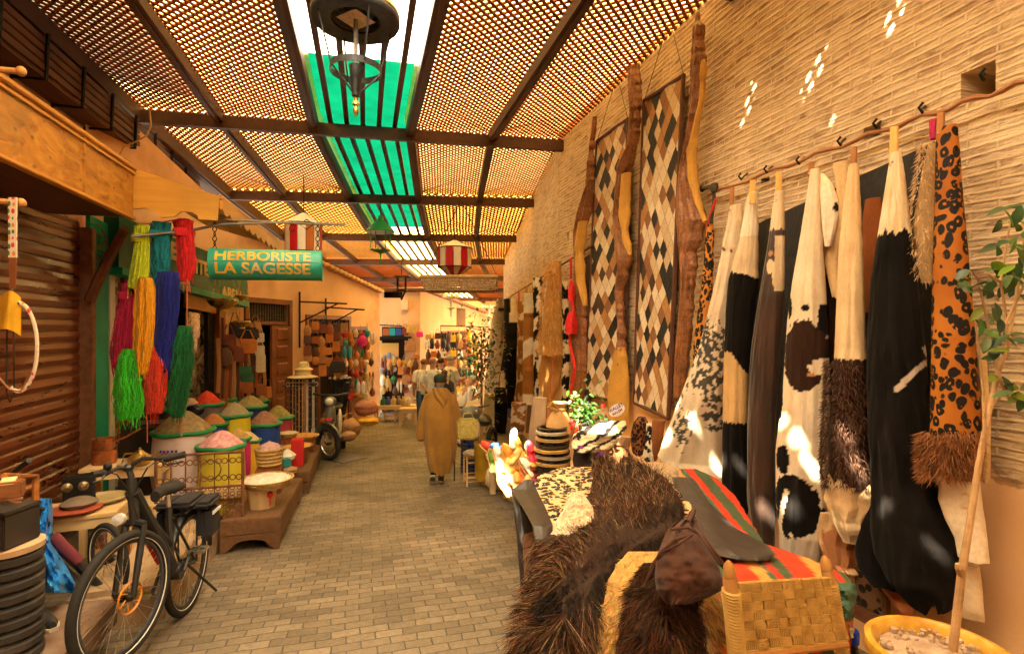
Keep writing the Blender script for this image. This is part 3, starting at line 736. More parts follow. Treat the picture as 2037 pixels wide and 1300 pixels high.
m.build('tile_coping', M('terracotta', (.45, .25, .14), .8, .3, 6), rh)
a = P5(H5[0][0] - .1, H5[0][3] + .25, 0); n5 = P5(0, 0, -1) - P5(0, 0, 0)
m = MB(); m.tube([a, a + Vector((0, 0, -1.4))], .02, 5); m.tube([a, P5(H5[0][1], H5[0][3] + .2, -.8)], .02, 5); m.tube([a + n5 * .7, P5(H5[0][1] + .3, H5[0][3], -.7)], .02, 5); m.build('hanger_frame', IRON, rh)
m = MB(); vwall(m, (FC.x - 1, FC.y + .5), (FC.x + 9, FC.y - 2.), -1, 5, .3); o = m.build('far_wall', PLASTER2, smooth=False); tag(o, 'distant plaster wall where the lane disappears', 'wall')
def fbm(x, y, s=0.): return mnoise.noise(Vector((x, y, s))) + .5 * mnoise.noise(Vector((x * 2.1, y * 2.1, s + 5))) + .25 * mnoise.noise(Vector((x * 4.3, y * 4.3, s + 9)))
def inside(px, py, e, w=.45, sc=14.):
    cx, cy, rx, ry = e
    return ((px - cx) / rx) ** 2 + ((py - cy) / ry) ** 2 < 1 + w * fbm(px / sc, py / sc, cx)
def nearseg(px, py, a, b):
    t = max(0, min(1, ((px - a[0]) * (b[0] - a[0]) + (py - a[1]) * (b[1] - a[1])) / ((b[0] - a[0]) ** 2 + (b[1] - a[1]) ** 2)))
    return math.hypot(px - a[0] - t * (b[0] - a[0]), py - a[1] - t * (b[1] - a[1])), t
CREAM_ = (.66, .50, .31); WHITE_ = (.76, .66, .50); TANC = (.60, .38, .16); BLK = (.0065, .0052, .0048); DKB = (.030, .013, .008); BRN = (.21, .085, .03); ORB = (.40, .17, .045)
def hidemat(name, rough=.62, st=(9, 9, 2.), bump=.5, sheen=.04, spec=.28):
    k = N(name); a = k.new('ShaderNodeAttribute', attribute_name='col'); co = k.coord('Object', st)
    n = k.noise(co, 16, 5, .65, .5); n2 = k.noise(k.coord('Object'), 5, 3)
    c = k.mix(1., a.outputs[0], k.ramp(n, [(.25, .84), (.75, 1.12)]), 'MULTIPLY'); c = k.mix(1., c, k.ramp(n2, [(.3, .88), (.7, 1.08)]), 'MULTIPLY')
    k.link(c, k.b.inputs['Base Color']); k.b.inputs['Roughness'].default_value = rough; k.b.inputs['Sheen Weight'].default_value = sheen; k.b.inputs['Specular IOR Level'].default_value = spec
    k.bump(n, bump, .004); return k.m
HAIRHIDE = hidemat('hair_hide', .8, spec=.08); SMOOTHSKIN = hidemat('skin_side', .75, (3, 3, 3), .35, 0., .25)
LEATHER = hidemat('leather', .5, (4, 4, 4), .4, 0., .4)
def scale_mat(name, sc=26):
    k = N(name); a = k.new('ShaderNodeAttribute', attribute_name='col'); co = k.coord('Object', (1, 1, .8))
    v = k.new('ShaderNodeTexVoronoi'); v.feature = 'DISTANCE_TO_EDGE'; v.inputs['Scale'].default_value = sc; k.link(co, v.inputs['Vector'])
    e = k.ramp(v.outputs['Distance'], [(.0, .45), (.09, 1.)]); c = k.mix(1., a.outputs[0], e, 'MULTIPLY')
    c = k.mix(1., c, k.ramp(k.noise(co, 6, 4), [(.3, .7), (.7, 1.3)]), 'MULTIPLY')
    k.link(c, k.b.inputs['Base Color']); k.b.inputs['Roughness'].default_value = .48; k.bump(e, .5, .006); return k.m
CROC = scale_mat('scaly_leather')
def leopard_mat(name, sc=17., base=(.42, .14, .016), base2=(.58, .23, .035), st=(1, 1, .62), ring=True):
    k = N(name); co = k.coord('Object', st)
    nd = k.new('ShaderNodeTexNoise'); nd.inputs['Scale'].default_value = 9; k.link(co, nd.inputs['Vector'])
    va = k.new('ShaderNodeVectorMath', operation='MULTIPLY_ADD'); k.link(nd.outputs['Color'], va.inputs[0]); va.inputs[1].default_value = (.07, .07, .07); k.link(co, va.inputs[2])
    v = k.new('ShaderNodeTexVoronoi'); v.inputs['Scale'].default_value = sc; v.inputs['Randomness'].default_value = .8; k.link(va.outputs[0], v.inputs['Vector'])
    gap = k.noise(co, sc * 1.4, 2)
    stops = [(.0, 0. if ring else 1.), (.13, 0. if ring else 1.), (.17, 1.), (.50, 1.), (.56, 0.)]
    f = k.math('MULTIPLY', k.ramp(v.outputs['Distance'], stops), k.ramp(gap, [(.30, 0.), (.36, 1.)]))
    c = k.mix(f, k.ramp(k.noise(co, 4, 4), [(.3, base), (.7, base2)]), (.008, .006, .005))
    k.link(c, k.b.inputs['Base Color']); k.b.inputs['Roughness'].default_value = .65; k.b.inputs['Specular IOR Level'].default_value = .25
    k.bump(k.noise(k.coord('Object', (40, 40, 9)), 4, 4), .4, .004); return k.m
LEOPARD = leopard_mat('leopard_fur', 27., (.30, .085, .007), (.46, .16, .018), (1, 1, .72)); LEOPARD_S = leopard_mat('small_leopard_fur', 30.); LEOPARD_P = leopard_mat('leopard_print', 26., (.55, .36, .17), (.66, .48, .26), (1, 1, 1))
def hide(name, rows, off, bulge, cfn, mat, parent=None, nu=44, nv=110, fold=.2, facing=.55, fseed=0., plane=onwall, jk=1.):
    if rows[-1][0] - rows[0][0] > 420 and cfn: nu, nv = 84, 250
    m = MB(); y0, y1 = rows[0][0], rows[-1][0]
    def ring(u, v):
        y = lerp(y0, y1, v); xl, xr = pl(rows, y); jag = 1.3 * jk * fbm(y / 26., fseed)
        xm, hw = (xl + xr) / 2 + jag * .3, max(1.5, (xr - xl) / 2 + jag * .6)
        C, n, t, Z = plane(xm, y, off)
        q = 2 * math.pi * u; f = ray(xm, y); perp = Vector((f.y, -f.x, 0)).normalized()
        if perp.dot(t) < 0: t = -t
        d = (t * (1 - facing) + perp * facing).normalized(); nn = Vector((-d.y, d.x, 0)); nn = nn if nn.dot(n) > 0 else -nn
        a = hw * Z / F / max(.35, d.dot(perp)) * ((1 + ((xm - 1018.5) / F) ** 2) ** -.5 if True else 1)
        b = min(bulge, a * .75); yd = (y1 - y0) * .022 * max(0, v - .9) * 10 * fbm(u * 7, fseed, 2.); C = C - Vector((0, 0, yd * Z / F))
        fo = 1 + fold * (fbm(math.cos(q) * 2.2 + fseed, y / 160. + math.sin(q) * 1.1, fseed) + .22 * math.sin(5 * q + y / 150.) * min(1, v * 1.5))
        return C + d * (a * math.cos(q)) + nn * (b * math.sin(q) * fo), (xm + hw * math.cos(q) * (1 if d.dot(perp) > 0 else -1), y)
    cs = (lambda u, v: cfn(*ring(u, v)[1])) if cfn else None
    m.grid(lambda u, v: ring(u, v)[0], nu, nv, cs, closed=True)
    m.f.append(tuple(range(nu - 1, -1, -1))); m.mi.append(0); m.f.append(tuple(nv * nu + i for i in range(nu))); m.mi.append(0)
    m.uv = {}
    return m.build(name, mat, parent)
def fringe(rows, off, n, L, col, mat, parent, plane=onwall, bulge=.08, wd=.004, name='fur', colv=.35, ylim=None, droop=.9, sp=.35):
    """short hairs over a hide's front and edges"""
    y0, y1 = ylim or (rows[0][0], rows[-1][0]); ro = []; di = []; cl = []
    for _ in range(n):
        y = random.uniform(y0, y1); xl, xr = pl(rows, y); u = random.uniform(-1, 1); u = math.copysign(abs(u) ** .6, u)
        xm, hw = (xl + xr) / 2, (xr - xl) / 2; C, nrm, t, Z = plane(xm + u * hw * .97, y, off)
        p = C + nrm * (bulge * math.sqrt(max(0, 1 - u * u)) * .98); f = ray(xm, y); perp = Vector((f.y, -f.x, 0)).normalized()
        ro.append(p); di.append(nrm * .6 + perp * (u * .8) + Vector((random.gauss(0, sp), random.gauss(0, sp), -droop + random.gauss(0, sp))))
        k = 1 + random.uniform(-colv, colv); c = col(xm + u * hw, y) if callable(col) else col; cl.append(tuple(x * k for x in c))
    m = MB(); m.strands(ro, di, [L * random.uniform(.6, 1.3) for _ in range(n)], wd, 2, .3, .25, cl); return m.build(name, mat, parent)
FURHAIR = M('fur_hair', (.5, .5, .5), .6, .1, 5, 0, attr=True, spec=.12)
def hidething(name, label, cat, px, py, off=.15, group=None, plane=onwall):
    p = plane(px, py, off)[0]; return thing(name, label, cat, p, 0, group)
STRAP = wood('strap_leather', (.25, .09, .03), (.36, .15, .05), .5, 2)
STRAPY = M('pale_strap', (.62, .33, .10), .5, .2, 8, .2)
def strap(parent, px, y0, y1, w=5., mat=None, off=.2, lean=2):
    a, n, t, Z = onwall(px + lean, y0, .13); b, _, _, Z2 = onwall(px, y1, off + .03); f = ray(px, y0); pr = Vector((f.y, -f.x, 0)).normalized() * (w * Z / F / 2)
    m = MB(); e = n * .02
    m.prism([a - pr, a + pr, b + pr, b - pr], n * .012); m.build('strap', mat or STRAP, parent)
    MB().ball(b + n * .016 + Vector((0, 0, .02)), (.012,) * 3, n=8).build('rivet', M('steel', (.6, .58, .55), .3, .1, 5, 0, metal=1.), parent)
G_H = 'cowhides hanging from the wooden rail'
rail = thing('wooden_rail', 'long thin reddish branch rail fixed along the brick wall above the hides', 'rail', onwall(1720, 280, .1)[0])
m = MB(); pts = []
for i in range(26):
    px = lerp(1408, 2075, i / 25); p, n, t, Z = onwall(px, lerp(388, 152, i / 25) - 5 * math.sin(math.pi * i / 25), .10); pts.append(p + Vector((0, 0, .012 * math.sin(i * 1.7))))
m.tube(pts, [.012 + .003 * math.sin(i * 2.3) for i in range(26)], 7); m.build('pole', wood('branch_wood', (.30, .11, .04), (.46, .21, .09), .6, 1), rail)
for px, py in ((1420, 380), (1500, 356), (1552, 342), (1618, 325), (1702, 288), (1775, 254), (1868, 224), (1992, 160)):
    p, n, t, Z = onwall(px, py, .0)
    MB().tube([p + n * .0 + t * .07 + Vector((0, 0, .06)), p + n * .05 + t * .05 + Vector((0, 0, .03)), p + n * .11 + Vector((0, 0, -.012)), p + n * .135 + Vector((0, 0, .01)), p + n * .13 - t * .02 + Vector((0, 0, .03))], .007, 6).build('hook', IRON, rail)
def quadsheet(corners, off, th, nu, nv, wav=.01, plane=onwall, cfn=None):
    """corners TL TR BR BL in pixels; a thin wavy sheet on the wall"""
    c = [plane(*p, off) for p in corners]; n = c[0][1]; P = [x[0] for x in c]; m = MB()
    def fn(u, v, s=0): 
        p = P[0].lerp(P[1], u).lerp(P[3].lerp(P[2], u), v); return p + n * (wav * fbm(u * 3, v * 7, off * 9) + s)
    m.grid(lambda u, v: fn(u, v, th), nu, nv, cfn); m.grid(lambda u, v: fn(1 - u, v, 0), nu, nv, (lambda u, v: cfn(1 - u, v)) if cfn else None)
    W = nu + 1; b = W * (nv + 1)
    for i in range(nu):
        m.f.append((i + 1, i, b + nu - i, b + nu - i - 1)); m.mi.append(0); o = nv * W; m.f.append((o + i, o + i + 1, b + o + nu - i - 1, b + o + nu - i)); m.mi.append(0)
    for j in range(nv):
        m.f.append((j * W, (j + 1) * W, b + (j + 1) * W + nu, b + j * W + nu)); m.mi.append(0); m.f.append(((j + 1) * W + nu, j * W + nu, b + j * W, b + (j + 1) * W)); m.mi.append(0)
    return m
BLACKCLOTH = M('black_cloth_backing', (.010, .009, .009), .7, .5, 7, .6, 25, .01, sheen=.2)
quadsheet([(1506, 447), (1862, 282), (1862, 1030), (1470, 1010)], .03, .012, 14, 20).solo('black_cloth_backing', BLACKCLOTH, 'broad flat black cloth spread on the wall behind the hanging cowhides', 'hide')  # flat black cloth backing behind the hanging hides
R1 = [(408, 1452, 1478), (440, 1447, 1480), (560, 1423, 1463), (690, 1391, 1448), (820, 1342, 1443), (915, 1306, 1441), (960, 1335, 1438)]
def c1(x, y):
    d = 0
    for e in ((1410, 690, 40, 70), (1415, 755, 55, 30), (1365, 850, 25, 42), (1424, 810, 24, 55), (1405, 640, 16, 16), (1440, 700, 14, 60), (1352, 780, 12, 30)):
        d = max(d, 1.15 - ((x - e[0]) / e[2]) ** 2 - ((y - e[1]) / e[3]) ** 2)
    if d > 0 and fbm(x / 8., y / 12., 3) + d * .75 > .62: return (.07, .065, .055)
    if nearseg(x, y, (1438, 492), (1444, 497))[0] < 2.5 or nearseg(x, y, (1458, 500), (1459, 503))[0] < 2: return (.12, .06, .03)
    return tuple(lerp(a, b, .5 + .5 * nz((x / 60, y / 60, 0))) for a, b in zip(WHITE_, CREAM_))
t = hidething('cowhide', 'white cowhide with grey black speckles in its flaring lower half, leftmost of the row', 'cowhide', 1430, 700, .2, G_H)
hide('pelt', R1, .20, .13, c1, HAIRHIDE, t, 56, 150, .22, .7, 1.); strap(t, 1456, 372, 420, 6)
def c2(x, y):
    if y < 543 + (x - 1470) * .3 + 5 * fbm(x / 6., y / 20., 1): return CREAM_ if y > 470 else WHITE_
    if 700 + max(0, (x - 1462) * 1.6) + 6 * fbm(x / 5., 1) < y < 838 + 6 * fbm(x / 4., 2): return TANC
    return BLK
t = hidething('cowhide', 'narrow cowhide cream at the top, then black, with a tan wedge low down', 'cowhide', 1480, 700, .2, G_H)
hide('pelt', [(383, 1488, 1508), (480, 1470, 1508), (555, 1450, 1508), (620, 1444, 1500), (740, 1440, 1488), (840, 1438, 1486), (1000, 1436, 1488), (1020, 1440, 1486)], .17, .11, c2, HAIRHIDE, t, 44, 130, .22, .6, 2.); strap(t, 1497, 358, 405, 8, STRAPY)
def c3(x, y):
    if y < 458 + 6 * fbm(x / 5., 3): return CREAM_
    if y < 580 and (inside(x, y, (1553, 548, 12, 36)) or (x > 1546 and 470 < y < 545) or (inside(x, y, (1537, 530, 8, 14)))): return CREAM_
    if y < 560 and inside(x, y, (1537, 505, 6, 5)): return (.4, .2, .1)
    k = .5 + .5 * nz((x / 40, y / 90, 4)); return tuple(lerp(a, b, k) for a, b in zip(BLK, (.075, .032, .018)))
t = hidething('cowhide', 'slim glossy dark brown cowhide with a cream neck and a white notch', 'cowhide', 1525, 750, .22, G_H)
hide('pelt', [(380, 1542, 1559), (420, 1536, 1560), (480, 1528, 1561), (600, 1508, 1560), (700, 1494, 1552), (840, 1487, 1542), (1000, 1487, 1541), (1075, 1500, 1541), (1098, 1518, 1538)], .22, .12, c3, hidemat('glossy_hide', .42, (9, 9, 2), .4, .2, .6), t, 44, 140, .22, .6, 3.); strap(t, 1549, 342, 402, 8, STRAPY)
def c4(x, y):
    if inside(x, y, (1606, 705, 44, 70), .35) and not inside(x, y, (1642, 727, 26, 15), .5): return DKB if not inside(x, y, (1622, 742, 7, 4)) else (.5, .2, .08)
    if inside(x, y, (1611, 613, 8, 7), .3) or inside(x, y, (1576, 612, 6, 22)) or inside(x, y, (1641, 640, 9, 34)) or inside(x, y, (1556, 800, 7, 40)): return BLK
    if inside(x, y, (1566, 915, 16, 28), .6): return BLK
    if inside(x, y, (1592, 1000, 46, 62), .4) and nearseg(x, y, (1575, 975), (1560, 1040))[0] > 5: return BLK
    return tuple(lerp(a, b, .5 + .5 * nz((x / 50, y / 70, 2))) for a, b in zip(WHITE_, CREAM_)) if y < 1062 else (.6, .5, .4)
t = hidething('cowhide', 'white cowhide with one large dark brown patch midway and black blotches at its foot', 'cowhide', 1600, 700, .24, G_H)
hide('pelt', [(336, 1612, 1630), (380, 1606, 1632), (480, 1590, 1636), (560, 1576, 1641), (640, 1566, 1645), (800, 1556, 1650), (900, 1543, 1648), (1000, 1543, 1646), (1060, 1550, 1640), (1126, 1552, 1622)], .24, .13, c4, HAIRHIDE, t, 56, 150, .22, .6, 4.)
hide('ear_flap', [(345, 1630, 1638), (365, 1630, 1655), (400, 1632, 1668), (440, 1634, 1668), (490, 1640, 1655)], .20, .02, lambda x, y: WHITE_ if not inside(x, y, (1664, 415, 5, 10)) else BLK, SMOOTHSKIN, t, 24, 40, .3, .8, 9.); strap(t, 1614, 322, 352, 7)
R5 = [(326, 1688, 1708), (400, 1678, 1712), (500, 1668, 1716), (700, 1660, 1722), (760, 1658, 1724), (860, 1648, 1732), (940, 1646, 1737), (968, 1662, 1728)]
def c5(x, y):
    if y < 714 + 5 * fbm(x / 5., 7): return tuple(lerp(a, b, .5 + .5 * nz((x / 30, y / 120, 6))) for a, b in zip((.74, .58, .36), (.62, .40, .19)))
    return DKB
t = hidething('cowhide', 'cowhide pale cream on top and shaggy dark brown below, curled tan skins under it', 'cowhide', 1695, 700, .24, G_H)
hide('pelt', R5, .24, .13, c5, HAIRHIDE, t, 50, 140, .22, .6, 5.); fringe(R5, .24, 2600, .035, (.07, .034, .02), FURHAIR, t, ylim=(716, 965), bulge=.13)
hide('shoulder_flap', [(322, 1656, 1688), (370, 1664, 1690), (440, 1660, 1688), (520, 1640, 1668), (590, 1655, 1672)], .15, .02, lambda x, y: (.66, .45, .22), SMOOTHSKIN, t, 24, 40, .3, .6, 8.)
hide('hanging_skin', [(950, 1648, 1732), (1000, 1638, 1738), (1040, 1655, 1728), (1078, 1676, 1712)], .24, .07, lambda x, y: (.66, .45, .23) if y < 1020 + 14 * fbm(x / 14., 3) else (.74, .56, .34), SMOOTHSKIN, t, 40, 40, .5, .6, 11., jk=6.)
hide('hanging_skin', [(1025, 1628, 1722), (1080, 1622, 1716), (1120, 1642, 1705), (1152, 1684, 1698)], .17, .05, lambda x, y: (.42, .17, .07) if inside(x, y, (1672, 1090, 34, 48), .4) else (.68, .44, .22), SMOOTHSKIN, t, 40, 44, .6, .6, 12., jk=8.); strap(t, 1699, 292, 345, 8)
def c6(x, y):
    if y < 458 + 12 * fbm(x / 9., 5) + 8 * abs(math.sin(x / 7.)): return tuple(lerp(a, b, .5 + .5 * nz((x / 30, y / 50, 3))) for a, b in zip(WHITE_, (.68, .48, .24)))
    d, tt = nearseg(x, y, (1797, 770), (1846, 712)); d2, _ = nearseg(x, y, (1846, 712), (1840, 690))
    if d < 6 - 2 * tt or d2 < 4: return (.55, .45, .36)
    return tuple(c * (1 + .6 * nz((x / 40, y / 60, 5))) for c in BLK)
R6 = [(303, 1772, 1792), (350, 1764, 1800), (450, 1748, 1810), (560, 1731, 1823), (700, 1723, 1840), (850, 1725, 1850), (950, 1732, 1860), (1030, 1730, 1890), (1070, 1728, 1916), (1120, 1735, 1921), (1160, 1758, 1912), (1195, 1805, 1890), (1208, 1838, 1876)]
t = hidething('cowhide', 'largest hide, black with a cream neck and a wide black lobe near the plant pot', 'cowhide', 1790, 800, .22, G_H)
hide('pelt', R6, .22, .12, c6, HAIRHIDE, t, 60, 150, .22, .6, 6.); hide('side_lobe', [(1000, 1735, 1765), (1050, 1712, 1790), (1105, 1698, 1800), (1140, 1705, 1800), (1165, 1730, 1790)], .20, .05, lambda x, y: BLK, HAIRHIDE, t, 32, 40, .2, .6, 7.); strap(t, 1779, 252, 330, 11, STRAPY)
hide('lower_flap', [(1150, 1742, 1760), (1175, 1752, 1800), (1195, 1765, 1820), (1222, 1790, 1812)], .14, .03, lambda x, y: (.5, .2, .1), SMOOTHSKIN, t, 24, 24, .3, .6, 7.5)
R7 = [(285, 1846, 1864), (350, 1833, 1866), (440, 1816, 1866), (500, 1820, 1862), (560, 1832, 1858)]
t = hidething('fur_pelt', 'small tan furry pelt tucked between the black hide and the leopard hide', 'pelt', 1843, 430, .12)
hide('pelt', R7, .13, .07, lambda x, y: (.52, .34, .16), HAIRHIDE, t, 30, 50, .15, .6, 3.3); fringe(R7, .13, 900, .035, (.56, .38, .2), FURHAIR, t, bulge=.07)
t = hidething('rust_hide', 'rust brown hide edge showing behind the cream necked cowhides', 'hide', 1735, 450, .08)
hide('pelt', [(395, 1722, 1752), (440, 1715, 1758), (520, 1715, 1750), (620, 1700, 1738)], .08, .03, lambda x, y: (.32, .10, .03), HAIRHIDE, t, 24, 40, .15, .4, 2.2)
t = hidething('brown_hide', 'dark brown hide hanging behind the white cowhide and the cream one', 'hide', 1655, 650, .1)
hide('pelt', [(480, 1636, 1672), (560, 1640, 1672), (700, 1640, 1668), (900, 1640, 1662)], .10, .04, lambda x, y: (.36, .16, .06) if y < 545 else DKB, HAIRHIDE, t, 24, 60, .15, .4, 2.6)
t = hidething('leopard_hide', 'orange leopard patterned hide with shaggy brown hem and bare skin showing below', 'leopard hide', 1900, 600, .2)
R8 = [(250, 1872, 1904), (262, 1862, 1906), (400, 1858, 1916), (600, 1853, 1934), (760, 1851, 1946), (850, 1849, 1952), (885, 1848, 1953)]
hide('pelt', R8, .22, .12, None, LEOPARD, t, 50, 120, .08, .6, 8.)
R9 = [(868, 1848, 1953), (900, 1846, 1955), (948, 1852, 1950)]
hide('shaggy_hem', R9, .22, .125, lambda x, y: (.22, .085, .03), HAIRHIDE, t, 40, 20, .1, .6, 8.2); fringe(R9, .22, 2200, .05, lambda x, y: (.30, .12, .04) if random.random() < .6 else (.12, .045, .02), FURHAIR, t, bulge=.13, ylim=(855, 945))
R10 = [(940, 1860, 1948), (965, 1868, 1950), (1000, 1865, 1954), (1040, 1880, 1960), (1075, 1898, 1965), (1112, 1905, 1968)]
hide('bare_skin', R10, .20, .06, lambda x, y: (.62, .44, .2) if 9 < math.hypot(x - 1928, (y - 988) * .75) < 12.5 and x > 1918 else ((.74, .62, .44) if fbm(x / 8., y / 30.) > -.5 else (.66, .52, .34)), SMOOTHSKIN, t, 40, 60, .2, .6, 9.)
hide('bare_skin', [(1118, 1890, 1948), (1160, 1880, 1954), (1205, 1872, 1957), (1216, 1840, 1957)], .15, .03, lambda x, y: (.70, .54, .34), SMOOTHSKIN, t, 30, 30, .25, .6, 9.5)
hide('side_strip', [(700, 1945, 1962), (860, 1952, 1972), (945, 1952, 1970), (960, 1956, 1964)], .14, .02, lambda x, y: (.68, .45, .2), SMOOTHSKIN, t, 16, 30, .2, .6, 9.7); strap(t, 1872, 224, 275, 10, STRAP)
MB().tube([onwall(1858, 240, .14)[0], onwall(1856, 262, .16)[0], onwall(1858, 276, .16)[0]], [.02, .014, .018], 6).build('tassel', M('magenta_yarn', (.4, .01, .09), .8, .2, 20), t)
t = hidething('leopard_strip', 'thin leopard strip hanging on a dark cord left of the white cowhide', 'leopard hide', 1410, 500, .1)
hide('pelt', [(440, 1407, 1418), (480, 1402, 1420), (560, 1396, 1418), (680, 1380, 1412), (760, 1376, 1405)], .12, .05, None, LEOPARD_S, t, 28, 60, .1, .6, 5.5)
MB().tube([onwall(1388, 378, .1)[0], onwall(1402, 374, .12)[0], onwall(1420, 372, .12)[0], onwall(1420, 400, .13)[0], onwall(1414, 445, .13)[0]], .014, 6).ball(onwall(1420, 374, .13)[0], (.07, .07, .09), n=8, wob=.4).build('cord', M('dark_cord', (.05, .045, .03), .9, .4, 30, .5), t)
MB().tube([onwall(1424, 396, .14)[0], onwall(1412, 430, .14)[0], onwall(1405, 455, .14)[0]], [.012, .009, .005], 5).build('ribbon', M('red_ribbon', (.6, .03, .03), .6, .2, 8), t)
def patch_mat(name, nu, nv, seed):
    k = N(name); tc = k.new('ShaderNodeTexCoord'); mp = k.new('ShaderNodeMapping'); mp.inputs['Scale'].default_value = (nu, nv, 1); mp.inputs['Location'].default_value = (seed, seed * 2, 0); k.link(tc.outputs['UV'], mp.inputs[0])
    nd = k.new('ShaderNodeTexNoise'); nd.inputs['Scale'].default_value = 6; nd.inputs['Detail'].default_value = 5; k.link(mp.outputs[0], nd.inputs['Vector'])
    va = k.new('ShaderNodeVectorMath', operation='MULTIPLY_ADD'); k.link(nd.outputs['Color'], va.inputs[0]); va.inputs[1].default_value = (.16, .2, 0); k.link(mp.outputs[0], va.inputs[2])
    sp = k.new('ShaderNodeSeparateXYZ'); k.link(va.outputs[0], sp.inputs[0])
    A = k.math('ADD', sp.outputs[0], sp.outputs[1]); B = k.math('SUBTRACT', sp.outputs[0], sp.outputs[1])
    cb = k.new('ShaderNodeCombineXYZ'); k.link(k.math('FLOOR', A), cb.inputs[0]); k.link(k.math('FLOOR', B), cb.inputs[1])
    wn = k.new('ShaderNodeTexWhiteNoise'); k.link(cb.outputs[0], wn.inputs['Vector'])
    c = k.ramp(wn.outputs['Value'], [(0, (.70, .56, .38)), (.24, (.60, .44, .25)), (.42, (.42, .20, .06)), (.57, (.25, .10, .035)), (.66, (.75, .63, .46)), (.78, (.007, .006, .006)), (.95, (.05, .02, .011))], 'CONSTANT')
    fa = k.math('FRACT', A); fb_ = k.math('FRACT', B)
    edge = k.math('MINIMUM', k.math('MINIMUM', fa, k.math('SUBTRACT', 1., fa)), k.math('MINIMUM', fb_, k.math('SUBTRACT', 1., fb_)))
    c = k.mix(1., c, k.ramp(edge, [(.0, .55), (.07, 1.)]), 'MULTIPLY')
    hair = k.noise(k.coord('Object', (30, 30, 7)), 5, 4, .7)
    c = k.mix(1., c, k.ramp(hair, [(.3, .72), (.7, 1.15)]), 'MULTIPLY')
    k.link(c, k.b.inputs['Base Color']); k.b.inputs['Roughness'].default_value = .65; k.b.inputs['Sheen Weight'].default_value = .03
    k.bump(k.math('ADD', hair, k.ramp(edge, [(0, 0.), (.12, 1.)])), .6, .006); return k.m
BIND = M('binding_leather', (.10, .038, .022), .55, .3, 9, .2)
WIRE = M('thin_wire', (.06, .05, .045), .6, .2, 9, 0)
for nm, cr, nu, nv, seed, lab in (('patchwork_rug', [(1282, 200), (1360, 150), (1330, 832), (1262, 800)], 5.4, 15., 3., 'long patchwork rug of black, tan and cream hide diamonds, the wider one nearer the cowhides'),
                                  ('patchwork_rug', [(1188, 280), (1249, 237), (1243, 800), (1165, 786)], 5., 16., 17., 'narrower hide diamond rug hanging between two curled leathers, farther along the wall')):
    t = hidething(nm, lab, 'rug', *cr[3], .05, 'patchwork hide rugs on the wall')
    quadsheet(cr, .06, .014, 10, 50, .012).build('diamond_patchwork', patch_mat('patchwork' + str(int(seed)), nu, nv, seed), t)
    c = [onwall(*p, .068)[0] for p in cr]
    for a, b in ((0, 1), (1, 2), (2, 3), (3, 0)): MB().tube([c[a].lerp(c[b], i / 8) for i in range(9)], .022, 5).build('binding', BIND, t)
    for a, dx, dy in ((0, 40, -130), (1, -22, -90)): MB().tube([c[a], onwall(cr[a][0] + dx, cr[a][1] + dy, .03)[0]], .004, 4).build('hanging_wire', WIRE, t)
YEL = (.52, .28, .055); CRB = (.27, .105, .035)
def leathers(lab, brown, yellow, sd, extra=()):
    t = hidething('curled_leather', lab, 'leather', brown[0][1], brown[-1][0], .12, 'curled leathers hanging beside the rugs')
    for i, r in enumerate(brown): pass
    hide('scaly_side', brown, .15, .05, lambda x, y: tuple(c * (1 + .25 * nz((x / 9, y / 25, sd))) for c in CRB), CROC, t, 26, 130, .5, .5, sd, jk=4.5)
    for r in yellow: hide('curled_edge', r, .16, .035, lambda x, y: tuple(c * (1 + .2 * nz((x / 9, y / 25, sd))) for c in YEL), SMOOTHSKIN, t, 20, 50, .4, .5, sd + 3, jk=3.)
    return t
leathers('tall curled brown scaly leather right of the wide diamond rug, reaching highest on the wall', [(25, 1385, 1391), (50, 1379, 1399), (130, 1374, 1405), (200, 1374, 1400), (260, 1366, 1388), (330, 1352, 1370), (400, 1345, 1394), (440, 1345, 1407), (500, 1350, 1388), (560, 1355, 1382), (640, 1349, 1378), (720, 1342, 1370), (790, 1340, 1362)],
         [[(120, 1394, 1405), (200, 1390, 1402), (250, 1378, 1392), (300, 1366, 1386), (350, 1368, 1387), (400, 1382, 1394), (440, 1398, 1408)]], 1.)
leathers('curled brown leather between the two diamond rugs with an oval tag near its foot', [(133, 1249, 1273), (214, 1253, 1276), (290, 1247, 1270), (325, 1228, 1260), (350, 1226, 1250), (430, 1219, 1236), (500, 1224, 1258), (530, 1228, 1257), (578, 1223, 1238), (655, 1229, 1243), (700, 1226, 1244), (720, 1222, 1244)],
         [[(345, 1236, 1256), (425, 1230, 1254), (475, 1238, 1252), (505, 1249, 1258)], [(690, 1227, 1245), (749, 1212, 1251), (794, 1207, 1253), (835, 1210, 1250), (860, 1222, 1242)]], 2.)
leathers('thin curled leather left of the narrower diamond rug, widening into brown scales', [(233, 1179, 1188), (300, 1171, 1183), (368, 1166, 1182), (418, 1148, 1178), (460, 1140, 1164), (540, 1142, 1160), (602, 1132, 1168), (666, 1132, 1168), (740, 1136, 1166), (800, 1133, 1161)],
         [[(440, 1150, 1170), (500, 1142, 1162), (560, 1146, 1165), (606, 1160, 1168)]], 3.)
quadsheet([(1003, 612), (1176, 505), (1176, 850), (1003, 850)], .03, .012, 14, 20).solo('dark_backing', M('dark_hide', (.06, .028, .018), .8, .5, 6, .5), 'dark brown sheet on the wall behind the farther row of hides', 'hide')
rail2 = thing('far_rail', 'thin rail with straps along the wall over the farther row of hides', 'rail', onwall(1070, 560, .1)[0])
MB().tube([onwall(lerp(998, 1180, i / 9), lerp(600, 488, i / 9), .1)[0] for i in range(10)], .016, 6).build('pole', DARKWOOD, rail2)
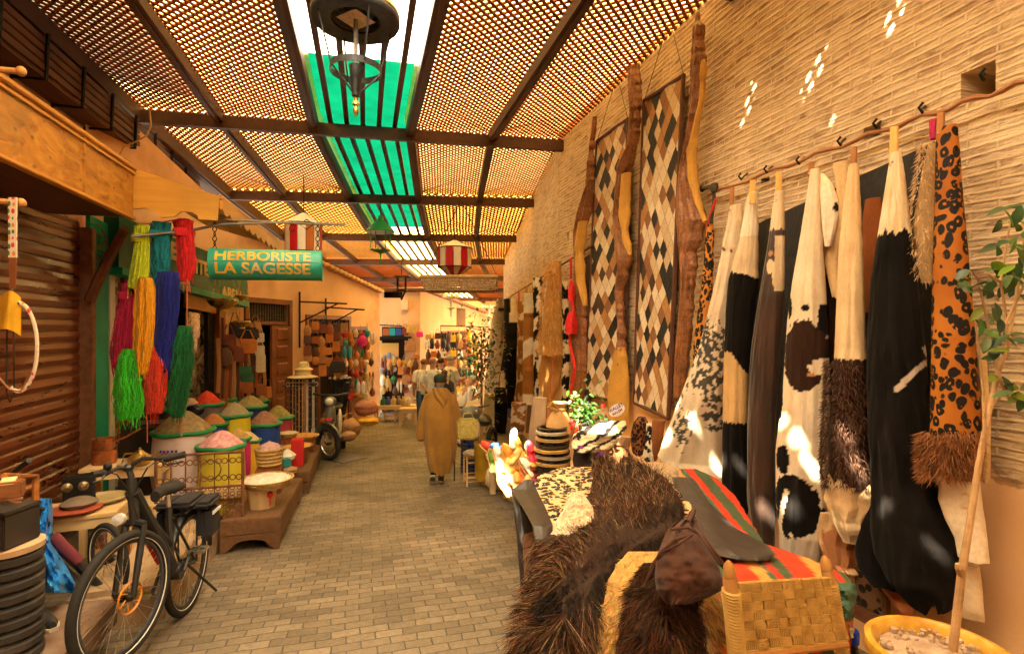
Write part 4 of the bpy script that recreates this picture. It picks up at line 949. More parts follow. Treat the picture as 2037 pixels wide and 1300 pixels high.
for px, cc in ((1032, (.5, .02, .08)), (1048, (.45, .2, .05)), (1060, (.5, .25, .06)), (1016, (.4, .1, .03)), (1110, (.45, .12, .03)), (1136, (.6, .02, .05)), (1096, (.05, .04, .03))):
    py = lerp(600, 488, (px - 998) / 182); p, n, tt, Z = onwall(px, py, .12)
    MB().box(p + Vector((0, 0, -.13)), (.02, .04, .28)).build('strap', M('strap_%d' % px, cc, .6, .2, 9), rail2)
G_F = 'hides in the farther row on the wall'
def far(lab, rows, cfn, mat=None, off=.16, b=.12, sd=0., nm='cowhide', cat='cowhide'):
    t = hidething(nm, lab, cat, rows[-1][1], rows[-1][0], off, G_F); hide('pelt', rows, off, b, cfn, mat or HAIRHIDE, t, 36, 90, .1, .5, sd); return t
far('cream hide roll with black flecks at the far end of the brick wall', [(592, 990, 1000), (640, 979, 1001), (690, 973, 1000), (760, 966, 998), (830, 962, 995), (875, 960, 992)], lambda x, y: (.04, .035, .03) if fbm(x / 6., y / 9., 2) > .42 else ((.12, .07, .04) if x < 970 + (750 - y) * .06 else (.62, .53, .36)), off=.3, sd=1.)
far('black hide with white lower edge in the farther row', [(594, 1004, 1028), (694, 1003, 1033), (763, 992, 1029), (810, 996, 1022)], lambda x, y: WHITE_ if (x > 1021 and y < 640) or inside(x, y, (1006, 775, 7, 40)) else BLK, off=.2, sd=2.)
far('orange brown and white banded hide in the farther row', [(583, 1044, 1060), (690, 1042, 1060), (788, 1041, 1062), (812, 1044, 1060)], lambda x, y: WHITE_ if y < 622 or 678 < y + (x - 1050) * .8 < 712 or y > 784 else (.36, .15, .035), off=.2, sd=3.)
far('hide with black and white blocks in the farther row', [(552, 1060, 1088), (650, 1061, 1090), (812, 1062, 1082)], lambda x, y: BLK if fbm(x / 9., y / 26., 8) > -.05 else WHITE_, off=.12, b=.05, sd=4.)
far('brown and white small hide between the black one and the banded one', [(600, 1030, 1044), (640, 1030, 1046), (760, 1028, 1042), (830, 1018, 1042)], lambda x, y: (.30, .12, .03) if fbm(x / 9., y / 20., 1) > -.2 else CREAM_, off=.15, b=.06, sd=4.5)
t = far('golden furry hide with a leather tail in the farther row', [(520, 1103, 1115), (564, 1089, 1116), (610, 1084, 1118), (666, 1079, 1119), (705, 1077, 1120)], lambda x, y: (.52, .26, .07), off=.2, sd=5., nm='fur_pelt', cat='pelt')
fringe([(520, 1103, 1115), (564, 1089, 1116), (666, 1079, 1119), (705, 1077, 1120)], .2, 1200, .09, (.58, .32, .1), FURHAIR, t, bulge=.12, wd=.008)
hide('leather_tail', [(695, 1081, 1121), (749, 1069, 1115), (775, 1076, 1108), (798, 1083, 1097)], .18, .05, lambda x, y: (.46, .22, .055), SMOOTHSKIN, t, 24, 30, .3, .5, 6.)
far('dark striped hide squeezed beside the golden fur', [(560, 1118, 1130), (700, 1120, 1134), (810, 1116, 1130)], lambda x, y: BLK if math.sin(y / 7. + 2 * fbm(x / 8., y / 12.)) > -.1 else (.6, .46, .28), off=.12, b=.05, sd=7.)
t = thing('red_tassel_cord', 'red tasselled cord hanging on the scaly leather', 'tassel', onwall(1135, 700, .25)[0])
for py, r in ((575, .05), (638, .09)): MB().lathe([(.001, .12), (r * .5, .1), (r, -.02), (r * .8, -.16), (.001, -.17)], 10, onwall(1137, py, .26)[0], wob=.3).build('tassel', M('red_wool', (.62, .02, .02), .85, .3, 30, .4), t)
MB().tube([onwall(lerp(1136, 1140, i / 9) + 5 * math.sin(i * 1.3), lerp(590, 800, i / 9), .26)[0] for i in range(10)], .018, 6).build('cord', M('red_wool', (.62, .02, .02)), t)
def pelt(name, rows, cfn, mat, parent, nu=40, nv=60, dome=.05, back=.05, wav=.02, f=1.6, seed=0., jag=2.):
    y0, y1 = rows[0][0], rows[-1][0]
    def pt(u, v):
        y = lerp(y0, y1, v); xl, xr, Z = pl(rows, y); j = jag * fbm(y / 8., seed); j2 = jag * fbm(y / 8., seed + 20)
        x = lerp(xl + j, xr + j2, u); zz = Z - dome * math.sin(math.pi * u) * min(1, 4 * v + .2) + wav * fbm(u * f * 2 + seed, v * f * 3, seed)
        return x, y, zz
    def fn(u, v):
        if u < .6: x, y, z = pt(u / .6, v); return at(x, y, z)
        x, y, z = pt(1 - (u - .6) / .4, v); return at(x, y, z + back * (1 if .6 < u < .99 else .3))
    m = MB(); m.grid(fn, nu, nv, (lambda u, v: cfn(*pt(u / .6 if u < .6 else 1 - (u - .6) / .4, v)[:2])) if cfn else None, closed=True)
    m.f.append(tuple(range(nu - 1, -1, -1))); m.mi.append(0); m.f.append(tuple(nv * nu + i for i in range(nu))); m.mi.append(0); m.uv = {}
    pt.rows = rows; return m.build(name, mat, parent), pt
def hairs(pt, n, L, wd, flow, cfn, parent, name='fur', curl=.35, lift=.5, seg=3, vr=(0, 1), sp=.3, droop=.35):
    ro = []; di = []; cl = []; LL = []
    for _ in range(n):
        u, v = random.random(), random.uniform(*vr); x, y, z = pt(u, v); p = at(x, y, z); dx, dy = flow(x, y)
        q = at(x + dx * 30, y + dy * 30, z + pl(pt.rows, y + dy * 30)[-1] - pl(pt.rows, y)[-1]) - p; to = (CAM - p).normalized()
        sw = .9 * fbm(x / 34., y / 34., 4.); qn = q.normalized(); sdn = to.cross(qn); cs_ = max(-1, min(1, fbm(x / 7., y / 7., 6.)))
        ro.append(p); di.append(qn + sdn * (sw + .35 * cs_) + to * (lift + .2 * cs_) + Vector((random.gauss(0, sp * .5), random.gauss(0, sp * .5), random.gauss(0, sp * .5)))); cl.append(tuple(c * (1 + .5 * cs_) for c in cfn(x, y))); LL.append(L * random.uniform(.5, 1.25) * (1 + .3 * cs_))
    m = MB(); m.strands(ro, di, LL, wd, seg, droop, curl, cl); return m.build(name, FURHAIR, parent)
def cam2w(xc, zc, z): return Vector((SY * zc + CY * xc, CY * zc - SY * xc, z))
tb = thing('display_table', 'low plank table buried under furs and cloths at the lane edge', 'table', cam2w(.62, 2.85, 0), -R(YAW))
mm = RZ(-R(YAW)); c0 = cam2w(.62, 2.85, .64)
MB().box(c0, (1.12, 1.56, .04), m=mm, bev=.004).build('tabletop', DARKWOOD, tb)
for sx, sy in ((-1, -1), (-1, 1), (1, -1), (1, 1)):
    p = cam2w(.62 + sx * .5, 2.85 + sy * .7, .31); MB().box(p, (.06, .06, .62), m=mm).build('leg', PALEWOODZ, tb)
GREYL = hidemat('grey_leather', .42, (4, 4, 4), .4, 0., .5)
FT = 'furs and skins piled on the table'
def cl_(c, a=.2): return lambda x, y: tuple(q * (1 + a * nz((x / 14, y / 14, 1.))) for q in c)
def stripes(x, y):
    s = x - (1378 + (y - 950) * .83) + 4 * fbm(x / 40., y / 40.)
    s = s % 118 if y < 1180 else (s * .8 + 40) % 118
    if s < 14: return (.45, .03, .01)
    if s < 38: return (.05, .075, .035)
    if s < 44: return (.50, .03, .01)
    if s < 84: return (.48, .04, .012)
    return (.70, .26, .06) if s < 108 else (.05, .10, .06)
t = thing('striped_cloth', 'red, green and orange striped blanket spread under the furs beside the rope chair', 'blanket', at(1500, 1090, 2.9), 0)
pelt('blanket', [(932, 1350, 1384, 3.95), (950, 1345, 1425, 3.8), (985, 1345, 1462, 3.5), (1030, 1350, 1490, 3.15), (1080, 1380, 1520, 2.8), (1110, 1395, 1610, 2.6), (1140, 1420, 1680, 2.45), (1170, 1440, 1704, 2.36), (1200, 1470, 1700, 2.32), (1330, 1500, 1690, 2.28)], stripes, M('wool_cloth', (.5, .5, .5), .9, .12, 20, .5, 90, .004, attr=True), t, 60, 110, .02, .04, .05, 1.2, 3.)
pelt('front_fall', [(1180, 1380, 1470, 2.08), (1240, 1385, 1475, 2.02), (1340, 1390, 1480, 1.97)], stripes, MATS['wool_cloth'], t, 40, 50, .02, .03, .03, 1.2, 4.)
pelt('green_hem', [(1158, 1655, 1700, 2.30), (1180, 1662, 1706, 2.28), (1215, 1670, 1698, 2.27), (1235, 1680, 1692, 2.27)], lambda x, y: (.05, .11, .07), MATS['wool_cloth'], t, 30, 30, .06, .03, .03, 1.2, 5.)
t = thing('leopard_cloth', 'leopard printed cloth lying under the brown fur at the back of the table', 'cloth', at(1200, 960, 3.5), 0, FT)
pelt('cloth', [(928, 1120, 1300, 3.85), (945, 1072, 1310, 3.65), (965, 1058, 1345, 3.5), (1000, 1080, 1378, 3.2), (1040, 1098, 1388, 2.9), (1075, 1108, 1380, 2.72)], None, LEOPARD_P, t, 60, 50, .03, .04, .02, 1.5, 1.)
t = thing('black_leather', 'strip of black leather folded over the left edge of the fur table and hanging down', 'leather', at(1050, 1080, 3.1), 0, FT)
pelt('top_fold', [(953, 1046, 1060, 3.42), (974, 1017, 1068, 3.36), (1010, 1040, 1086, 3.0), (1045, 1060, 1100, 2.72), (1080, 1064, 1098, 2.6)], cl_((.028, .021, .018)), GREYL, t, 30, 40, .02, .02, .01, 1., 2., .5)
pelt('hanging_side', [(972, 1016, 1024, 3.45), (1002, 1021, 1062, 3.3), (1080, 1029, 1066, 3.05), (1160, 1035, 1062, 2.95), (1212, 1038, 1054, 2.9), (1224, 1042, 1048, 2.9)], cl_((.022, .018, .017)), GREYL, t, 30, 50, .03, .02, .02, 1., 3., .5)
t = thing('taupe_fur', 'short grey beige fur piece at the back right of the table', 'fur', at(1300, 945, 3.7), 0, FT)
_, p_ = pelt('skin', [(920, 1228, 1330, 3.92), (935, 1246, 1352, 3.82), (960, 1268, 1352, 3.62), (988, 1280, 1320, 3.45)], cl_((.40, .28, .18), .3), HAIRHIDE, t, 44, 40, .05, .05, .03, 2., 2.)
hairs(p_, 1800, .035, .004, lambda x, y: (.3, .9), lambda x, y: tuple(c * random.uniform(.7, 1.3) for c in (.45, .31, .2)), t)
t = thing('grey_leather', 'smooth dark grey leather lying over the striped blanket behind the suede pouch', 'leather', at(1430, 1050, 2.9), 0, FT)
pelt('skin', [(948, 1336, 1376, 3.62), (1000, 1350, 1412, 3.22), (1050, 1370, 1465, 2.85), (1085, 1405, 1530, 2.62), (1102, 1420, 1540, 2.55), (1114, 1470, 1528, 2.5)], cl_((.04, .030, .026)), GREYL, t, 40, 50, .02, .02, .02, 1.3, 6., 1.)
t = thing('cream_fur', 'cream tuft of long fur between the leopard cloth and the brown fur', 'fur', at(1140, 1030, 2.9), 0, FT)
_, p_ = pelt('skin', [(978, 1136, 1160, 3.22), (1010, 1122, 1180, 2.98), (1045, 1100, 1185, 2.75), (1062, 1095, 1150, 2.65)], cl_((.62, .48, .32)), HAIRHIDE, t, 30, 30, .04, .05, .02, 2., 2.)
hairs(p_, 1500, .07, .004, lambda x, y: (-.4, .8), lambda x, y: tuple(c * random.uniform(.75, 1.15) for c in (.74, .6, .42)), t)
def ridge(x, y): return nearseg(x, y, (1120, 1190), (1345, 1025))[0]
def browns(x, y):
    k = random.random(); r = ridge(x, y); up = max(0, min(1, (1060 - y) / 110))
    if r < 28 and k < .8: return tuple(c * random.uniform(.7, 1.3) for c in (.012, .008, .006))
    if k < .07 + .25 * up or (x < 1075 and k < .35): return tuple(c * random.uniform(.7, 1.2) for c in (.24, .14, .07))  # paler hairs: tan left edge, plus gloss highlights put into the colour
    if k < .22: return tuple(c * random.uniform(.6, 1.2) for c in (.15, .095, .06))
    if k < .46: return tuple(c * random.uniform(.7, 1.3) for c in (.105, .038, .013))
    return tuple(c * random.uniform(.6, 1.4) for c in (.024, .011, .006))
t = thing('brown_fur', 'large shaggy dark brown fur heaped over the table and falling over its front', 'fur', at(1190, 1120, 2.5), 0, FT)
RF = [(922, 1176, 1282, 3.78), (950, 1180, 1325, 3.55), (985, 1172, 1352, 3.25), (1020, 1140, 1362, 3.0), (1050, 1085, 1345, 2.75), (1080, 1064, 1300, 2.55), (1120, 1066, 1240, 2.38), (1165, 1066, 1212, 2.22), (1210, 1054, 1200, 2.1), (1260, 1040, 1188, 2.03), (1345, 1040, 1178, 1.97)]
_, p_ = pelt('skin', RF, lambda x, y: (.035, .018, .012), HAIRHIDE, t, 70, 90, .10, .08, .06, 1.6, 7.)
def flow(x, y):
    s = (y - 1190) - (x - 1120) * (-.733)     # signed side of the ridge
    a = (-.55, -.75) if s < 0 else (.15, 1.)
    if s < 0 and y < 1040: a = (-.1, -1.) if random.random() < .5 else (.15, .9)
    if x < 1120: a = (-.8, .5)
    return a
hairs(p_, 42000, .115, .0026, flow, browns, t, 'fur', .26, .16, 4, (0, 1), .24, .55)
t = thing('tan_edged_fur', 'dark brown fur edged with golden tan hide hanging at the table front below the pouch', 'fur', at(1310, 1240, 2.1), 0, FT)
_, p_ = pelt('tan_edge', [(1096, 1250, 1330, 2.40), (1120, 1228, 1320, 2.28), (1150, 1212, 1300, 2.18), (1200, 1200, 1280, 2.06), (1260, 1186, 1260, 1.97), (1345, 1172, 1240, 1.91)], cl_((.44, .25, .075), .3), HAIRHIDE, t, 36, 60, .03, .03, .02, 2., 8.)
hairs(p_, 2600, .03, .0035, lambda x, y: (-.5, .8), lambda x, y: tuple(c * random.uniform(.6, 1.2) for c in (.48, .28, .085)), t)
_, p2_ = pelt('tan_flank', [(1172, 1392, 1440, 2.02), (1210, 1380, 1444, 1.97), (1240, 1384, 1438, 1.95), (1270, 1394, 1420, 1.93), (1345, 1388, 1406, 1.9)], cl_((.50, .28, .10), .3), HAIRHIDE, t, 30, 50, .04, .04, .02, 2., 9.)
hairs(p2_, 2600, .05, .0038, lambda x, y: (.5, .9), lambda x, y: tuple(c * random.uniform(.5, 1.25) for c in (.55, .32, .13)), t)
_, p3_ = pelt('dark_back', [(1118, 1280, 1330, 2.22), (1150, 1262, 1400, 2.1), (1200, 1250, 1412, 2.0), (1260, 1236, 1408, 1.94), (1345, 1215, 1400, 1.88)], lambda x, y: (.035, .016, .01), HAIRHIDE, t, 50, 60, .06, .05, .04, 2., 10.)
def dk(x, y):
    k = random.random()
    return tuple(c * random.uniform(.6, 1.4) for c in ((.10, .038, .014) if k < .35 else (.026, .012, .007)))
hairs(p3_, 16000, .08, .0026, lambda x, y: (-.6 if x < 1330 else .6, .8), dk, t, 'fur', .3, .2, 4)
SUEDE = hidemat('brown_suede', .9, (5, 5, 5), .4, .1, .1)
t = thing('suede_pouch', 'brown suede drawstring pouch lying on the furs', 'pouch', at(1368, 1190, 2.0), 0)
RB = [(1032, 1352, 1392, 2.12), (1044, 1336, 1398, 2.08), (1056, 1326, 1402, 2.05), (1075, 1318, 1408, 1.98), (1110, 1304, 1424, 1.92), (1150, 1303, 1438, 1.88), (1172, 1306, 1438, 1.87), (1188, 1315, 1410, 1.87), (1201, 1326, 1370, 1.88)]
def pouchpt(u, v):
    y = lerp(1032, 1201, v); xl, xr, Z = pl(RB, y); a = math.cos(u * 2 * math.pi); s = math.sin(u * 2 * math.pi); x = (xl + xr) / 2 + a * (xr - xl) / 2
    pleat = .02 * math.sin(a * 11 + 1.5 * math.sin(v * 5)) * max(0, 1 - abs(v - .12) * 1.8) + .02 * fbm(a * 2.5, v * 4, 3.)
    return at(x, y, Z - (.10 * min(1, .35 + v * 1.3) * s if s > 0 else .03 * s) - pleat)
m = MB(); m.grid(pouchpt, 72, 70, lambda u, v: tuple(c * (1 + .25 * nz((u * 9, v * 9, 2))) for c in (.055, .021, .012)), closed=True)
m.f.append(tuple(range(71, -1, -1))); m.mi.append(0); m.f.append(tuple(70 * 72 + i for i in range(72))); m.mi.append(0); m.uv = {}; m.build('pouch_body', SUEDE, t)
CORD = M('suede_cord', (.07, .028, .017), .85, .3, 12, .3)
for pts in ([(1378, 1062, 1.88), (1345, 1072, 1.86), (1318, 1094, 1.88), (1300, 1120, 1.9), (1288, 1150, 1.92), (1281, 1165, 1.92)], [(1378, 1062, 1.88), (1350, 1082, 1.85), (1312, 1100, 1.88), (1298, 1135, 1.9), (1284, 1158, 1.92)],
            [(1335, 1052, 1.95), (1370, 1048, 1.93), (1400, 1068, 1.9), (1424, 1100, 1.86), (1444, 1128, 1.86)], [(1382, 1050, 1.92), (1408, 1085, 1.84), (1430, 1120, 1.82), (1446, 1135, 1.85)]):
    MB().tube([at(*p) for p in pts], .006, 6, flat=.6).build('drawstring', CORD, t)
MB().tube([at(1370, 1036, 2.05), at(1378, 1024, 2.06), at(1380, 1014, 2.07), at(1376, 1018, 2.08), at(1368, 1032, 2.08)], .009, 6).build('drawstring', CORD, t)
ROPE = M('straw_rope', (.50, .31, .085), .8, .3, 14, .7, 120, .004, spec=.2, col2=(.34, .185, .045))
CHW = wood('chair_wood', (.33, .14, .035), (.46, .23, .065), .45, 2, .8)
ch = thing('rope_chair', 'wooden chair with woven straw rope back standing against the striped blanket', 'chair', at(1565, 1300, 1.75) * 1, 0)
ch.location.z = 0
TL, TR, BR, BL = at(1466, 1158, 1.78), at(1648, 1147, 1.98), at(1683, 1276, 1.96), at(1482, 1298, 1.76)
nrm = (TR - TL).cross(BL - TL).normalized(); nrm = nrm if nrm.dot(CAM - TL) > 0 else -nrm
B2 = lambda u, v, o=0.: TL.lerp(TR, u).lerp(BL.lerp(BR, u), v) + nrm * o
m = MB(); nh = 44
for i in range(nh):
    v = (i + .5) / nh
    m.tube([B2(u / 40, v, .0065 * (1 if (int(u / 40 * 9) + i // 6) % 2 else -1) + .001 * math.sin(u * 2.3 + i)) for u in range(-1, 42)], .0032, 5, col=None)
for j in range(9):
    for q in range(6):
        u = (j + .1 + q * .16) / 9
        m.tube([B2(u, v / 30, .0065 * (-1 if (j + int(v * nh / 30) // 6) % 2 else 1)) for v in range(0, 31)], .0034, 5)
m.build('woven_back', ROPE, ch)
for top, low, r in (((1449, 1114, 1.75), (1466, 1298, 1.75), .021), ((1640, 1105, 2.0), (1672, 1290, 1.98), .021)):
    a, b = at(*top), at(*low); d = (b - a).normalized(); foot = a + d * ((a.z + .0) / -d.z)
    MB().tube([a, a + d * .015, a + d * .05, a + d * .052, a + d * .056, b, foot], [.005, r * .8, r, r * .85, r, r * 1.05, r], 12).build('post', CHW, ch)
    m = MB()
    if r: 
        for i in range(24): c = a + d * (.10 + i * .0105); m.tube([c + Vector((math.cos(q), math.sin(q), .12 * math.sin(q))) * (r + .005) for q in [k2 * .7 for k2 in range(9)]], .0055, 4, closed=True)
    m.build('rope_binding', ROPE, ch)
fwd_ = -nrm; fwd_.z = 0; fwd_.normalize()
sd_ = (TR - TL); sd_.z = 0; wv = sd_.length; sd_.normalize()
p0 = at(1466, 1298, 1.75); 
for k2 in (0, 1):
    p = p0 + sd_ * (wv * 1.0 * k2) + nrm * .36; MB().tube([Vector((p.x, p.y, 0)), Vector((p.x, p.y, .5))], .02, 8).build('leg', CHW, ch)
q0 = Vector((p0.x, p0.y, .46)); n2 = Vector((nrm.x, nrm.y, 0)).normalized()
m = MB(); m.prism([q0, q0 + sd_ * wv, q0 + sd_ * wv + n2 * .36, q0 + n2 * .36], (0, 0, .04)); m.build('woven_seat', ROPE, ch, smooth=False)
MB().tube([BL + sd_ * -.01 - Vector((0, 0, .006)), BR - Vector((0, 0, .006))], .014, 8).build('lower_rail', CHW, ch)
k = N('carved_wood'); co = k.coord('Object'); v = k.new('ShaderNodeTexVoronoi'); v.inputs['Scale'].default_value = 17; k.link(co, v.inputs['Vector'])
f_ = k.ramp(v.outputs['Distance'], [(.36, 1.), (.42, 0.)]); k.link(k.mix(f_, (.13, .06, .03), (.012, .007, .005)), k.b.inputs['Base Color']); k.bump(k.math('MULTIPLY', f_, -1.), .8, .02); CARV = k.m
t = thing('carved_panel', 'small dark fretwork wooden panel leaning on the wall under the black hide', 'panel', onwall(1740, 1240, .15)[0], 0)
quadsheet([(1706, 1120), (1766, 1150), (1766, 1226), (1706, 1196)], .13, .02, 4, 4, 0.).build('fretwork', CARV, t)
quadsheet([(1700, 1196), (1768, 1230), (1768, 1262), (1700, 1222)], .13, .025, 4, 4, 0.).build('frame', DARKWOOD, t); quadsheet([(1764, 1140), (1772, 1140), (1772, 1262), (1764, 1258)], .13, .03, 2, 4, 0.).build('frame', DARKWOOD, t)
t = thing('water_bottle', 'dark bottle with a bright blue cap standing behind the rope chair', 'bottle', at(1692, 1300, 2.45), 0)
b = at(1694, 1264, 2.45); MB().lathe([(.001, -.35), (.05, -.35), (.052, -.12), (.03, -.06), (.022, -.03), (.022, -.02)], 14, b).build('body', M('dark_plastic', (.03, .03, .035), .25, .2, 6, 0), t)
MB().lathe([(.001, .03), (.028, .03), (.031, .015), (.031, -.028), (.001, -.028)], 14, b).build('cap', M('blue_plastic', (.01, .05, .55), .3, .1, 6, 0), t)
t = pelt('pink_bag', [(1205, 1676, 1690, 2.35), (1225, 1676, 1694, 2.35), (1250, 1682, 1700, 2.35), (1268, 1690, 1698, 2.35)], lambda x, y: (.5, .16, .15) if y < 1248 else (.7, .62, .5), MATS['wool_cloth'], None, 24, 30, .03, .03, .02)[0]
tag(t, 'crumpled pink and white plastic bag hanging behind the rope chair', 'bag')
pt_ = thing('potted_tree', 'slender potted fig tree with loose green leaves in a yellow glazed pot', 'plant', at(1872, 1285, 2.05), 0); pt_.location.z = 0
pc = at(1872, 1290, 2.05); rz_ = pc.z
k = N('yellow_glaze'); k.link(k.ramp(k.noise(k.coord('Object'), 9, 5, .65), [(.3, (.38, .17, .02)), (.5, (.62, .34, .04)), (.75, (.74, .5, .14))]), k.b.inputs['Base Color']); k.b.inputs['Roughness'].default_value = .3; GLAZE = k.m
MB().lathe([(.001, 0), (.15, 0), (.17, .03), (.205, rz_ * .6), (.215, rz_ - .07), (.225, rz_ - .06), (.245, rz_ - .05), (.25, rz_ - .02), (.245, rz_), (.222, rz_ + .003), (.208, rz_ - .015), (.203, rz_ - .06), (.001, rz_ - .05)], 40, (pc.x, pc.y, 0), wob=.02).build('pot', GLAZE, pt_)
SOIL = M('dry_soil', (.30, .19, .12), .95, .4, 14, .8, 50, .01, col2=(.5, .38, .28))
m = MB(); m.lathe([(.001, .025), (.08, .018), (.15, .01), (.207, 0.)], 30, (pc.x, pc.y, rz_ - .045), wob=.3)
for _ in range(130):
    a = random.uniform(0, 6.28); r = .2 * random.random() ** .5; m.ball((pc.x + r * math.cos(a), pc.y + r * math.sin(a), rz_ - .028), [random.uniform(.008, .03)] * 3, n=6, wob=.4, seed=_)
m.build('soil', SOIL, pt_)
BARK = M('pale_bark', (.46, .28, .13), .85, .3, 12, .6, 50, .006, dirt=(.22, .12, .06))
STEM = [(1896, 1292, 2.05), (1905, 1210, 2.04), (1913, 1140, 2.03), (1926, 1060, 2.04), (1937, 990, 2.05), (1946, 930, 2.06), (1955, 880, 2.06), (1968, 815, 2.07), (1984, 745, 2.08), (2004, 690, 2.09), (2020, 600, 2.10), (2034, 500, 2.1), (2044, 410, 2.1)]
m = MB(); m.tube([at(*p) for p in STEM], [.0155, .0145, .0140, .0125, .0120, .0112, .0105, .0095, .0085, .007, .006, .005, .003], 9)
m.tube([at(1912, 1142, 2.03), at(1907, 1128, 2.0), at(1905, 1120, 2.0)], [.013, .012, .008], 7)
BR_ = [[(1946, 930), (1958, 850), (1956, 780), (1948, 700), (1940, 640)], [(1968, 815), (2000, 770), (2030, 760)], [(1984, 745), (1975, 690), (1960, 620), (1945, 555), (1935, 540)], [(2004, 690), (2000, 620), (1990, 560), (2000, 500), (2010, 440)], [(2020, 600), (2040, 560), (2060, 500)], [(1990, 560), (1965, 545), (1940, 548)], [(1984, 745), (2010, 800), (2030, 770)], [(2020, 600), (1998, 650), (1985, 662)]]
for b_ in BR_: m.tube([at(x, y, 2.07 + .02 * math.sin(x)) for x, y in b_], [.006 - .004 * i / len(b_) for i in range(len(b_))], 5)
m.build('stem', BARK, pt_)
def leaf(m, base, d, up, L, Wd, col, fold=.25, n=5):
    d = d.normalized(); s = d.cross(up); s = s.normalized() if s.length > 1e-5 else d.orthogonal().normalized(); nn = s.cross(d); vs = []; fs = []
    for i in range(n + 1):
        t = i / n; w_ = Wd * math.sin(math.pi * min(1, t * .96 + .03)) ** .75 * (1 - .25 * t) / 2; c = base + d * (L * t) - nn * (L * .18 * t * t)
        vs += [c - s * w_ + nn * (w_ * fold), c, c + s * w_ + nn * (w_ * fold)]
    for i in range(n): a = 3 * i; fs += [(a, a + 1, a + 4, a + 3), (a + 1, a + 2, a + 5, a + 4)]
    m.add(vs, fs, [col] * len(vs))
def leafmat(name):
    k = N(name); a = k.new('ShaderNodeAttribute', attribute_name='col'); k.link(a.outputs[0], k.b.inputs['Base Color']); k.b.inputs['Roughness'].default_value = .38
    tb_ = k.new('ShaderNodeBsdfTranslucent'); k.link(a.outputs[0], tb_.inputs[0]); mx = k.new('ShaderNodeMixShader'); mx.inputs[0].default_value = .28
    k.link(k.b.outputs[0], mx.inputs[1]); k.link(tb_.outputs[0], mx.inputs[2]); k.link(mx.outputs[0], k.out.inputs[0]); return k.m
LEAF = leafmat('leaf')
m = MB(); random.seed(11)
for cx, cy_, n_, r in ((1944, 548, 8, 34), (1975, 560, 8, 40), (2005, 545, 9, 40), (2010, 490, 8, 34), (2015, 430, 8, 30), (1955, 640, 7, 30), (1985, 660, 8, 36), (2015, 650, 7, 34), (1965, 700, 5, 26), (2010, 760, 7, 32), (2035, 560, 9, 40), (2040, 680, 8, 40), (2035, 780, 6, 30), (1930, 575, 2, 16), (2050, 450, 8, 40)):
    for _ in range(n_):
        a = random.uniform(0, 6.28); q = r * random.random() ** .6; p = at(cx + q * math.cos(a), cy_ + q * math.sin(a), 2.07 + random.uniform(-.1, .1))
        d = Vector((random.gauss(-.1, .7), random.gauss(-.2, .7), random.gauss(-.45, .5))); k_ = random.random()
        col = (.16, .26, .02) if k_ < .12 else ((.07, .15, .03) if k_ < .5 else (.04, .085, .035))
        leaf(m, p, d, Vector((random.gauss(0, .5), random.gauss(-.6, .5), 1)), random.uniform(.05, .082), random.uniform(.03, .044), tuple(c * random.uniform(.8, 1.2) for c in col))
m.build('foliage', LEAF, pt_)
def body(name, pts, rad, mat, parent=None, edges=None, sub=2, root=0, world=True):
    """one smooth figure grown with a Skin modifier; rad are radii or (rx, ry)"""
    me = bpy.data.meshes.new(name); me.from_pydata([tuple(p) for p in pts], edges or [(i, i + 1) for i in range(len(pts) - 1)], [])
    o = bpy.data.objects.new(name, me); COL.objects.link(o)
    sk = o.modifiers.new('skin', 'SKIN'); sk.use_smooth_shade = True
    for i, r in enumerate(rad): me.skin_vertices[0].data[i].radius = r if hasattr(r, '__len__') else (r, r)
    for i in range(len(pts)): me.skin_vertices[0].data[i].use_root = (i == root)
    ss = o.modifiers.new('sub', 'SUBSURF'); ss.levels = sub; ss.render_levels = sub
    dg = bpy.context.evaluated_depsgraph_get(); nm = bpy.data.meshes.new_from_object(o.evaluated_get(dg))
    m = MB(); m.add([v.co.copy() for v in nm.vertices], [tuple(p.vertices) for p in nm.polygons])
    bpy.data.objects.remove(o); bpy.data.meshes.remove(me); bpy.data.meshes.remove(nm)
    return m.build(name, mat, parent, True, world)
def plain(name, c, rough=.7, **k): return M(name, c, rough, .22, 9, .3, **k)
bn = thing('goods_bench', 'low wooden bench along the brick wall carrying belts, slippers and bags', 'bench', (2.0, 5.6, gz(5.6)), 0)
MB().box((2.05, 5.75, .12), (1.0, 2.6, .05), bev=.005).build('bench_top', PALEWOOD, bn)
for x in (1.62, 2.48):
    for y in (4.6, 6.9): MB().box((x, y, -.12), (.07, .07, .52)).build('leg', PALEWOODZ, bn)
g = 'coiled belts stacked beside the fur table'
random.seed(5)
BELTM = []
for i, (c, r) in enumerate((((.02, .016, .014), .3), ((.55, .34, .10), .35), ((.06, .035, .02), .35), ((.5, .42, .3), .4))): BELTM.append(M('belt_%s' % 'abcd'[i], c, r, .3, 9, .2, spec=.6))
bc = at(1098, 935, 4.75); bz = bc.z
for i in range(13):
    z = bz + i * .030; j = random.uniform(-.015, .015); m = MB(); rr = .155 - .03 * (i / 13) ** 2
    for q in range(2):
        m.lathe([(rr, z + q * .014), (rr + .006, z + .004 + q * .014), (rr + .006, z + .010 + q * .014), (rr, z + .013 + q * .014), (rr - .03, z + .012 + q * .014), (rr - .03, z + q * .014)], 26, (bc.x + j, bc.y + j, 0), wob=.05, seed=i)
    m.solo('belt_coil', BELTM[[0, 0, 1, 0, 3, 0, 1, 2, 0, 1, 0, 3, 0][i]], 'glossy coiled belt in the striped stack beside the fur table', 'belt', g)
TANB = M('tan_skin_bag', (.52, .30, .11), .75, .25, 8, .4)
t = thing('sack_bag', 'tan skin sack bag tied with a thick rope on top of the belt stack', 'bag', at(1112, 866, 4.8))
c = at(1112, 868, 4.85)
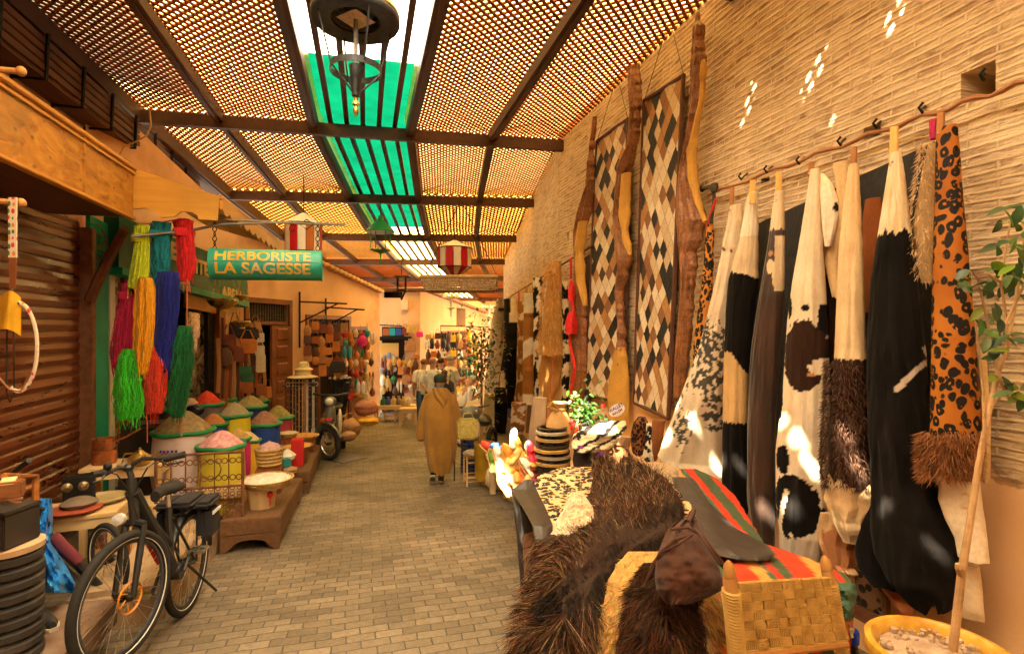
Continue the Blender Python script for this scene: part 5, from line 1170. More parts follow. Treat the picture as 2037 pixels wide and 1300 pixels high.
MB().lathe([(.001, 0), (.13, .0), (.135, .05), (.105, .16), (.055, .25), (.05, .27), (.085, .31), (.001, .30)], 26, c, wob=.16, seed=4).build('sack', TANB, t)
MB().tube([c + Vector((.06 * math.cos(q), .06 * math.sin(q), .255)) for q in [i * .5 for i in range(13)]], .012, 6, closed=True).tube([c + Vector((-.03, -.05, .26)), c + Vector((-.1, -.09, .33)), c + Vector((-.13, -.06, .28)), c + Vector((-.04, -.06, .25))], .012, 6).build('rope_tie', ROPE, t)
m = MB()
for i in range(12): q = i / 11; m.tube([c + Vector((-.13 - .01 * (i % 2), -.05, .02)) .lerp(c + Vector((-.06, -.06, .26)), q) + Vector((.012 * (-1) ** i, 0, 0)), c + Vector((-.13, -.05, .02)).lerp(c + Vector((-.06, -.06, .26)), min(1, q + .09)) + Vector((-.012 * (-1) ** i, 0, 0))], .005, 4)
m.build('lacing', plain('red_lace', (.35, .05, .03)), t)
t = thing('flowering_plant', 'small green plant with red flowers beside the tan sack bag', 'plant', at(1160, 860, 4.9))
m = MB(); random.seed(3)
cc = at(1160, 822, 4.9)
for _ in range(230):
    a = random.gauss(0, .09), random.gauss(0, .06), random.gauss(0, .10); p = cc + Vector(a)
    leaf(m, p, Vector((a[0] * 6 + random.gauss(0, .5), random.gauss(-.4, .5), random.gauss(-.1, .6))), Vector((0, -.5, 1)), random.uniform(.04, .065), .034, tuple(c_ * random.uniform(.6, 1.5) for c_ in (.05, .12, .025)))
m.build('foliage', LEAF, t)
m = MB()
for px, py in ((1140, 845), (1150, 848), (1145, 860), (1134, 852), (1138, 838), (1200, 806)): m.ball(at(px, py, 4.78), (.04, .035, .045), n=8, wob=.4)
m.build('blossom', plain('red_petal', (.65, .02, .015)), t)
m = MB(); m.lathe([(.001, -.27), (.06, -.27), (.08, -.12), (.001, -.12)], 16, cc); m.tube([cc + Vector((0, 0, -.15)), cc], .012, 5); m.build('pot', plain('clay_pot', (.35, .14, .06)), t)
t = thing('black_handbag', 'glossy black handbag with purple trim standing beside the belt stack', 'handbag', at(1170, 935, 4.55))
_, bp = pelt('bag_body', [(866, 1152, 1184, 4.7), (885, 1143, 1196, 4.65), (915, 1139, 1204, 4.6), (938, 1143, 1200, 4.58)], cl_((.03, .024, .026)), GREYL, t, 36, 40, .12, .05, .01, 1.5, 3., .5)
for y0, y1, xa, xb in ((884, 892, 1142, 1172), (896, 906, 1182, 1205)): pelt('trim', [(y0, xa, xb, 4.52), (y1, xa + 2, xb, 4.51)], lambda x, y: (.26, .03, .45), GREYL, t, 20, 8, .12, .02, .005, 1., 1., .3)
MB().tube([at(1156, 872, 4.6), at(1152, 845, 4.6), at(1172, 838, 4.6), at(1184, 866, 4.6)], .01, 6).build('handle', M('blk_leather', (.015, .012, .012), .4, .2, 9, .1), t)
def zebra(x, y):
    s = (y - 860) * 1.0 + (x - 1190) * .62 + 9 * fbm(x / 26., y / 26., 2)
    return (.02, .016, .014) if math.sin(s / 3.7) > .45 else (.72, .58, .38)
t = pelt('zebra_hide', [(836, 1205, 1244, 4.75), (848, 1165, 1247, 4.65), (862, 1142, 1240, 4.55), (880, 1136, 1226, 4.5), (893, 1140, 1212, 4.46), (900, 1150, 1190, 4.44)], zebra, HAIRHIDE, None, 60, 40, .09, .03, .04, 1.6, 5.)[0]
tag(t, 'small zebra striped hide draped over the black handbag', 'hide')
G_S = 'small hides hung low under the diamond rugs'
def low(lab, rows, cfn, mat=None, off=.35, sd=0.):
    t = hidething('small_hide', lab, 'hide', rows[-1][1], rows[-1][0], off, G_S); hide('pelt', rows, off, .06, cfn, mat or HAIRHIDE, t, 28, 50, .2, .6, sd)
low('small dark leopard skin under the wide diamond rug', [(828, 1270, 1284), (842, 1260, 1290), (870, 1254, 1284), (900, 1258, 1280), (906, 1266, 1276)], None, leopard_mat('dark_leopard', 34., (.20, .065, .02), (.27, .10, .03)), sd=1.)
low('white and black small hide under the wide diamond rug', [(842, 1286, 1298), (880, 1284, 1305), (915, 1278, 1302)], lambda x, y: (.012, .01, .01) if fbm(x / 9., y / 16., 4) > -.05 else WHITE_, off=.33, sd=2.)
low('rust brown small hide beside the white speckled cowhide', [(835, 1298, 1324), (870, 1296, 1318), (915, 1292, 1306)], lambda x, y: (.26, .10, .035), off=.3, sd=3.)
low('pinkish small skin beside the zebra hide', [(868, 1236, 1256), (885, 1228, 1252), (898, 1236, 1250)], lambda x, y: (.56, .36, .22), SMOOTHSKIN, off=.45, sd=4.)
low('brown fringed small hide right of the black handbag', [(882, 1206, 1246), (905, 1204, 1256), (930, 1200, 1262)], lambda x, y: (.012, .01, .01) if fbm(x / 5., y / 16., 4) > .25 else (.22, .095, .04), off=.5, sd=5.)
low('star shaped pink leather piece beside the flowering plant', [(812, 1194, 1200), (822, 1186, 1208), (834, 1190, 1206), (846, 1186, 1210)], lambda x, y: (.5, .3, .18), SMOOTHSKIN, off=.35, sd=6.)
low('cream small hide behind the tan sack bag', [(790, 1060, 1088), (830, 1056, 1086), (880, 1050, 1078)], lambda x, y: (.6, .47, .33), off=.45, sd=7.)
low('brown and white small hide at the foot of the farther row', [(800, 1018, 1046), (840, 1016, 1044), (880, 1014, 1036)], lambda x, y: WHITE_ if fbm(x / 9., y / 12., 4) > .1 else (.34, .14, .04), off=.45, sd=8.)
low('dark brown small hide below the black and white blocks', [(806, 1050, 1066), (860, 1046, 1064)], lambda x, y: (.12, .05, .02), off=.45, sd=9.)
low('black small hide at the foot of the cream hide roll', [(770, 986, 1004), (800, 984, 1010), (860, 984, 1006)], lambda x, y: BLK, off=.5, sd=9.5)
t = thing('oval_tag', 'white oval shop tag with purple and brown writing hanging on the curled leather', 'tag', onwall(1227, 815, .24)[0])
p, n, tt, Z = onwall(1227, 815, .27); f = ray(1227, 815); pr = Vector((f.y, -f.x, 0)).normalized(); tx = (pr + Vector((0, 0, .62))).normalized(); up = Vector((-.62 * pr.x, -.62 * pr.y, 1)).normalized(); nn = tx.cross(up)
m = MB(); m.prism([p + tx * (.088 * math.cos(q)) + up * (.06 * math.sin(q)) for q in [i * .2618 for i in range(24)]], nn * .012); m.build('disc', plain('white_enamel', (.8, .78, .8), .4), t)
textmesh(MB(), 'WALLET', .046, tx, up, p + nn * .014 - tx * .078 + up * .012, .002, .95, .001).build('lettering', plain('purple_ink', (.10, .04, .30)), t)
textmesh(MB(), 'MALEM', .036, tx, up, p + nn * .014 - tx * .062 - up * .030, .002, 1., .001).build('lettering', plain('brown_ink', (.28, .10, .05)), t)
G_P = 'leather slippers in the sunny heap'
def slipper(name, col, px, py, Z, L, rz, tilt, lab):
    mt = plain('slipper_' + name, col, .5); t = thing('leather_slipper', lab, 'slipper', at(px, py, Z), 0, G_P)
    rot = RZ(rz) @ RX(tilt); c = at(px, py, Z); m = MB(); nv = 14
    prof = [(0, .0), (.03, .030), (.15, .040), (.35, .036), (.6, .044), (.8, .040), (.93, .022), (1., .004)]
    def fn(u, v):
        r = pl(prof, v)[0] * L / .27; q = 2 * math.pi * u; top = 1.5 if v > .45 else .55
        return c + rot @ Vector((r * math.cos(q), (v - .5) * L, r * math.sin(q) * (top if math.sin(q) > 0 else .5)))
    m.grid(fn, 16, nv, closed=True); m.uv = {}; m.build('upper', mt, t)
    m = MB(); m.prism([c + rot @ Vector((pl(prof, v)[0] * L / .27 * s * 1.05, (v - .5) * L, -.022)) for s, vs in ((1, [i / 10 for i in range(11)]), (-1, [1 - i / 10 for i in range(11)])) for v in vs], rot @ Vector((0, 0, -.008))); m.build('sole', TANB, t)
SL = [('yellow', (.78, .55, .10), 1030, 888, 4.7, .27, .3, .8, 'yellow slipper at the top of the sunny heap'), ('white', (.85, .78, .62), 1022, 872, 4.75, .27, -.4, .7, 'white slipper on top of the heap under the dangling hides'),
      ('orange', (.72, .27, .03), 1012, 905, 4.7, .28, .5, .9, 'orange slipper left of the yellow one'), ('amber', (.75, .40, .07), 1040, 918, 4.65, .3, 1.2, .3, 'large amber slipper lying across the middle of the heap'),
      ('gold', (.80, .50, .15), 1016, 938, 4.6, .30, .3, 1.1, 'long gold slipper standing upright low in the heap'), ('rust', (.60, .16, .02), 1040, 945, 4.55, .28, -.6, .8, 'rust red slipper near the black leather fold'),
      ('lemon', (.82, .62, .22), 998, 940, 4.7, .3, .15, 1.2, 'pale lemon slipper standing at the street side of the heap'), ('pink', (.62, .05, .10), 1056, 900, 4.75, .27, .2, 1.1, 'pinkish red slipper beside the belt stack'),
      ('crimson', (.55, .02, .05), 1064, 916, 4.75, .27, .1, 1.2, 'crimson slipper touching the belt stack'), ('cobalt', (.04, .14, .62), 991, 889, 4.9, .2, 1.4, .1, 'cobalt blue slipper at the far left of the heap'),
      ('scarlet', (.65, .05, .03), 972, 892, 5.0, .24, .9, .6, 'scarlet slipper beside the yellow bin'), ('green', (.16, .3, .06), 980, 915, 4.9, .28, .2, 1.2, 'green and cream slipper standing behind the stool'),
      ('cream', (.8, .66, .42), 1006, 965, 4.5, .26, .6, .8, 'cream slipper at the bottom of the heap'), ('tan', (.7, .42, .16), 1050, 965, 4.4, .26, -.3, .6, 'tan slipper half under the black leather')]
SL = [(*s_[:5], s_[5] * .85, *s_[6:]) for s_ in SL] + [('gold2', (.72, .48, .16), 1026, 908, 4.62, .2, -.9, .5, 'small gold slipper between the orange and amber ones'), ('white2', (.86, .8, .7), 1048, 930, 4.5, .2, .9, .9, 'small white slipper right of the long gold one'), ('brass', (.6, .38, .08), 1004, 918, 4.75, .2, .1, 1.3, 'brassy slipper upright behind the lemon one'), ('honey', (.7, .36, .08), 1028, 960, 4.42, .2, -.2, 1., 'honey coloured slipper near the bottom of the heap'), ('wine', (.3, .02, .05), 1052, 944, 4.5, .2, .7, .6, 'wine red slipper close to the black leather'), ('snow', (.86, .82, .74), 990, 905, 4.85, .2, .4, 1.1, 'snow white slipper near the mustard bin')]
for s_ in SL: slipper(s_[0], *s_[1:8], s_[8])
def pouf(lab, c, d, col, nm, seed=0):
    t = thing('leather_pouf', lab, 'pouf', c - Vector((0, 0, d[2] / 2)), 0, 'leather poufs')
    mt = plain(nm, col, .5); m = MB()
    for i in range(8):
        a0 = i * math.pi / 4
    m.lathe([(.001, -.5), (.32, -.48), (.46, -.3), (.5, 0), (.46, .3), (.32, .47), (.001, .5)], 28, (0, 0, 0), wob=.08, seed=seed); m.v = [Vector((p.x * d[0], p.y * d[1], p.z * d[2])) + c for p in m.v]; m.build('cushion', mt, t)
    m = MB()
    for i in range(8):
        a0 = i * math.pi / 4; m.tube([c + Vector((d[0] * r * math.cos(a0), d[1] * r * math.sin(a0), d[2] * z)) * 1.0 for r, z in ((.33, -.485), (.475, -.3), (.515, 0), (.475, .3), (.33, .48), (.03, .51))], .006, 4)
    m.build('piping', plain('pale_piping', (.6, .42, .2)), t)
pouf('amber leather pouf behind the slippers in the heap', at(1036, 945, 4.95), (.4, .4, .34), (.70, .35, .06), 'amber_pouf_leather', 2)
pouf('pale cream leather pouf on the ground left of the heap', gnd(992, 975) + Vector((0, .1, .17)), (.34, .34, .32), (.78, .66, .46), 'cream_pouf_leather', 3)
pouf('dark red leather pouf under the belt stack', at(1098, 968, 4.75), (.42, .42, .26), (.30, .02, .03), 'dark_red_leather', 4)
t = thing('cardboard_box', 'open worn cardboard box under the sunlit slippers', 'box', gnd(1015, 1000)); p = gnd(1015, 1000) + Vector((.22, .12, 0))
MB().box(p + Vector((0, 0, .12)), (.42, .36, .24), m=RZ(.3)).build('carton', plain('cardboard', (.5, .33, .17)), t, smooth=False)
for s in (-1, 1): MB().box(p + RZ(.3) @ Vector((-.02, s * .24, .26)), (.4, .16, .006), m=RZ(.3) @ RX(-s * .5)).build('flap', MATS['cardboard'], t, smooth=False)
t = thing('straw_stool', 'small straight wooden stool at the lane edge with a grey fleece on its seat', 'stool', gnd(945, 966))
c = gnd(945, 966); zt = .415; s = .115
for sx in (-1, 1):
    for sy in (0, 1): MB().tube([c + Vector((sx * s, sy * .24, 0)), c + Vector((sx * s, sy * .24, zt))], .014, 8).build('leg', PALEWOODZ, t)
    for z in (.07, .14): MB().tube([c + Vector((sx * s, 0, z)), c + Vector((sx * s, .24, z))], .009, 6).build('rung', PALEWOOD, t)
for sy in (0, 1):
    for z in (.06, .12, .33): MB().tube([c + Vector((-s, sy * .24, z)), c + Vector((s, sy * .24, z))], .009, 6).build('rung', PALEWOOD, t)
MB().box(c + Vector((0, .12, zt - .01)), (.25, .26, .03), bev=.01).build('woven_seat', ROPE, t)
m = MB(); m.ball(c + Vector((0, .11, zt + .03)), (.30, .30, .085), n=20, wob=.25); ob = m.build('grey_fleece', M('fleece', (.42, .36, .3), .9, .4, 20, .5), None); tag(ob, 'grey fleece lying on the small straw stool', 'fleece')
t = thing('ribbed_barrel', 'blue corrugated plastic barrel behind the straw stool', 'barrel', gnd(931, 943)); c = gnd(931, 943); c.x += .05; c.y += .13
pr_ = [(.001, 0)]
for i in range(10): z = i * .053; pr_ += [(.13, z), (.145, z + .014), (.145, z + .036), (.13, z + .05)]
MB().lathe(pr_ + [(.135, .535), (.001, .53)], 30, c).build('ribbed_body', M('blue_barrel', (.01, .025, .14), .3, .2, 7, 0, spec=.6), t)
MB().lathe([(.001, .53), (.15, .53), (.152, .555), (.001, .56)], 28, c).build('lid', plain('grey_lid', (.16, .13, .11)), t)
t = thing('mustard_bin', 'mustard yellow tin bin between the blue barrel and the slippers', 'bin', at(965, 940, 7.3)); c = at(963, 905, 7.4)
MB().lathe([(.001, -.32), (.125, -.32), (.14, .17), (.146, .18), (.135, .18), (.12, -.28)], 26, c).build('bin_body', M('mustard_tin', (.34, .20, .012), .4, .3, 6, .1), t)
t = thing('straw_bag', 'green yellow straw bag resting on the blue barrel', 'bag', at(929, 873, 7.3)); c = at(929, 852, 7.35)
m = MB(); m.box(c, (.27, .16, .28), bev=.03); m.build('woven_body', M('green_straw', (.42, .36, .10), .85, .4, 26, .9, 80, .01), t)
MB().tube([c + Vector((-.08, -.05, .13)), c + Vector((-.05, -.06, .22)), c + Vector((.05, -.06, .22)), c + Vector((.08, -.05, .13))], .01, 5).build('handle', MATS['green_straw'], t)
SKIN = M('skin', (.36, .19, .11), .55, .12, 9, .1, spec=.3)
SKIN2 = M('pale_skin', (.55, .33, .23), .55, .12, 9, .1, spec=.3)
def hand(parent, wrist, fwd, side, up, s=1., curl=.8, mat=None, flip=1):
    """palm with four separate curled fingers and a thumb, grown as skinned chains merged in one mesh part"""
    w_ = Vector(wrist); f, sd, u = Vector(fwd).normalized(), Vector(side).normalized() * flip, Vector(up).normalized()
    P = lambda a, b, c: w_ + (f * a + sd * b + u * c) * s
    pts = [P(-.02, 0, 0), P(.03, 0, 0), P(.075, 0, 0)]; rad = [(.024 * s, .018 * s), (.036 * s, .016 * s), (.036 * s, .014 * s)]; ed = [(0, 1), (1, 2)]
    for k_, (b, L) in enumerate(((.030, .070), (.010, .078), (-.010, .073), (-.029, .058))):
        i0 = len(pts); a = 0.; px_, pz = .085, 0.; pts.append(P(px_, b, 0)); rad.append(.0092 * s); ed.append((2, i0))
        for j in range(3):
            a += curl * (.55 + .12 * k_ * .5); px_ += math.cos(a) * L / 3; pz -= math.sin(a) * L / 3
            pts.append(P(px_, b * (1 - .06 * j), pz)); rad.append((.0086 - .0012 * j) * s); ed.append((len(pts) - 2, len(pts) - 1))
    i0 = len(pts); pts += [P(.03, .040, -.006), P(.055, .055, -.02), P(.078, .052, -.034)]; rad += [.011 * s, .0098 * s, .008 * s]; ed += [(1, i0), (i0, i0 + 1), (i0 + 1, i0 + 2)]
    return body('hand', pts, rad, mat or SKIN, parent, ed, 2, 1)
c = gnd(876, 962); wk = thing('person', 'person in a long ochre hooded robe walking away with a thin cane', 'person', c)
hd = (Vector((c.x, c.y, 0)) - Vector((0, 0, 0))).normalized(); sd = Vector((hd.y, -hd.x, 0)); Zp = c.x * SY + c.y * CY; px2m = Zp / F
ROBE = M('ochre_robe', (.31, .155, .022), .85, .25, 4, .6, 50, .004, sheen=.2)
W = lambda x, y, z: c + sd * x + hd * y + Vector((0, 0, z))
H = 221 * px2m; sc_ = H / 1.53
RR = [(772, 862, 890), (782, 848, 899), (800, 842, 905), (830, 840, 908), (880, 842, 911), (910, 848, 908), (930, 850, 902), (938, 853, 898)]
def robept(u, v):
    y = lerp(772, 938, v); xl, xr = pl(RR, y); q = 2 * math.pi * u; x = ((xl + xr) / 2 - 876) * px2m; hw = (xr - xl) / 2 * px2m * .93
    z = (962 - y) * px2m; dpt = min(.17, .05 + .35 * v) * (1 - .15 * v); ff = 1 + (.05 + .16 * v) * math.sin(q * 8 + 2.6 * math.sin(v * 3)) * .6 + .05 * fbm(math.cos(q) * 2, v * 3, 1.)
    if v > .93: z += .02 * math.sin(q * 2 + .6) + .012 * math.sin(q * 5)
    return W(x + hw * math.cos(q) * (1 + (ff - 1) * .35), dpt * math.sin(q) * ff + .02, z)
m = MB(); m.grid(robept, 64, 60, closed=True); m.f.append(tuple(60 * 64 + i for i in range(64))); m.mi.append(0); m.uv = {}
m.build('robe', ROBE, wk)
for s_, pts in ((-1, [(854, 784), (844, 815), (839, 850), (838, 872)]), (1, [(896, 784), (906, 815), (910, 845), (911, 870)])):
    q = [W((x - 876) * px2m, .02 + .04 * i / 3, (962 - y) * px2m) for i, (x, y) in enumerate(pts)]
    m = MB(); m.tube(q, [.062, .068, .074, .082], 14, cap=False); m.v = [p + hd * (.006 * fbm(p.x * 9, p.z * 9)) for p in m.v]; m.build('sleeve', ROBE, wk)
    MB().tube([q[-1] + Vector((0, 0, .02)), q[-1] + Vector((0, 0, -.03))], [.05, .045], 12).build('cuff', plain('dark_cuff', (.06, .04, .03)), wk)
hw_ = W((845 - 876) * px2m, .07, (962 - 868) * px2m); hand(wk, hw_, (0, 0, -1), hd, sd * -1, .9, .5)
hr = W((905 - 876) * px2m, .07, (962 - 872) * px2m); hand(wk, hr, Vector((0, 0, -1)) + hd * .25, hd, sd, .95, .9)
m = MB()
def hood(u, v):
    q = math.pi * u; a = v * 1.0; y = lerp(770, 813, v); hw = pl([(770, .075), (780, .105), (792, .098), (805, .055), (813, .012)], y)[0]
    return W((882 - 876 - (1 - v) * 8) * px2m + hw * math.cos(q), -.03 - (.055 + .03 * math.sin(v * 3.1)) * math.sin(q) - .012 * math.sin(q * 5 + v * 8), (962 - y) * px2m)
m.grid(hood, 26, 22); m.grid(lambda u, v: hood(1 - u, v) + hd * .03, 26, 22); m.uv = {}; m.build('hood', ROBE, wk)
m = MB(); m.lathe([(.055, -.03), (.085, -.01), (.088, .02), (.06, .035), (.05, .01)], 24, W((872 - 876) * px2m, .02, (962 - 775) * px2m), wob=.2); m.build('hood_collar', ROBE, wk)
hc = W((875 - 876) * px2m, .035, (962 - 760) * px2m)
m = MB(); m.tube([hc + Vector((0, 0, -.13)) - hd * .02, hc + Vector((0, 0, -.02))], [.05, .052], 14)
rot = Matrix((sd, hd, Vector((0, 0, 1)))).transposed()
m.ball(hc + Vector((0, 0, .0)), (.135, .17, .2), m=rot, n=22); m.ball(hc + hd * .088 + Vector((0, 0, -.01)), (.025, .035, .04), m=rot, n=10)
for s_ in (-1, 1): m.ball(hc + sd * (.068 * s_) + Vector((0, 0, -.01)), (.018, .035, .055), m=rot, n=10)
m.build('head', SKIN, wk)
m = MB(); m.lathe([(.083, -.015), (.088, .02), (.086, .06), (.068, .09), (.03, .105), (.001, .108)], 26, hc + Vector((0, 0, .015)), m=rot, sy=1.12)
m.prism([hc + rot @ Vector((.075 * math.cos(q), .08 + .08 * math.sin(q), .005)) for q in [i * .35 for i in range(10)]], (0, 0, .008)); m.build('cap', plain('black_green_cap', (.016, .028, .02)), wk)
m = MB(); m.lathe([(.052, -.02), (.062, .0), (.056, .02)], 20, hc + Vector((0, 0, -.085)) - hd * .01, m=rot); m.build('scarf', plain('teal_scarf', (.02, .25, .33)), wk)
for pts in ([(863, 925, .06), (862, 945, -.02), (860, 952, -.05)], [(880, 925, .06), (878, 950, .1), (877, 957, .1)]):
    MB().tube([W((x - 876) * px2m, d, (962 - y) * px2m) for x, y, d in pts], [.05, .042, .036], 12).build('leg', plain('dark_trouser', (.02, .02, .022)), wk)
SHOE = plain('black_shoe', (.02, .02, .022), .5); SOLE = plain('pale_sole', (.5, .42, .32))
def shoe(c0, r, parent):
    m = MB(); m.grid(lambda u, v: c0 + r @ Vector((lerp(.034, .046, math.sin(v * 2.6)) * math.cos(2 * math.pi * u) * (1 - max(0, v - .8) * 3.0), (v - .3) * .25, max(0, math.sin(2 * math.pi * u)) * lerp(.085, .035, v) + .012)), 20, 16, closed=True)
    m.f.append(tuple(range(19, -1, -1))); m.mi.append(0); m.f.append(tuple(16 * 20 + i for i in range(20))); m.mi.append(0); m.uv = {}; o = m.build('shoe', SHOE, parent)
    m = MB(); m.prism([c0 + r @ Vector((s * lerp(.038, .05, math.sin(v * 2.6)) * (1 - max(0, v - .8) * 2.5), (v - .31) * .265, -.008)) for s, vs in ((1, [i / 10 for i in range(11)]), (-1, [1 - i / 10 for i in range(11)])) for v in vs], r @ Vector((0, 0, .022))); m.build('sole', SOLE, o)
shoe(W((861 - 876) * px2m, -.02, .075), rot @ RX(-.95), wk); shoe(W((877 - 876) * px2m, .1, .02), rot, wk)
MB().tube([hr + Vector((0, 0, -.075)) + hd * .03, W((904 - 876) * px2m, .12, .0)], [.011, .009], 8).build('cane', plain('dark_cane', (.03, .03, .045), .4), wk)
def figure(lab, px, top, Z, shirt, trousers, facing, skin=SKIN2, hair=(.03, .02, .015), arms='down', h=None, lean=0., group='visitors at the far stalls', scarf=None, hairlen=0):
    g0 = at(px, 650, Z); g0.z = gz(g0.y); hgt = at(px, top, Z).z - g0.z; s = hgt / 1.72
    t = thing('person', lab, 'person', g0, facing, group)
    r = RZ(facing); P = lambda x, y, z: g0 + r @ (Vector((x, y + lean * max(0, z - .95), z)) * s)
    sk = lambda v: v * s
    if arms == 'down': A = [(.19, 0, 1.40), (.25, -.02, 1.12), (.25, .06, .88)]
    elif arms == 'back': A = [(.19, 0, 1.40), (.25, -.08, 1.12), (.10, -.13, .98)]
    else: A = [(.19, 0, 1.40), (.23, .10, 1.16), (.12, .30, 1.18)]
    pts = [P(0, 0, .95), P(0, -.01, 1.15), P(0, -.01, 1.36), P(0, 0, 1.46), P(0, .01, 1.55), P(0, .02, 1.64)]; rad = [(.15, .10), (.145, .10), (.16, .09), (.06, .06), (.075, .085), (.065, .08)]
    ed = [(0, 1), (1, 2), (2, 3), (3, 4), (4, 5)]
    for s_ in (-1, 1):
        i = len(pts); pts += [P(s_ * a, b, c_) for a, b, c_ in A]; rad += [.055, .043, .032]; ed += [(2, i), (i, i + 1), (i + 1, i + 2)]
        i = len(pts); pts += [P(s_ * .095, 0, .86), P(s_ * .10, .02, .48), P(s_ * .10, -.02, .09), P(s_ * .11, .12, .03)]; rad += [.09, .06, .04, .035]; ed += [(0, i), (i, i + 1), (i + 1, i + 2), (i + 2, i + 3)]
    rad = [tuple(v * s for v in x) if hasattr(x, '__len__') else x * s for x in rad]
    body('body', pts, rad, skin, t, ed, 2, 0)
    m = MB(); m.lathe([(.165, .86), (.17, .95), (.165, 1.15), (.185, 1.34), (.15, 1.43), (.075, 1.475), (.07, 1.46)], 24, (0, 0, 0), sy=.72, wob=.06, seed=px); m.v = [P(*p) for p in m.v]
    for s_ in (-1, 1): m.tube([P(s_ * .13, 0, 1.40), P(s_ * .20, A[0][1], 1.37), P(s_ * A[1][0] * .97, A[1][1] * .8, 1.16)], [.07 * s, .072 * s, .062 * s], 12)
    m.build('shirt', shirt, t)
    for s_ in (-1, 1):
        m = MB(); m.tube([P(s_ * .07, 0, .93), P(s_ * .095, .0, .8), P(s_ * .10, .02, .48), P(s_ * .10, -.01, .10)], [.11 * s, .10 * s, .075 * s, .065 * s], 12); m.build('trouser_leg', trousers, t)
        m = MB(); m.ball(P(s_ * .105, .06, .035), (.09 * s, .25 * s, .075 * s), m=r, n=12); m.build('shoe', SHOE, t)
        w_ = P(s_ * A[2][0], A[2][1], A[2][2]); d_ = (P(*[s_ * A[2][0], A[2][1], A[2][2]]) - P(s_ * A[1][0], A[1][1], A[1][2])); hand(t, w_, d_, r @ Vector((0, 1, 0)), r @ Vector((s_, 0, 0)), s * .95, .45, skin)
    m = MB(); m.ball(P(0, .0, 1.655), (.165 * s, .19 * s, .16 * s), m=r, n=16, wob=.12)
    if hairlen: m.ball(P(0, -.04, 1.56), (.17 * s, .12 * s, .26 * s), m=r, n=14, wob=.1)
    m.build('hair', plain('hair_%d' % px, hair, .7), t)
    m = MB(); m.ball(P(0, .10, 1.575), (.03 * s, .045 * s, .05 * s), m=r, n=10)
    for s_ in (-1, 1): m.ball(P(s_ * .082, .01, 1.575), (.02 * s, .04 * s, .06 * s), m=r, n=8)
    m.build('face', skin, t)
    for s_ in (-1, 1): MB().ball(P(s_ * .032, .093, 1.60), (.022 * s, .012 * s, .012 * s), m=r, n=8).build('eye', plain('dark_eye', (.02, .015, .01)), t)
    return t
WSH = plain('white_shirt', (.78, .76, .74)); WSH2 = plain('pale_blue_shirt', (.70, .74, .80)); BLU = plain('blue_jeans', (.05, .12, .24)); DKT = plain('dark_jersey', (.05, .045, .055)); BRT = plain('brown_trousers', (.09, .06, .06))
figure('person in a loose white shirt and blue jeans, leftmost of the far visitors', 843, 714, 12.6, WSH, BLU, -.2, hair=(.18, .09, .05), arms='down')
figure('person in a pale blue shirt with hands behind the back', 861, 712, 12.0, WSH2, BRT, -.35, hair=(.5, .28, .22), arms='back')
figure('person in a dark jersey with dark hair between the white shirted visitors', 877, 712, 12.8, DKT, DKT, .1)
figure('grey haired person in a white shirt turned towards the right stalls', 896, 706, 12.2, WSH, plain('white_trousers', (.7, .68, .66)), -1.2, hair=(.5, .47, .45), arms='fwd')
figure('long haired person in a dark top beside the grey haired visitor', 884, 736, 11.6, DKT, BRT, -.6, hair=(.10, .05, .03), arms='down', hairlen=1)
figure('bending person in a shiny white gown leaning over the scooter', 912, 748, 10.5, plain('white_gown', (.82, .8, .8)), plain('white_trousers2', (.8, .78, .78)), -1.35, hair=(.75, .73, .72), arms='fwd', lean=.55)
vd = thing('person', 'seated person in pale blue holding a small box, cut by the left edge', 'person', at(-60, 1200, 2.6)); 
J = lambda x, y, Z: at(x, y, Z)
pel = J(-150, 1080, 2.9)
pts = [pel, J(-160, 1020, 2.6), J(-165, 915, 2.6), J(-160, 860, 2.58), J(-155, 800, 2.55), J(-155, 765, 2.55), J(-95, 905, 2.6), J(-40, 985, 2.55), J(12, 988, 2.5), J(-230, 905, 2.5), J(-190, 1000, 2.35), J(-80, 1000, 2.38),
       J(-90, 1080, 3.0), J(30, 1085, 3.25), J(52, 1212, 3.2), J(-150, 1150, 2.6), J(-60, 1150, 2.7), J(-50, 1260, 2.7)]
rad = [(.16, .13), (.15, .11), (.17, .10), .06, .085, .075, .055, .042, .03, .055, .042, .03, .09, .065, .042, .09, .065, .042]
ed = [(0, 1), (1, 2), (2, 3), (3, 4), (4, 5), (2, 6), (6, 7), (7, 8), (2, 9), (9, 10), (10, 11), (0, 12), (12, 13), (13, 14), (0, 15), (15, 16), (16, 17)]
body('body', pts, rad, SKIN, vd, ed)
PBS = plain('pale_blue_cotton', (.55, .60, .72))
MB().tube([pts[2], pts[6], pts[6].lerp(pts[7], .55)], [.10, .085, .07], 12).build('sleeve', PBS, vd); MB().tube([pts[2], pts[9], pts[10]], [.10, .085, .07], 12).build('sleeve', PBS, vd)
MB().tube([pts[0], pts[1], pts[2], pts[3]], [.2, .19, .19, .09], 16).build('shirt', PBS, vd)
for a, b, c_ in ((0, 12, 13), (0, 15, 16)): MB().tube([pts[a], pts[b], pts[c_], pts[c_ + 1].lerp(pts[c_], .12)], [.13, .10, .07, .055], 12).build('trouser_leg', plain('grey_trousers', (.14, .13, .12)), vd)
hand(vd, pts[8], at(60, 985, 2.42) - pts[8], Vector((0, 0, 1)), (CAM - pts[8]), 1.0, .35, SKIN2); hand(vd, pts[11], at(30, 1000, 2.3) - pts[11], Vector((0, 0, 1)), (CAM - pts[11]), 1.0, .35, SKIN2)
hp = pts[5] + Vector((0, 0, .0)); MB().ball(pts[5] + Vector((0, 0, .03)), (.19, .2, .2), n=16, wob=.1).build('hair', plain('hair_dark', (.03, .02, .015)), vd)
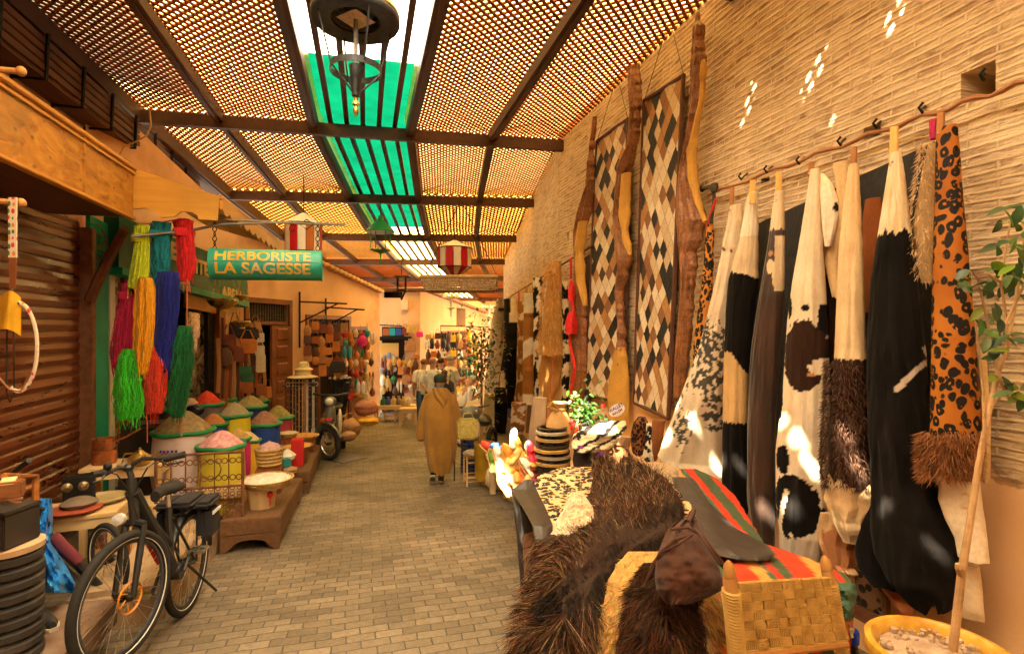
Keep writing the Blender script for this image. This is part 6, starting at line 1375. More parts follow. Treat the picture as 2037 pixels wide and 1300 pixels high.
fp = at(78, 1225, 3.08); dr = (at(105, 1226, 2.5) - at(66, 1240, 2.6)); dr.z = 0; dr.normalize(); r3 = Matrix((Vector((dr.y, -dr.x, 0)), dr, Vector((0, 0, 1)))).transposed(); shoe(Vector((fp.x, fp.y, at(78, 1236, 3.08).z)), r3, vd)
t = thing('trinket_box', 'small brown inlaid box held by the seated vendor', 'box', at(18, 985, 2.36)); MB().box(at(14, 972, 2.36), (.11, .09, .07), m=RZ(.3), bev=.006).build('case', wood('inlaid_wood', (.16, .05, .02), (.34, .14, .05), .4, 0), t); MB().box(at(16, 958, 2.36), (.05, .08, .012), m=RZ(.3) @ RX(.2)).build('lid', PALEWOOD, t)
hc2 = pts[4].lerp(pts[5], .3); fd2 = at(14, 972, 2.36) - hc2; fd2.z = -.02; fd2.normalize(); sd2 = Vector((fd2.y, -fd2.x, 0)); r4 = Matrix((sd2, fd2, Vector((0, 0, 1)))).transposed()
MB().ball(hc2 + fd2 * .085 + Vector((0, 0, -.01)), (.032, .05, .06), m=r4, n=10).build('nose', SKIN, vd); MB().ball(hc2 + fd2 * .078 + Vector((0, 0, -.055)), (.05, .02, .014), m=r4, n=8).build('mouth', plain('lip', (.30, .10, .07)), vd)
for s_ in (-1, 1): MB().ball(hc2 + fd2 * .074 + sd2 * (.034 * s_) + Vector((0, 0, .022)), (.024, .014, .013), m=r4, n=8).build('eye', MATS['dark_eye'], vd); MB().ball(hc2 + sd2 * (.086 * s_), (.02, .04, .06), m=r4, n=8).build('ear', SKIN, vd)
TILE = M('brown_tile', (.12, .065, .04), .45, .35, 2.4, .2, 30, spec=.4, dirt=(.3, .21, .15))
m = MB(); m.box((-2.2, 1.4, .07), (1.4, 5.0, .16), bev=.012); tag(m.build('step', TILE), kind='structure')
STONE = M('worn_concrete', (.36, .25, .15), .9, .25, 5, .6, 40, .008, dirt=(.22, .14, .08))
m = MB(); m.box((-1.62, 4.9, -.1), (.58, 1.5, .36), bev=.04); o = m.solo('concrete_block', STONE, 'worn concrete block at the lane edge behind the black bicycle', 'block')
def low_table(lab, c, w, d, h, gzv, rz=0., cat='table', slats=False):
    t = thing('low_table', lab, cat, Vector((c[0], c[1], gzv)), rz); r = RZ(rz); C = Vector((c[0], c[1], 0))
    MB().box(C + Vector((0, 0, h)), (w, d, .035), m=r, bev=.005).build('tabletop', PALEWOOD, t)
    for sx in (-1, 1):
        for sy in (-1, 1): MB().box(C + r @ Vector((sx * (w / 2 - .03), sy * (d / 2 - .03), 0)) + Vector((0, 0, (h + gzv) / 2 - .01)), (.05, .05, h - gzv - .02), m=r).build('leg', PALEWOODZ, t)
    for sy in (-1, 1): MB().box(C + r @ Vector((0, sy * (d / 2 - .025), 0)) + Vector((0, 0, h - .055)), (w - .09, .03, .07), m=r).build('apron', PALEWOOD, t)
    for sx in (-1, 1): MB().box(C + r @ Vector((sx * (w / 2 - .025), 0, 0)) + Vector((0, 0, h - .055)), (.03, d - .09, .07), m=r).build('apron', PALEWOOD, t)
    return t
p = at(162, 1014, 4.15); low_table('low pale wood table behind the bicycle carrying an old iron lock and a pale tray', p, .56, .42, p.z, gz(p.y), .1)
p = at(255, 922, 5.2); low_table('taller pale wood table holding copper pots and a brass teapot', p, .66, .40, p.z, gz(p.y), .05)
p = at(275, 1000, 5.0); low_table('plain pale low table between the copper pots and the bicycle saddle', p, .5, .36, p.z, gz(p.y), .05)
p = at(445, 965, 5.75); low_table('pale wood stool table behind the rusty lattice panel', p, .5, .35, p.z, gz(p.y), .05)
COPPER = M('copper', (.55, .20, .08), .35, .3, 9, .2, metal=.85, dirt=(.22, .09, .05))
for i, (px, py, r, h, lab) in enumerate(((207, 918, .10, .13, 'lower copper cooking pot of the stacked pair on the pale table'), (206, 892, .085, .11, 'upper copper cooking pot of the stacked pair on the pale table'))):
    c = at(px, py, 5.15); c.z = at(255, 922, 5.2).z + .02 + i * .13
    t = thing('copper_pot', lab, 'pot', c); MB().lathe([(.001, 0), (r, 0), (r * 1.02, h - .01), (r * 1.06, h), (r, h), (r * .95, .01)], 26, c).build('pot', COPPER, t)
    if i: MB().tube([c + Vector((.08, 0, .07)), c + Vector((.2, -.05, .12)), c + Vector((.34, -.09, .2))], .009, 6).build('handle', COPPER, t)
c = at(278, 915, 5.1); c.z = at(255, 922, 5.2).z + .02; t = thing('teapot', 'squat brass teapot with a pointed lid on the pale table', 'teapot', c)
MB().lathe([(.001, 0), (.07, 0), (.10, .03), (.10, .07), (.06, .10), (.045, .11), (.03, .13), (.012, .14), (.014, .155), (.001, .165)], 24, c).build('belly', BRASS, t)
MB().tube([c + Vector((.08, 0, .05)), c + Vector((.14, 0, .08)), c + Vector((.16, 0, .12))], [.02, .014, .01], 8).build('spout', BRASS, t); MB().tube([c + Vector((-.09, 0, .04)), c + Vector((-.14, 0, .07)), c + Vector((-.12, 0, .11)), c + Vector((-.05, 0, .11))], .008, 6).build('handle', BRASS, t)
c = at(246, 916, 5.0); c.z = at(255, 922, 5.2).z + .02; MB().lathe([(.001, 0), (.05, 0), (.055, .03), (.02, .04), (.014, .07), (.001, .08)], 20, c).solo('candlestick', M('tin', (.5, .42, .34), .35, .3, 9, .2, metal=.8), 'small tin candle holder beside the brass teapot', 'candlestick')
zt = at(162, 1014, 4.15).z + .02
c = at(158, 985, 4.2); c.z = zt + .13; t = thing('iron_lock', 'old dark iron door lock with two round knobs standing on the low table', 'lock', c - Vector((0, 0, .13)))
MB().box(c, (.20, .08, .22), m=RZ(.3), bev=.012).build('case', IRON, t)
for s_ in (-.07, .03): MB().lathe([(.001, .0), (.035, .0), (.035, .012), (.018, .02), (.012, .035), (.001, .036)], 18, c + RZ(.3) @ Vector((s_, -.04, .03)), m=RZ(.3) @ RX(1.57)).build('knob', M('bronze', (.30, .22, .12), .4, .3, 9, .2, metal=.7), t)
c = at(150, 1008, 4.05); c.z = zt; t = MB().lathe([(.001, .015), (.15, .012), (.17, .03), (.16, .034), (.001, .022)], 28, c, wob=.06).solo('red_dish', plain('red_brown_clay', (.30, .06, .03), .6), 'flat red brown dish on the low table below the iron lock', 'dish')
c = at(158, 1002, 4.1); c.z = zt + .03; MB().lathe([(.001, 0), (.10, 0), (.12, .03), (.07, .06), (.03, .07), (.001, .07)], 24, c, wob=.1).solo('clay_lid', plain('grey_clay', (.16, .12, .09), .8), 'dark grey clay lid lying in the red brown dish', 'lid')
c = at(205, 998, 4.3); c.z = zt; MB().lathe([(.001, .01), (.14, .008), (.17, .035), (.165, .04), (.14, .016), (.001, .018)], 28, c).solo('mosaic_tray', plain('olive_tray', (.32, .25, .12), .5), 'round olive patterned tray at the far end of the low table', 'tray')
c = at(222, 1080, 4.2); t = thing('small_cabinet', 'small brown cabinet with cream panels on the ground behind the bicycle', 'cabinet', c); c.z = gz(c.y) + .2
MB().box(c, (.26, .22, .42), m=RZ(.25), bev=.006).build('carcass', DOORWOOD, t); MB().box(c + RZ(.25) @ Vector((-.03, -.112, 0)), (.13, .006, .34), m=RZ(.25)).build('panel', PALEWOODZ, t); MB().box(c + RZ(.25) @ Vector((.132, 0, 0)), (.006, .15, .34), m=RZ(.25)).build('panel', PALEWOODZ, t)
ly = 5.62; xa, xb = atY(310, 900, ly).x, atY(483, 900, ly).x; za, zb = atY(480, 1056, ly).z, atY(480, 898, ly).z
t = thing('lattice_panel', 'rusty scrollwork iron panel standing before the spice sacks', 'railing', Vector(((xa + xb) / 2, ly, za)))
m = MB()
for x in (xa, xb): m.tube([(x, ly, za), (x, ly, zb)], .014, 6)
for z in (za, lerp(za, zb, .58), zb): m.tube([(xa, ly, z), (xb, ly, z)], .013, 6)
m.build('frame', RUST, t); m = MB()
for i in range(1, 6): x = lerp(xa, xb, i / 6); m.tube([(x, ly, za), (x, ly, zb)], .006, 5)
def ring(m, x, z, r, th=.005): m.tube([(x + r * math.cos(q), ly, z + r * math.sin(q)) for q in [i * .524 for i in range(12)]], th, 4, closed=True)
dx = (xb - xa) / 6
for i in range(6):
    x = xa + dx * (i + .5)
    for z in (lerp(za, zb, .69), lerp(za, zb, .9)): ring(m, x - dx * .22, z, dx * .2); ring(m, x + dx * .22, z, dx * .2)
    for k2 in range(5):
        z = lerp(za, lerp(za, zb, .58), (k2 + .5) / 5)
        for a, b in ((-.25, -.4), (.25, -.4), (-.25, .4), (.25, .4)): ring(m, x + dx * a, z + dx * b * .6, dx * .16, .0045)
cx_ = lerp(xa, xb, .62); ring(m, cx_, lerp(za, zb, .8), .09, .007); m.build('scrollwork', RUST, t)
GREENRIM = plain('green_plastic_rim', (.012, .20, .06), .45)
SACKM = {}
def sack(lab, px, rimy, wpx, peak, Z, body_c, cont_c, c2=None, h=.5, grain=55, n=260, rim=GREENRIM, gs=.008):
    c = at(px, rimy, Z); r = wpx * Z / F / 2; z0 = max(gz(c.y) + .02, c.z - h); hh = c.z - z0; pk = (rimy - peak) * Z / F
    t = thing('spice_sack', lab, 'sack', Vector((c.x, c.y, z0)), 0, 'spice sacks with rolled green rims')
    kb = 'sack_%02d%02d%02d' % tuple(int(v * 99) for v in body_c); kc = 'spice_%02d%02d%02d' % tuple(int(v * 99) for v in cont_c)
    b0 = Vector((c.x, c.y, z0)); sd = random.random() * 9
    MB().lathe([(.001, 0), (r * .8, 0), (r * .94, hh * .12), (r * 1.02, hh * .45), (r * .98, hh * .8), (r * .96, hh)], 36, b0, wob=.05, seed=sd).build('sack_body', M(kb, body_c, .75, .12, 5, .5, 22, .006), t)
    m = MB(); m.tube([b0 + Vector((math.cos(q) * r * (1 + .03 * math.sin(3 * q + sd)), math.sin(q) * r * (1 + .03 * math.sin(3 * q + sd)), hh + .006 * math.sin(5 * q + sd))) for q in [i * .2094 for i in range(30)]], .026 if r > .15 else .02, 8, closed=True); m.build('rolled_rim', rim, t)
    mc = M(kc, cont_c, .85, .35, 22, .8, grain, .012, col2=c2)
    prof = [(r * .99, hh - .01), (r * .86, hh + pk * .2), (r * .6, hh + pk * .55), (r * .3, hh + pk * .88), (r * .1, hh + pk), (.001, hh + pk * 1.02)]
    m = MB(); m.lathe(prof, 30, b0, wob=.12, seed=sd)
    for i in range(n):
        q = random.random(); a = random.uniform(0, 6.283); rr = r * .95 * q ** .5; zz = hh + pk * max(0, 1 - rr / (r * .98)) * 1.0
        s_ = gs * random.uniform(.6, 1.5); m.ball(b0 + Vector((rr * math.cos(a), rr * math.sin(a), zz + .004)), (s_ * 2.2, s_ * 2.2, s_ * 1.3), n=4, wob=.5, seed=i)
    m.build('spice_heap', mc, t, smooth=False); return t, b0, r, hh
random.seed(21)
A_ = sack('big pinkish white sack of olive brown herbs with a purple grape print', 364, 856, 106, 816, 6.0, (.62, .50, .47), (.20, .13, .055), (.36, .25, .11), .75, n=500, gs=.006)
m = MB(); c, r, hh = A_[1], A_[2], A_[3]
for i, row in enumerate((5, 4, 4, 3, 2, 1)):
    for j in range(row):
        a = -1.75 + (j - row / 2 + .5) * .13; m.ball(c + Vector((math.cos(a) * r * 1.03, math.sin(a) * r * 1.03, hh * .78 - i * .035)), (.03, .03, .034), n=6)
m.build('grape_print', plain('purple_print', (.10, .06, .28)), A_[0])
sack('olive yellow sack heaped with pink rose petals behind the rusty panel', 441, 886, 84, 856, 5.85, (.50, .42, .03), (.50, .16, .22), (.68, .42, .40), .7, n=700, gs=.010)
sack('bright yellow sack of grey green powder with a grey patch', 466, 825, 60, 800, 7.3, (.62, .50, .02), (.26, .20, .11), (.33, .27, .15), .7)
sack('royal blue sack of reddish brown petals', 526, 842, 60, 817, 7.6, (.012, .05, .26), (.20, .09, .055), (.33, .17, .10), .75, n=400)
sack('grey brown sack overflowing with bright red dried flowers', 412, 803, 56, 778, 7.4, (.14, .10, .09), (.62, .05, .012), (.5, .03, .01), .6, n=700, gs=.014)
sack('navy sack of olive herbs behind the yellow sack', 497, 808, 58, 786, 8.2, (.015, .03, .12), (.22, .16, .05), (.32, .24, .10), .7)
sack('red and purple sack of pale green dried leaves', 553, 830, 54, 806, 8.4, (.30, .03, .05), (.34, .27, .08), (.18, .15, .04), .7, n=500, gs=.014)
sack('small yellow sack of orange brown chips at the back', 446, 795, 40, 783, 8.6, (.60, .38, .02), (.45, .2, .04), (.3, .12, .03), .6)
sack('blue sack of rust coloured flakes beside the big pinkish sack', 424, 843, 50, 822, 6.9, (.02, .08, .3), (.38, .12, .03), (.5, .2, .06), .6, n=400)
sack('magenta sack of brown rolled leaves beside the petals', 474, 872, 44, 852, 6.3, (.55, .02, .16), (.36, .22, .06), (.5, .33, .12), .65, n=300, gs=.013)
sack('orange yellow sack of pale ginger pieces', 492, 876, 46, 857, 6.7, (.66, .40, .02), (.5, .34, .17), (.6, .45, .27), .6, n=300, gs=.012)
sack('dark grey sack with a worn green rim beneath the dark green yarn', 345, 812, 60, 800, 7.2, (.08, .06, .055), (.25, .17, .07), None, .6)
sack('small crimson sack of seeds at the very back of the spice stall', 470, 793, 30, 784, 9.0, (.45, .02, .03), (.3, .2, .1), None, .6)
sack('white sack of brown bark in the back row', 458, 799, 28, 790, 8.8, (.6, .56, .52), (.22, .12, .06), None, .6)
sack('dark blue sack of small olives coloured buds under the leather bags', 520, 797, 30, 786, 9.2, (.02, .03, .1), (.2, .15, .05), None, .6)
c = at(373, 806, 6.9); MB().ball(c, (.24, .2, .2), n=20, wob=.12).solo('tan_gourd', plain('tan_hide_gourd', (.45, .26, .15), .7), 'smooth tan gourd resting between the sacks under the yarn', 'gourd')
c = at(388, 815, 6.6); MB().ball(c, (.2, .16, .14), n=20, wob=.3, seed=3).solo('black_plastic_bag', M('black_plastic', (.01, .01, .011), .25, .2, 6, .3, 20, .01), 'crumpled black plastic bag lying on the herbs', 'bag')
c = at(300, 860, 6.4); MB().box((c.x, c.y, gz(c.y) + .55), (.55, .4, 1.1), bev=.04).solo('dark_crate', plain('dark_sacking', (.06, .042, .04), .9), 'dark cloth covered crate behind the copper pots', 'crate')
def platform(lab, x0, x1, y0, y1, hgt):
    z0 = gz(y0); t = thing('low_platform', lab, 'platform', Vector(((x0 + x1) / 2, (y0 + y1) / 2, gz((y0 + y1) / 2)))); sl = (gz(y1) - gz(y0)) / (y1 - y0)
    Zt = lambda y, z: gz(y0) + sl * (y - y0) + z
    CRATEW = wood('crate_wood', (.115, .055, .024), (.21, .11, .05), .7, 1, .9)
    m = MB(); q = [(x0, y0), (x1, y0), (x1, y1), (x0, y1)]
    m.add([Vector((x, y, Zt(y, hgt - .03))) for x, y in q] + [Vector((x, y, Zt(y, hgt))) for x, y in q], [(3, 2, 1, 0), (4, 5, 6, 7), (0, 1, 5, 4), (1, 2, 6, 5), (2, 3, 7, 6), (3, 0, 4, 7)]); m.build('deck', CRATEW, t, smooth=False)
    m = MB(); w_ = x1 - x0; arch = [(0, 0), (.07, 0)] + [(.5 - .30 * math.cos(a), .07 + .07 * math.sin(a)) for a in [i * math.pi / 8 for i in range(9)]] + [(.93, 0), (1, 0), (1, 1), (0, 1)]
    m.prism([Vector((x0 + u * w_, y0 - .012, Zt(y0, v * (hgt * .52)))) for u, v in [(a, b if b in (0, 1) else b * 5) for a, b in arch]], (0, .03, 0)); m.build('arched_front', CRATEW, t, smooth=False)
    m = MB(); m.box((lerp(x0, x1, .5), y0 + .006, Zt(y0, hgt * .76)), (w_, .026, hgt * .42)); m.build('front_board', CRATEW, t, smooth=False)
    for za, zb_ in ((.30, .60), (.62, .96)):
        m = MB(); m.add([Vector((x1 + d, y, Zt(y, hgt * z))) for d in (-.02, .008) for y, z in ((y0 - .01, za), (y1, za), (y1, zb_), (y0 - .01, zb_))], [(0, 3, 2, 1), (4, 5, 6, 7), (0, 1, 5, 4), (1, 2, 6, 5), (2, 3, 7, 6), (3, 0, 4, 7)]); m.build('side_board', CRATEW, t, smooth=False)
    for yy in (y0 + .12, y1 - .1): MB().box((x1 - .06, yy, Zt(yy, hgt * .14)), (.09, .12, hgt * .3)).build('foot', CRATEW, t)
    return lambda y: Zt(y, hgt)
ztop = platform('low brown wooden platform with an arched foot carrying the octagonal stand', -1.30, -.79, 5.5, 7.35, .30)
ztop2 = platform('farther low wooden platform carrying baskets beside the belt rack', -1.2, -.74, 7.75, 9.7, .30)
def tray(lab, c, r, col, col2, woven=True, n=260, gs=.012, name='flat_basket', h=.05):
    t = thing(name, lab, 'basket', c); ST_ = M('basket_straw', (.52, .35, .12), .8, .3, 30, .9, 90, .006, col2=(.33, .2, .06))
    pr = [(.001, 0), (r * .7, 0)]
    for i in range(5): z = h * (i + 1) / 5; rr = r * (.8 + .2 * (i + 1) / 5); pr += [(rr, z - h * .12), (rr + .006, z - h * .06), (rr, z)]
    pr += [(r * .95, h), (r * .9, h * .6), (.001, h * .6)]; MB().lathe(pr, 32, c).build('woven_body', ST_, t)
    m = MB()
    m.lathe([(r * .93, h * .7), (r * .6, h * 1.15), (.001, h * 1.35)], 20, c, wob=.15)
    for i in range(n):
        q = random.random(); a = random.uniform(0, 6.28); rr = r * .92 * q ** .5; s_ = gs * random.uniform(.6, 1.4); m.ball(c + Vector((rr * math.cos(a), rr * math.sin(a), h * (1.35 - .6 * rr / r) + .003)), (s_ * 2.2, s_ * 2.0, s_ * 1.4), n=5, wob=.4, seed=i)
    m.build('contents', M('cont_%02d%02d%02d' % tuple(int(v * 99) for v in col), col, .85, .3, 20, .6, 60, .006, col2=col2), t, smooth=False); return t
c = at(521, 1026, 5.45); c.z = ztop(c.y); hs_ = at(521, 968, 5.45).z - c.z
t = thing('octagonal_stand', 'pale octagonal wooden stand with a red flower motif on the low platform', 'stand', c); MB().lathe([(.12, 0), (.145, hs_)], 8, c).build('octagonal_body', PALEWOODZ, t, smooth=False)
m = MB(); d = (CAM - c); d.z = 0; d.normalize(); pr = Vector((-d.y, d.x, 0)); pr = pr if pr.dot(Vector((CY, -SY, 0))) > 0 else -pr
fc = c + d * .145 + pr * .075 + Vector((0, 0, hs_ * .76))
for q in range(7): a = q * .9; m.box(fc + pr * (.018 * math.cos(a)) + Vector((0, 0, .022 * math.sin(a))) - d * .008, (.02, .012, .026))
for q in range(4): m.box(fc + pr * (.004 * (-1) ** q) - Vector((0, 0, .045 + .018 * q)) - d * .012, (.010, .012, .016))
m.build('flower_motif', plain('red_paint', (.5, .02, .02)), t)
tray('wide flat basket of white petals on the octagonal stand', c + Vector((.05, .02, hs_ + .002)), .25, (.72, .66, .58), (.55, .46, .36), n=420, gs=.010, h=.085)
c = at(536, 930, 6.1); c.z = ztop(c.y) + .30; t = tray('tall straw basket of lilac rosebuds behind the white petals', c, .155, (.40, .20, .22), (.55, .36, .32), n=420, gs=.009, name='straw_basket', h=.21)
MB().box((c.x, c.y, c.z - .152), (.26, .26, .3), bev=.01).solo('basket_crate', DOORWOOD, 'brown crate under the basket of lilac rosebuds', 'crate')
for px, py, Z, r, col, c2, lab in ((590, 893, 7.9, .22, (.50, .22, .05), (.62, .36, .12), 'flat basket of orange dried fruit slices'), (606, 872, 8.7, .22, (.52, .28, .08), (.4, .16, .04), 'flat basket of brown and orange citrus peel near the belt rack'), (572, 868, 8.0, .15, (.45, .36, .2), (.55, .44, .28), 'pale reed basket with olive bark'),
                                    (575, 940, 7.0, .10, (.42, .26, .12), (.5, .35, .2), 'small straw basket of tan seeds on the low platform'), (563, 965, 6.5, .10, (.36, .2, .08), None, 'small round basket of brown cones on the low platform'), (605, 930, 8.3, .12, (.5, .36, .14), (.6, .46, .2), 'straw basket of yellow chips on the farther platform'), (618, 900, 9.0, .11, (.5, .3, .1), None, 'straw basket of ochre resin at the platform end')):
    c = at(px, py, Z); zz = (ztop if c.y < 7.5 else ztop2)(c.y); k2 = c.z - zz; tray(lab, c, r, col, c2, h=.06, n=220, gs=.014)
    if k2 > .06: MB().box((c.x, c.y, zz + k2 / 2), (r * 1.4, r * 1.4, k2 - .004), bev=.01).solo('small_crate', PALEWOODZ if r < .13 else DOORWOOD, 'crate standing under the ' + lab.split(' on ')[0].split(' near ')[0].split(' at ')[0], 'crate')
c = at(592, 935, 7.6); MB().box((c.x, c.y, ztop2(c.y) + .2), (.16, .16, .38), bev=.01).solo('red_box', plain('red_card', (.55, .02, .02), .5), 'tall red box standing among the baskets', 'box')
c = at(568, 925, 7.0); MB().box((c.x, c.y, ztop(c.y) + .18), (.1, .14, .1), m=RZ(.5), bev=.01).solo('teal_tin', plain('teal_tin_paint', (.02, .22, .24), .4), 'small teal tin beside the straw baskets', 'tin')
c = at(572, 912, 7.3); m = MB(); m.lathe([(.09, 0), (.11, .05), (.02, .13), (.001, .13)], 14, c, wob=.15); m.solo('paper_cone', plain('white_paper', (.7, .66, .6)), 'crumpled white paper parcel on the baskets', 'parcel')
c = gnd(602, 905); c.z = gz(c.y); Zc = c.x * SY + c.y * CY; u_ = Zc / F; hh = (905 - 752) * u_
t = thing('belt_rack', 'wooden rack hung with studded brown, black and white belts', 'rack', c); BW = 30 * u_
for sx in (-1, 1): MB().box(c + Vector((sx * BW, 0, hh / 2)), (.05, .05, hh)).build('post', DOORWOOD, t)
MB().box(c + Vector((0, 0, hh)), (BW * 2.1, .12, .04)).build('top_board', DOORWOOD, t)
random.seed(31)
for i in range(10):
    x = lerp(-.88, .88, i / 9) * BW; col = [(.16, .06, .03), (.02, .016, .015), (.05, .03, .02), (.015, .013, .013), (.02, .016, .015), (.35, .17, .08), (.62, .55, .45), (.02, .018, .016), (.6, .55, .48), (.06, .035, .02)][i]; L = hh * random.uniform(.72, .9)
    nm = M('hung_belt_%d' % i, col, .5, .3, 12, .2); m = MB(); y = -.05 - .03 * (i % 2); m.box(c + Vector((x, y, hh - L / 2)), (.042, .012, L)); o = m.build('belt', nm, t)
    m = MB()
    for q in range(9): m.ball(c + Vector((x, y - .008, hh - L * (q + .5) / 9)), (.016, .01, .016), n=6)
    m.build('stud', M('stud_metal', (.6, .55, .45), .3, .2, 5, 0, metal=.9), o)
    m = MB(); m.tube([c + Vector((x + .03 * math.cos(q), y - .012, hh - .10 + .035 * math.sin(q))) for q in [k2 * .785 for k2 in range(8)]], .008, 4, closed=True); m.build('buckle', MATS['stud_metal'] if 'stud_metal' in MATS else BRASS, o)
STRAWH = M('hat_straw', (.62, .5, .27), .8, .15, 20, .6, 90, .004)
z = hh + .02
for lab, r1, r2, h1, dx_ in (('wide straw hat lying on top of the belt rack', .26, .135, .13, 0.), ('smaller straw hat stacked on the wide straw hat', .16, .095, .12, .02)):
    MB().lathe([(r1, 0), (r1 * .98, .012), (r2 * 1.05, .04), (r2, .06), (r2 * .9, h1), (r2 * .5, h1 + .03), (.001, h1 + .03)], 28, c + Vector((dx_, 0, z)), wob=.04).solo('straw_hat', STRAWH, lab, 'hat'); z += h1 + .005
c = gnd(676, 893); Zc = c.x * SY + c.y * CY; u_ = Zc / F; H_ = (893 - 752) * u_
t = thing('belt_bundle', 'tall bundle of black belts tied round the middle beside the moped', 'belts', c); m = MB(); random.seed(8)
for i in range(46):
    a = i * 2.4; rr = 20 * u_ * (.4 + .6 * random.random()); top = c + Vector((math.cos(a) * rr * 1.1, math.sin(a) * rr, H_ - random.uniform(0, .06))); mid = c + Vector((math.cos(a) * rr * .42, math.sin(a) * rr * .42, H_ * .45)); bot = c + Vector((math.cos(a) * rr * .5, math.sin(a) * rr * .5, .02))
    m.tube([top, top.lerp(mid, .5), mid, bot], [.018, .018, .018, .02], 4, flat=.35)
m.build('strap', M('black_belt_leather', (.012, .012, .013), .35, .3, 9, .1, spec=.5), t); m = MB(); m.lathe([(14 * u_, 0), (14.5 * u_, .02), (14 * u_, .04)], 20, c + Vector((0, 0, H_ * .46))); m.build('tie', plain('tan_tie', (.4, .25, .12)), t)
m = MB()
for i in range(24): a = i * .7; m.ball(c + Vector((math.cos(a) * 20 * u_, math.sin(a) * 20 * u_, H_ + .01)), (.06, .05, .03), n=6)
m.build('buckle', M('stud_metal', (.6, .55, .45), .3, .2, 5, 0, metal=.9), t)
def softbag(lab, px, py, Z, d, col, nm, cat='bag', name='leather_bag', strapd=True, seed=1., grp=None):
    c = at(px, py, Z); t = thing(name, lab, cat, c, 0, grp); mt = M(nm, col, .55, .25, 9, .4)
    m = MB(); m.ball(c, d, n=18, wob=.16, seed=seed); m.v = [Vector((p.x, p.y, c.z + (p.z - c.z) * (1.0 if p.z > c.z else .8))) for p in m.v]; m.build('body', mt, t)
    m = MB(); m.ball(c + Vector((-.0, -d[1] * .3, d[2] * .18)), (d[0] * .8, d[1] * .55, d[2] * .55), n=12, wob=.1, seed=seed); m.build('flap', mt, t)
    if strapd: MB().tube([c + Vector((-d[0] * .35, 0, d[2] * .35)), c + Vector((-d[0] * .15, -.02, d[2] * .75)), c + Vector((d[0] * .15, -.02, d[2] * .75)), c + Vector((d[0] * .35, 0, d[2] * .35))], .012, 5).build('handle', mt, t)
softbag('pink brown square leather pouf case on the pile beyond the moped', 728, 812, 10.6, (.46, .4, .36), (.42, .18, .12), 'pinkbrown_leather', strapd=False)
softbag('golden yellow hide bundle under the pink brown case', 731, 838, 10.4, (.44, .4, .2), (.62, .33, .03), 'golden_leather', strapd=False, seed=2.)
softbag('tan leather duffel on the ground behind the moped', 698, 852, 9.8, (.36, .34, .38), (.40, .21, .08), 'tan_duffel', seed=3.)
softbag('worn brown sack leaning under the tan duffel', 692, 868, 9.5, (.3, .26, .2), (.30, .16, .07), 'brown_sack', seed=4., strapd=False)
softbag('rust orange leather bag on the ground near the red chest', 650, 842, 10.0, (.3, .26, .26), (.42, .13, .03), 'rust_leather', seed=5.)
BLK_P = M('black_paint', (.014, .014, .015), .4, .3, 9, .05, spec=.5); RUBBER = M('tyre_rubber', (.02, .019, .018), .8, .3, 14, .3); STEEL = M('bright_steel', (.55, .53, .5), .3, .2, 9, 0, metal=1.); WHT = plain('reflective_white', (.75, .73, .7), .4)
ORG = plain('orange_disc', (.60, .22, .02), .4); GREYP = plain('grey_rim', (.05, .05, .052), .35)
def wheel(parent, c, d, R_=.355, r=.025, disc=None, name='wheel', rimm=None):
    """c centre, d horizontal direction of the wheel plane"""
    d = d.normalized(); u = Vector((0, 0, 1)); s = d.cross(u); C = lambda q, rr, o=0.: c + d * (rr * math.cos(q)) + u * (rr * math.sin(q)) + s * o
    a = [i * math.pi / 24 for i in range(48)]
    w_ = MB().tube([C(q, R_ - r) for q in a], r, 10, closed=True).build('wheel' if name == 'wheel' else name, RUBBER, parent)
    MB().tube([C(q, R_ - 2 * r - .012) for q in a], .012, 6, closed=True).build('rim', rimm or GREYP, w_)
    if r < .03:
        for o in (-1, 1): MB().tube([C(q, R_ - r * 1.75, o * r * .62) for q in a], .0035, 4, closed=True).build('reflective_band', WHT, w_)
    m = MB()
    for i in range(28): q = i * 2 * math.pi / 28; m.tube([C(q + .35 * (-1) ** i, .03, .02 * (-1) ** (i // 2)), C(q, R_ - 2 * r - .012)], .0014, 3, cap=False)
    m.build('spoke', STEEL, w_); MB().tube([c - s * .05, c - s * .02, c + s * .02, c + s * .05], [.018, .028, .028, .018], 12).build('hub', IRON, w_)
    if disc:
        m = MB(); m.tube([C(i * .2618, .082, .035) for i in range(24)], .009, 4, flat=.4, closed=True)
        for i in range(6): m.tube([C(i * 1.047, .03, .035), C(i * 1.047 + .4, .08, .035)], .004, 4)
        m.build('brake_disc', disc, w_)
    return w_
fc = at(246, 1186, 2.97); rc = at(373, 1113, 3.80); fc.z = .352; rc.z = gz(rc.y) + .352
bk = thing('bicycle', 'black electric bicycle with panniers and an orange brake disc parked at the step', 'bicycle', Vector(((fc.x + rc.x) / 2, (fc.y + rc.y) / 2, 0)))
camdir = lambda a: Vector((SY * math.cos(R(a)) + CY * math.sin(R(a)), CY * math.cos(R(a)) - SY * math.sin(R(a)), 0))
fd = camdir(4); bd = (rc - fc); bd.z = 0; bd.normalize(); sdv = Vector((bd.y, -bd.x, 0))
wheel(bk, fc, fd, disc=ORG); wheel(bk, rc, bd)
hb0, hb1 = at(268, 1042, 3.1), at(262, 950, 3.14); bb = at(342, 1158, 3.42); bb.z = .29; st = at(335, 985, 3.52)
MB().tube([hb0, hb1], .027, 10).tube([hb0.lerp(hb1, .7), bb], [.036, .042], 10, flat=1.3).tube([bb, st.lerp(bb, .15)], .019, 8).tube([hb0.lerp(hb1, .55), st.lerp(bb, .65)], .02, 8).build('frame', BLK_P, bk)
fs = fd.cross(Vector((0, 0, 1))).normalized(); m = MB()
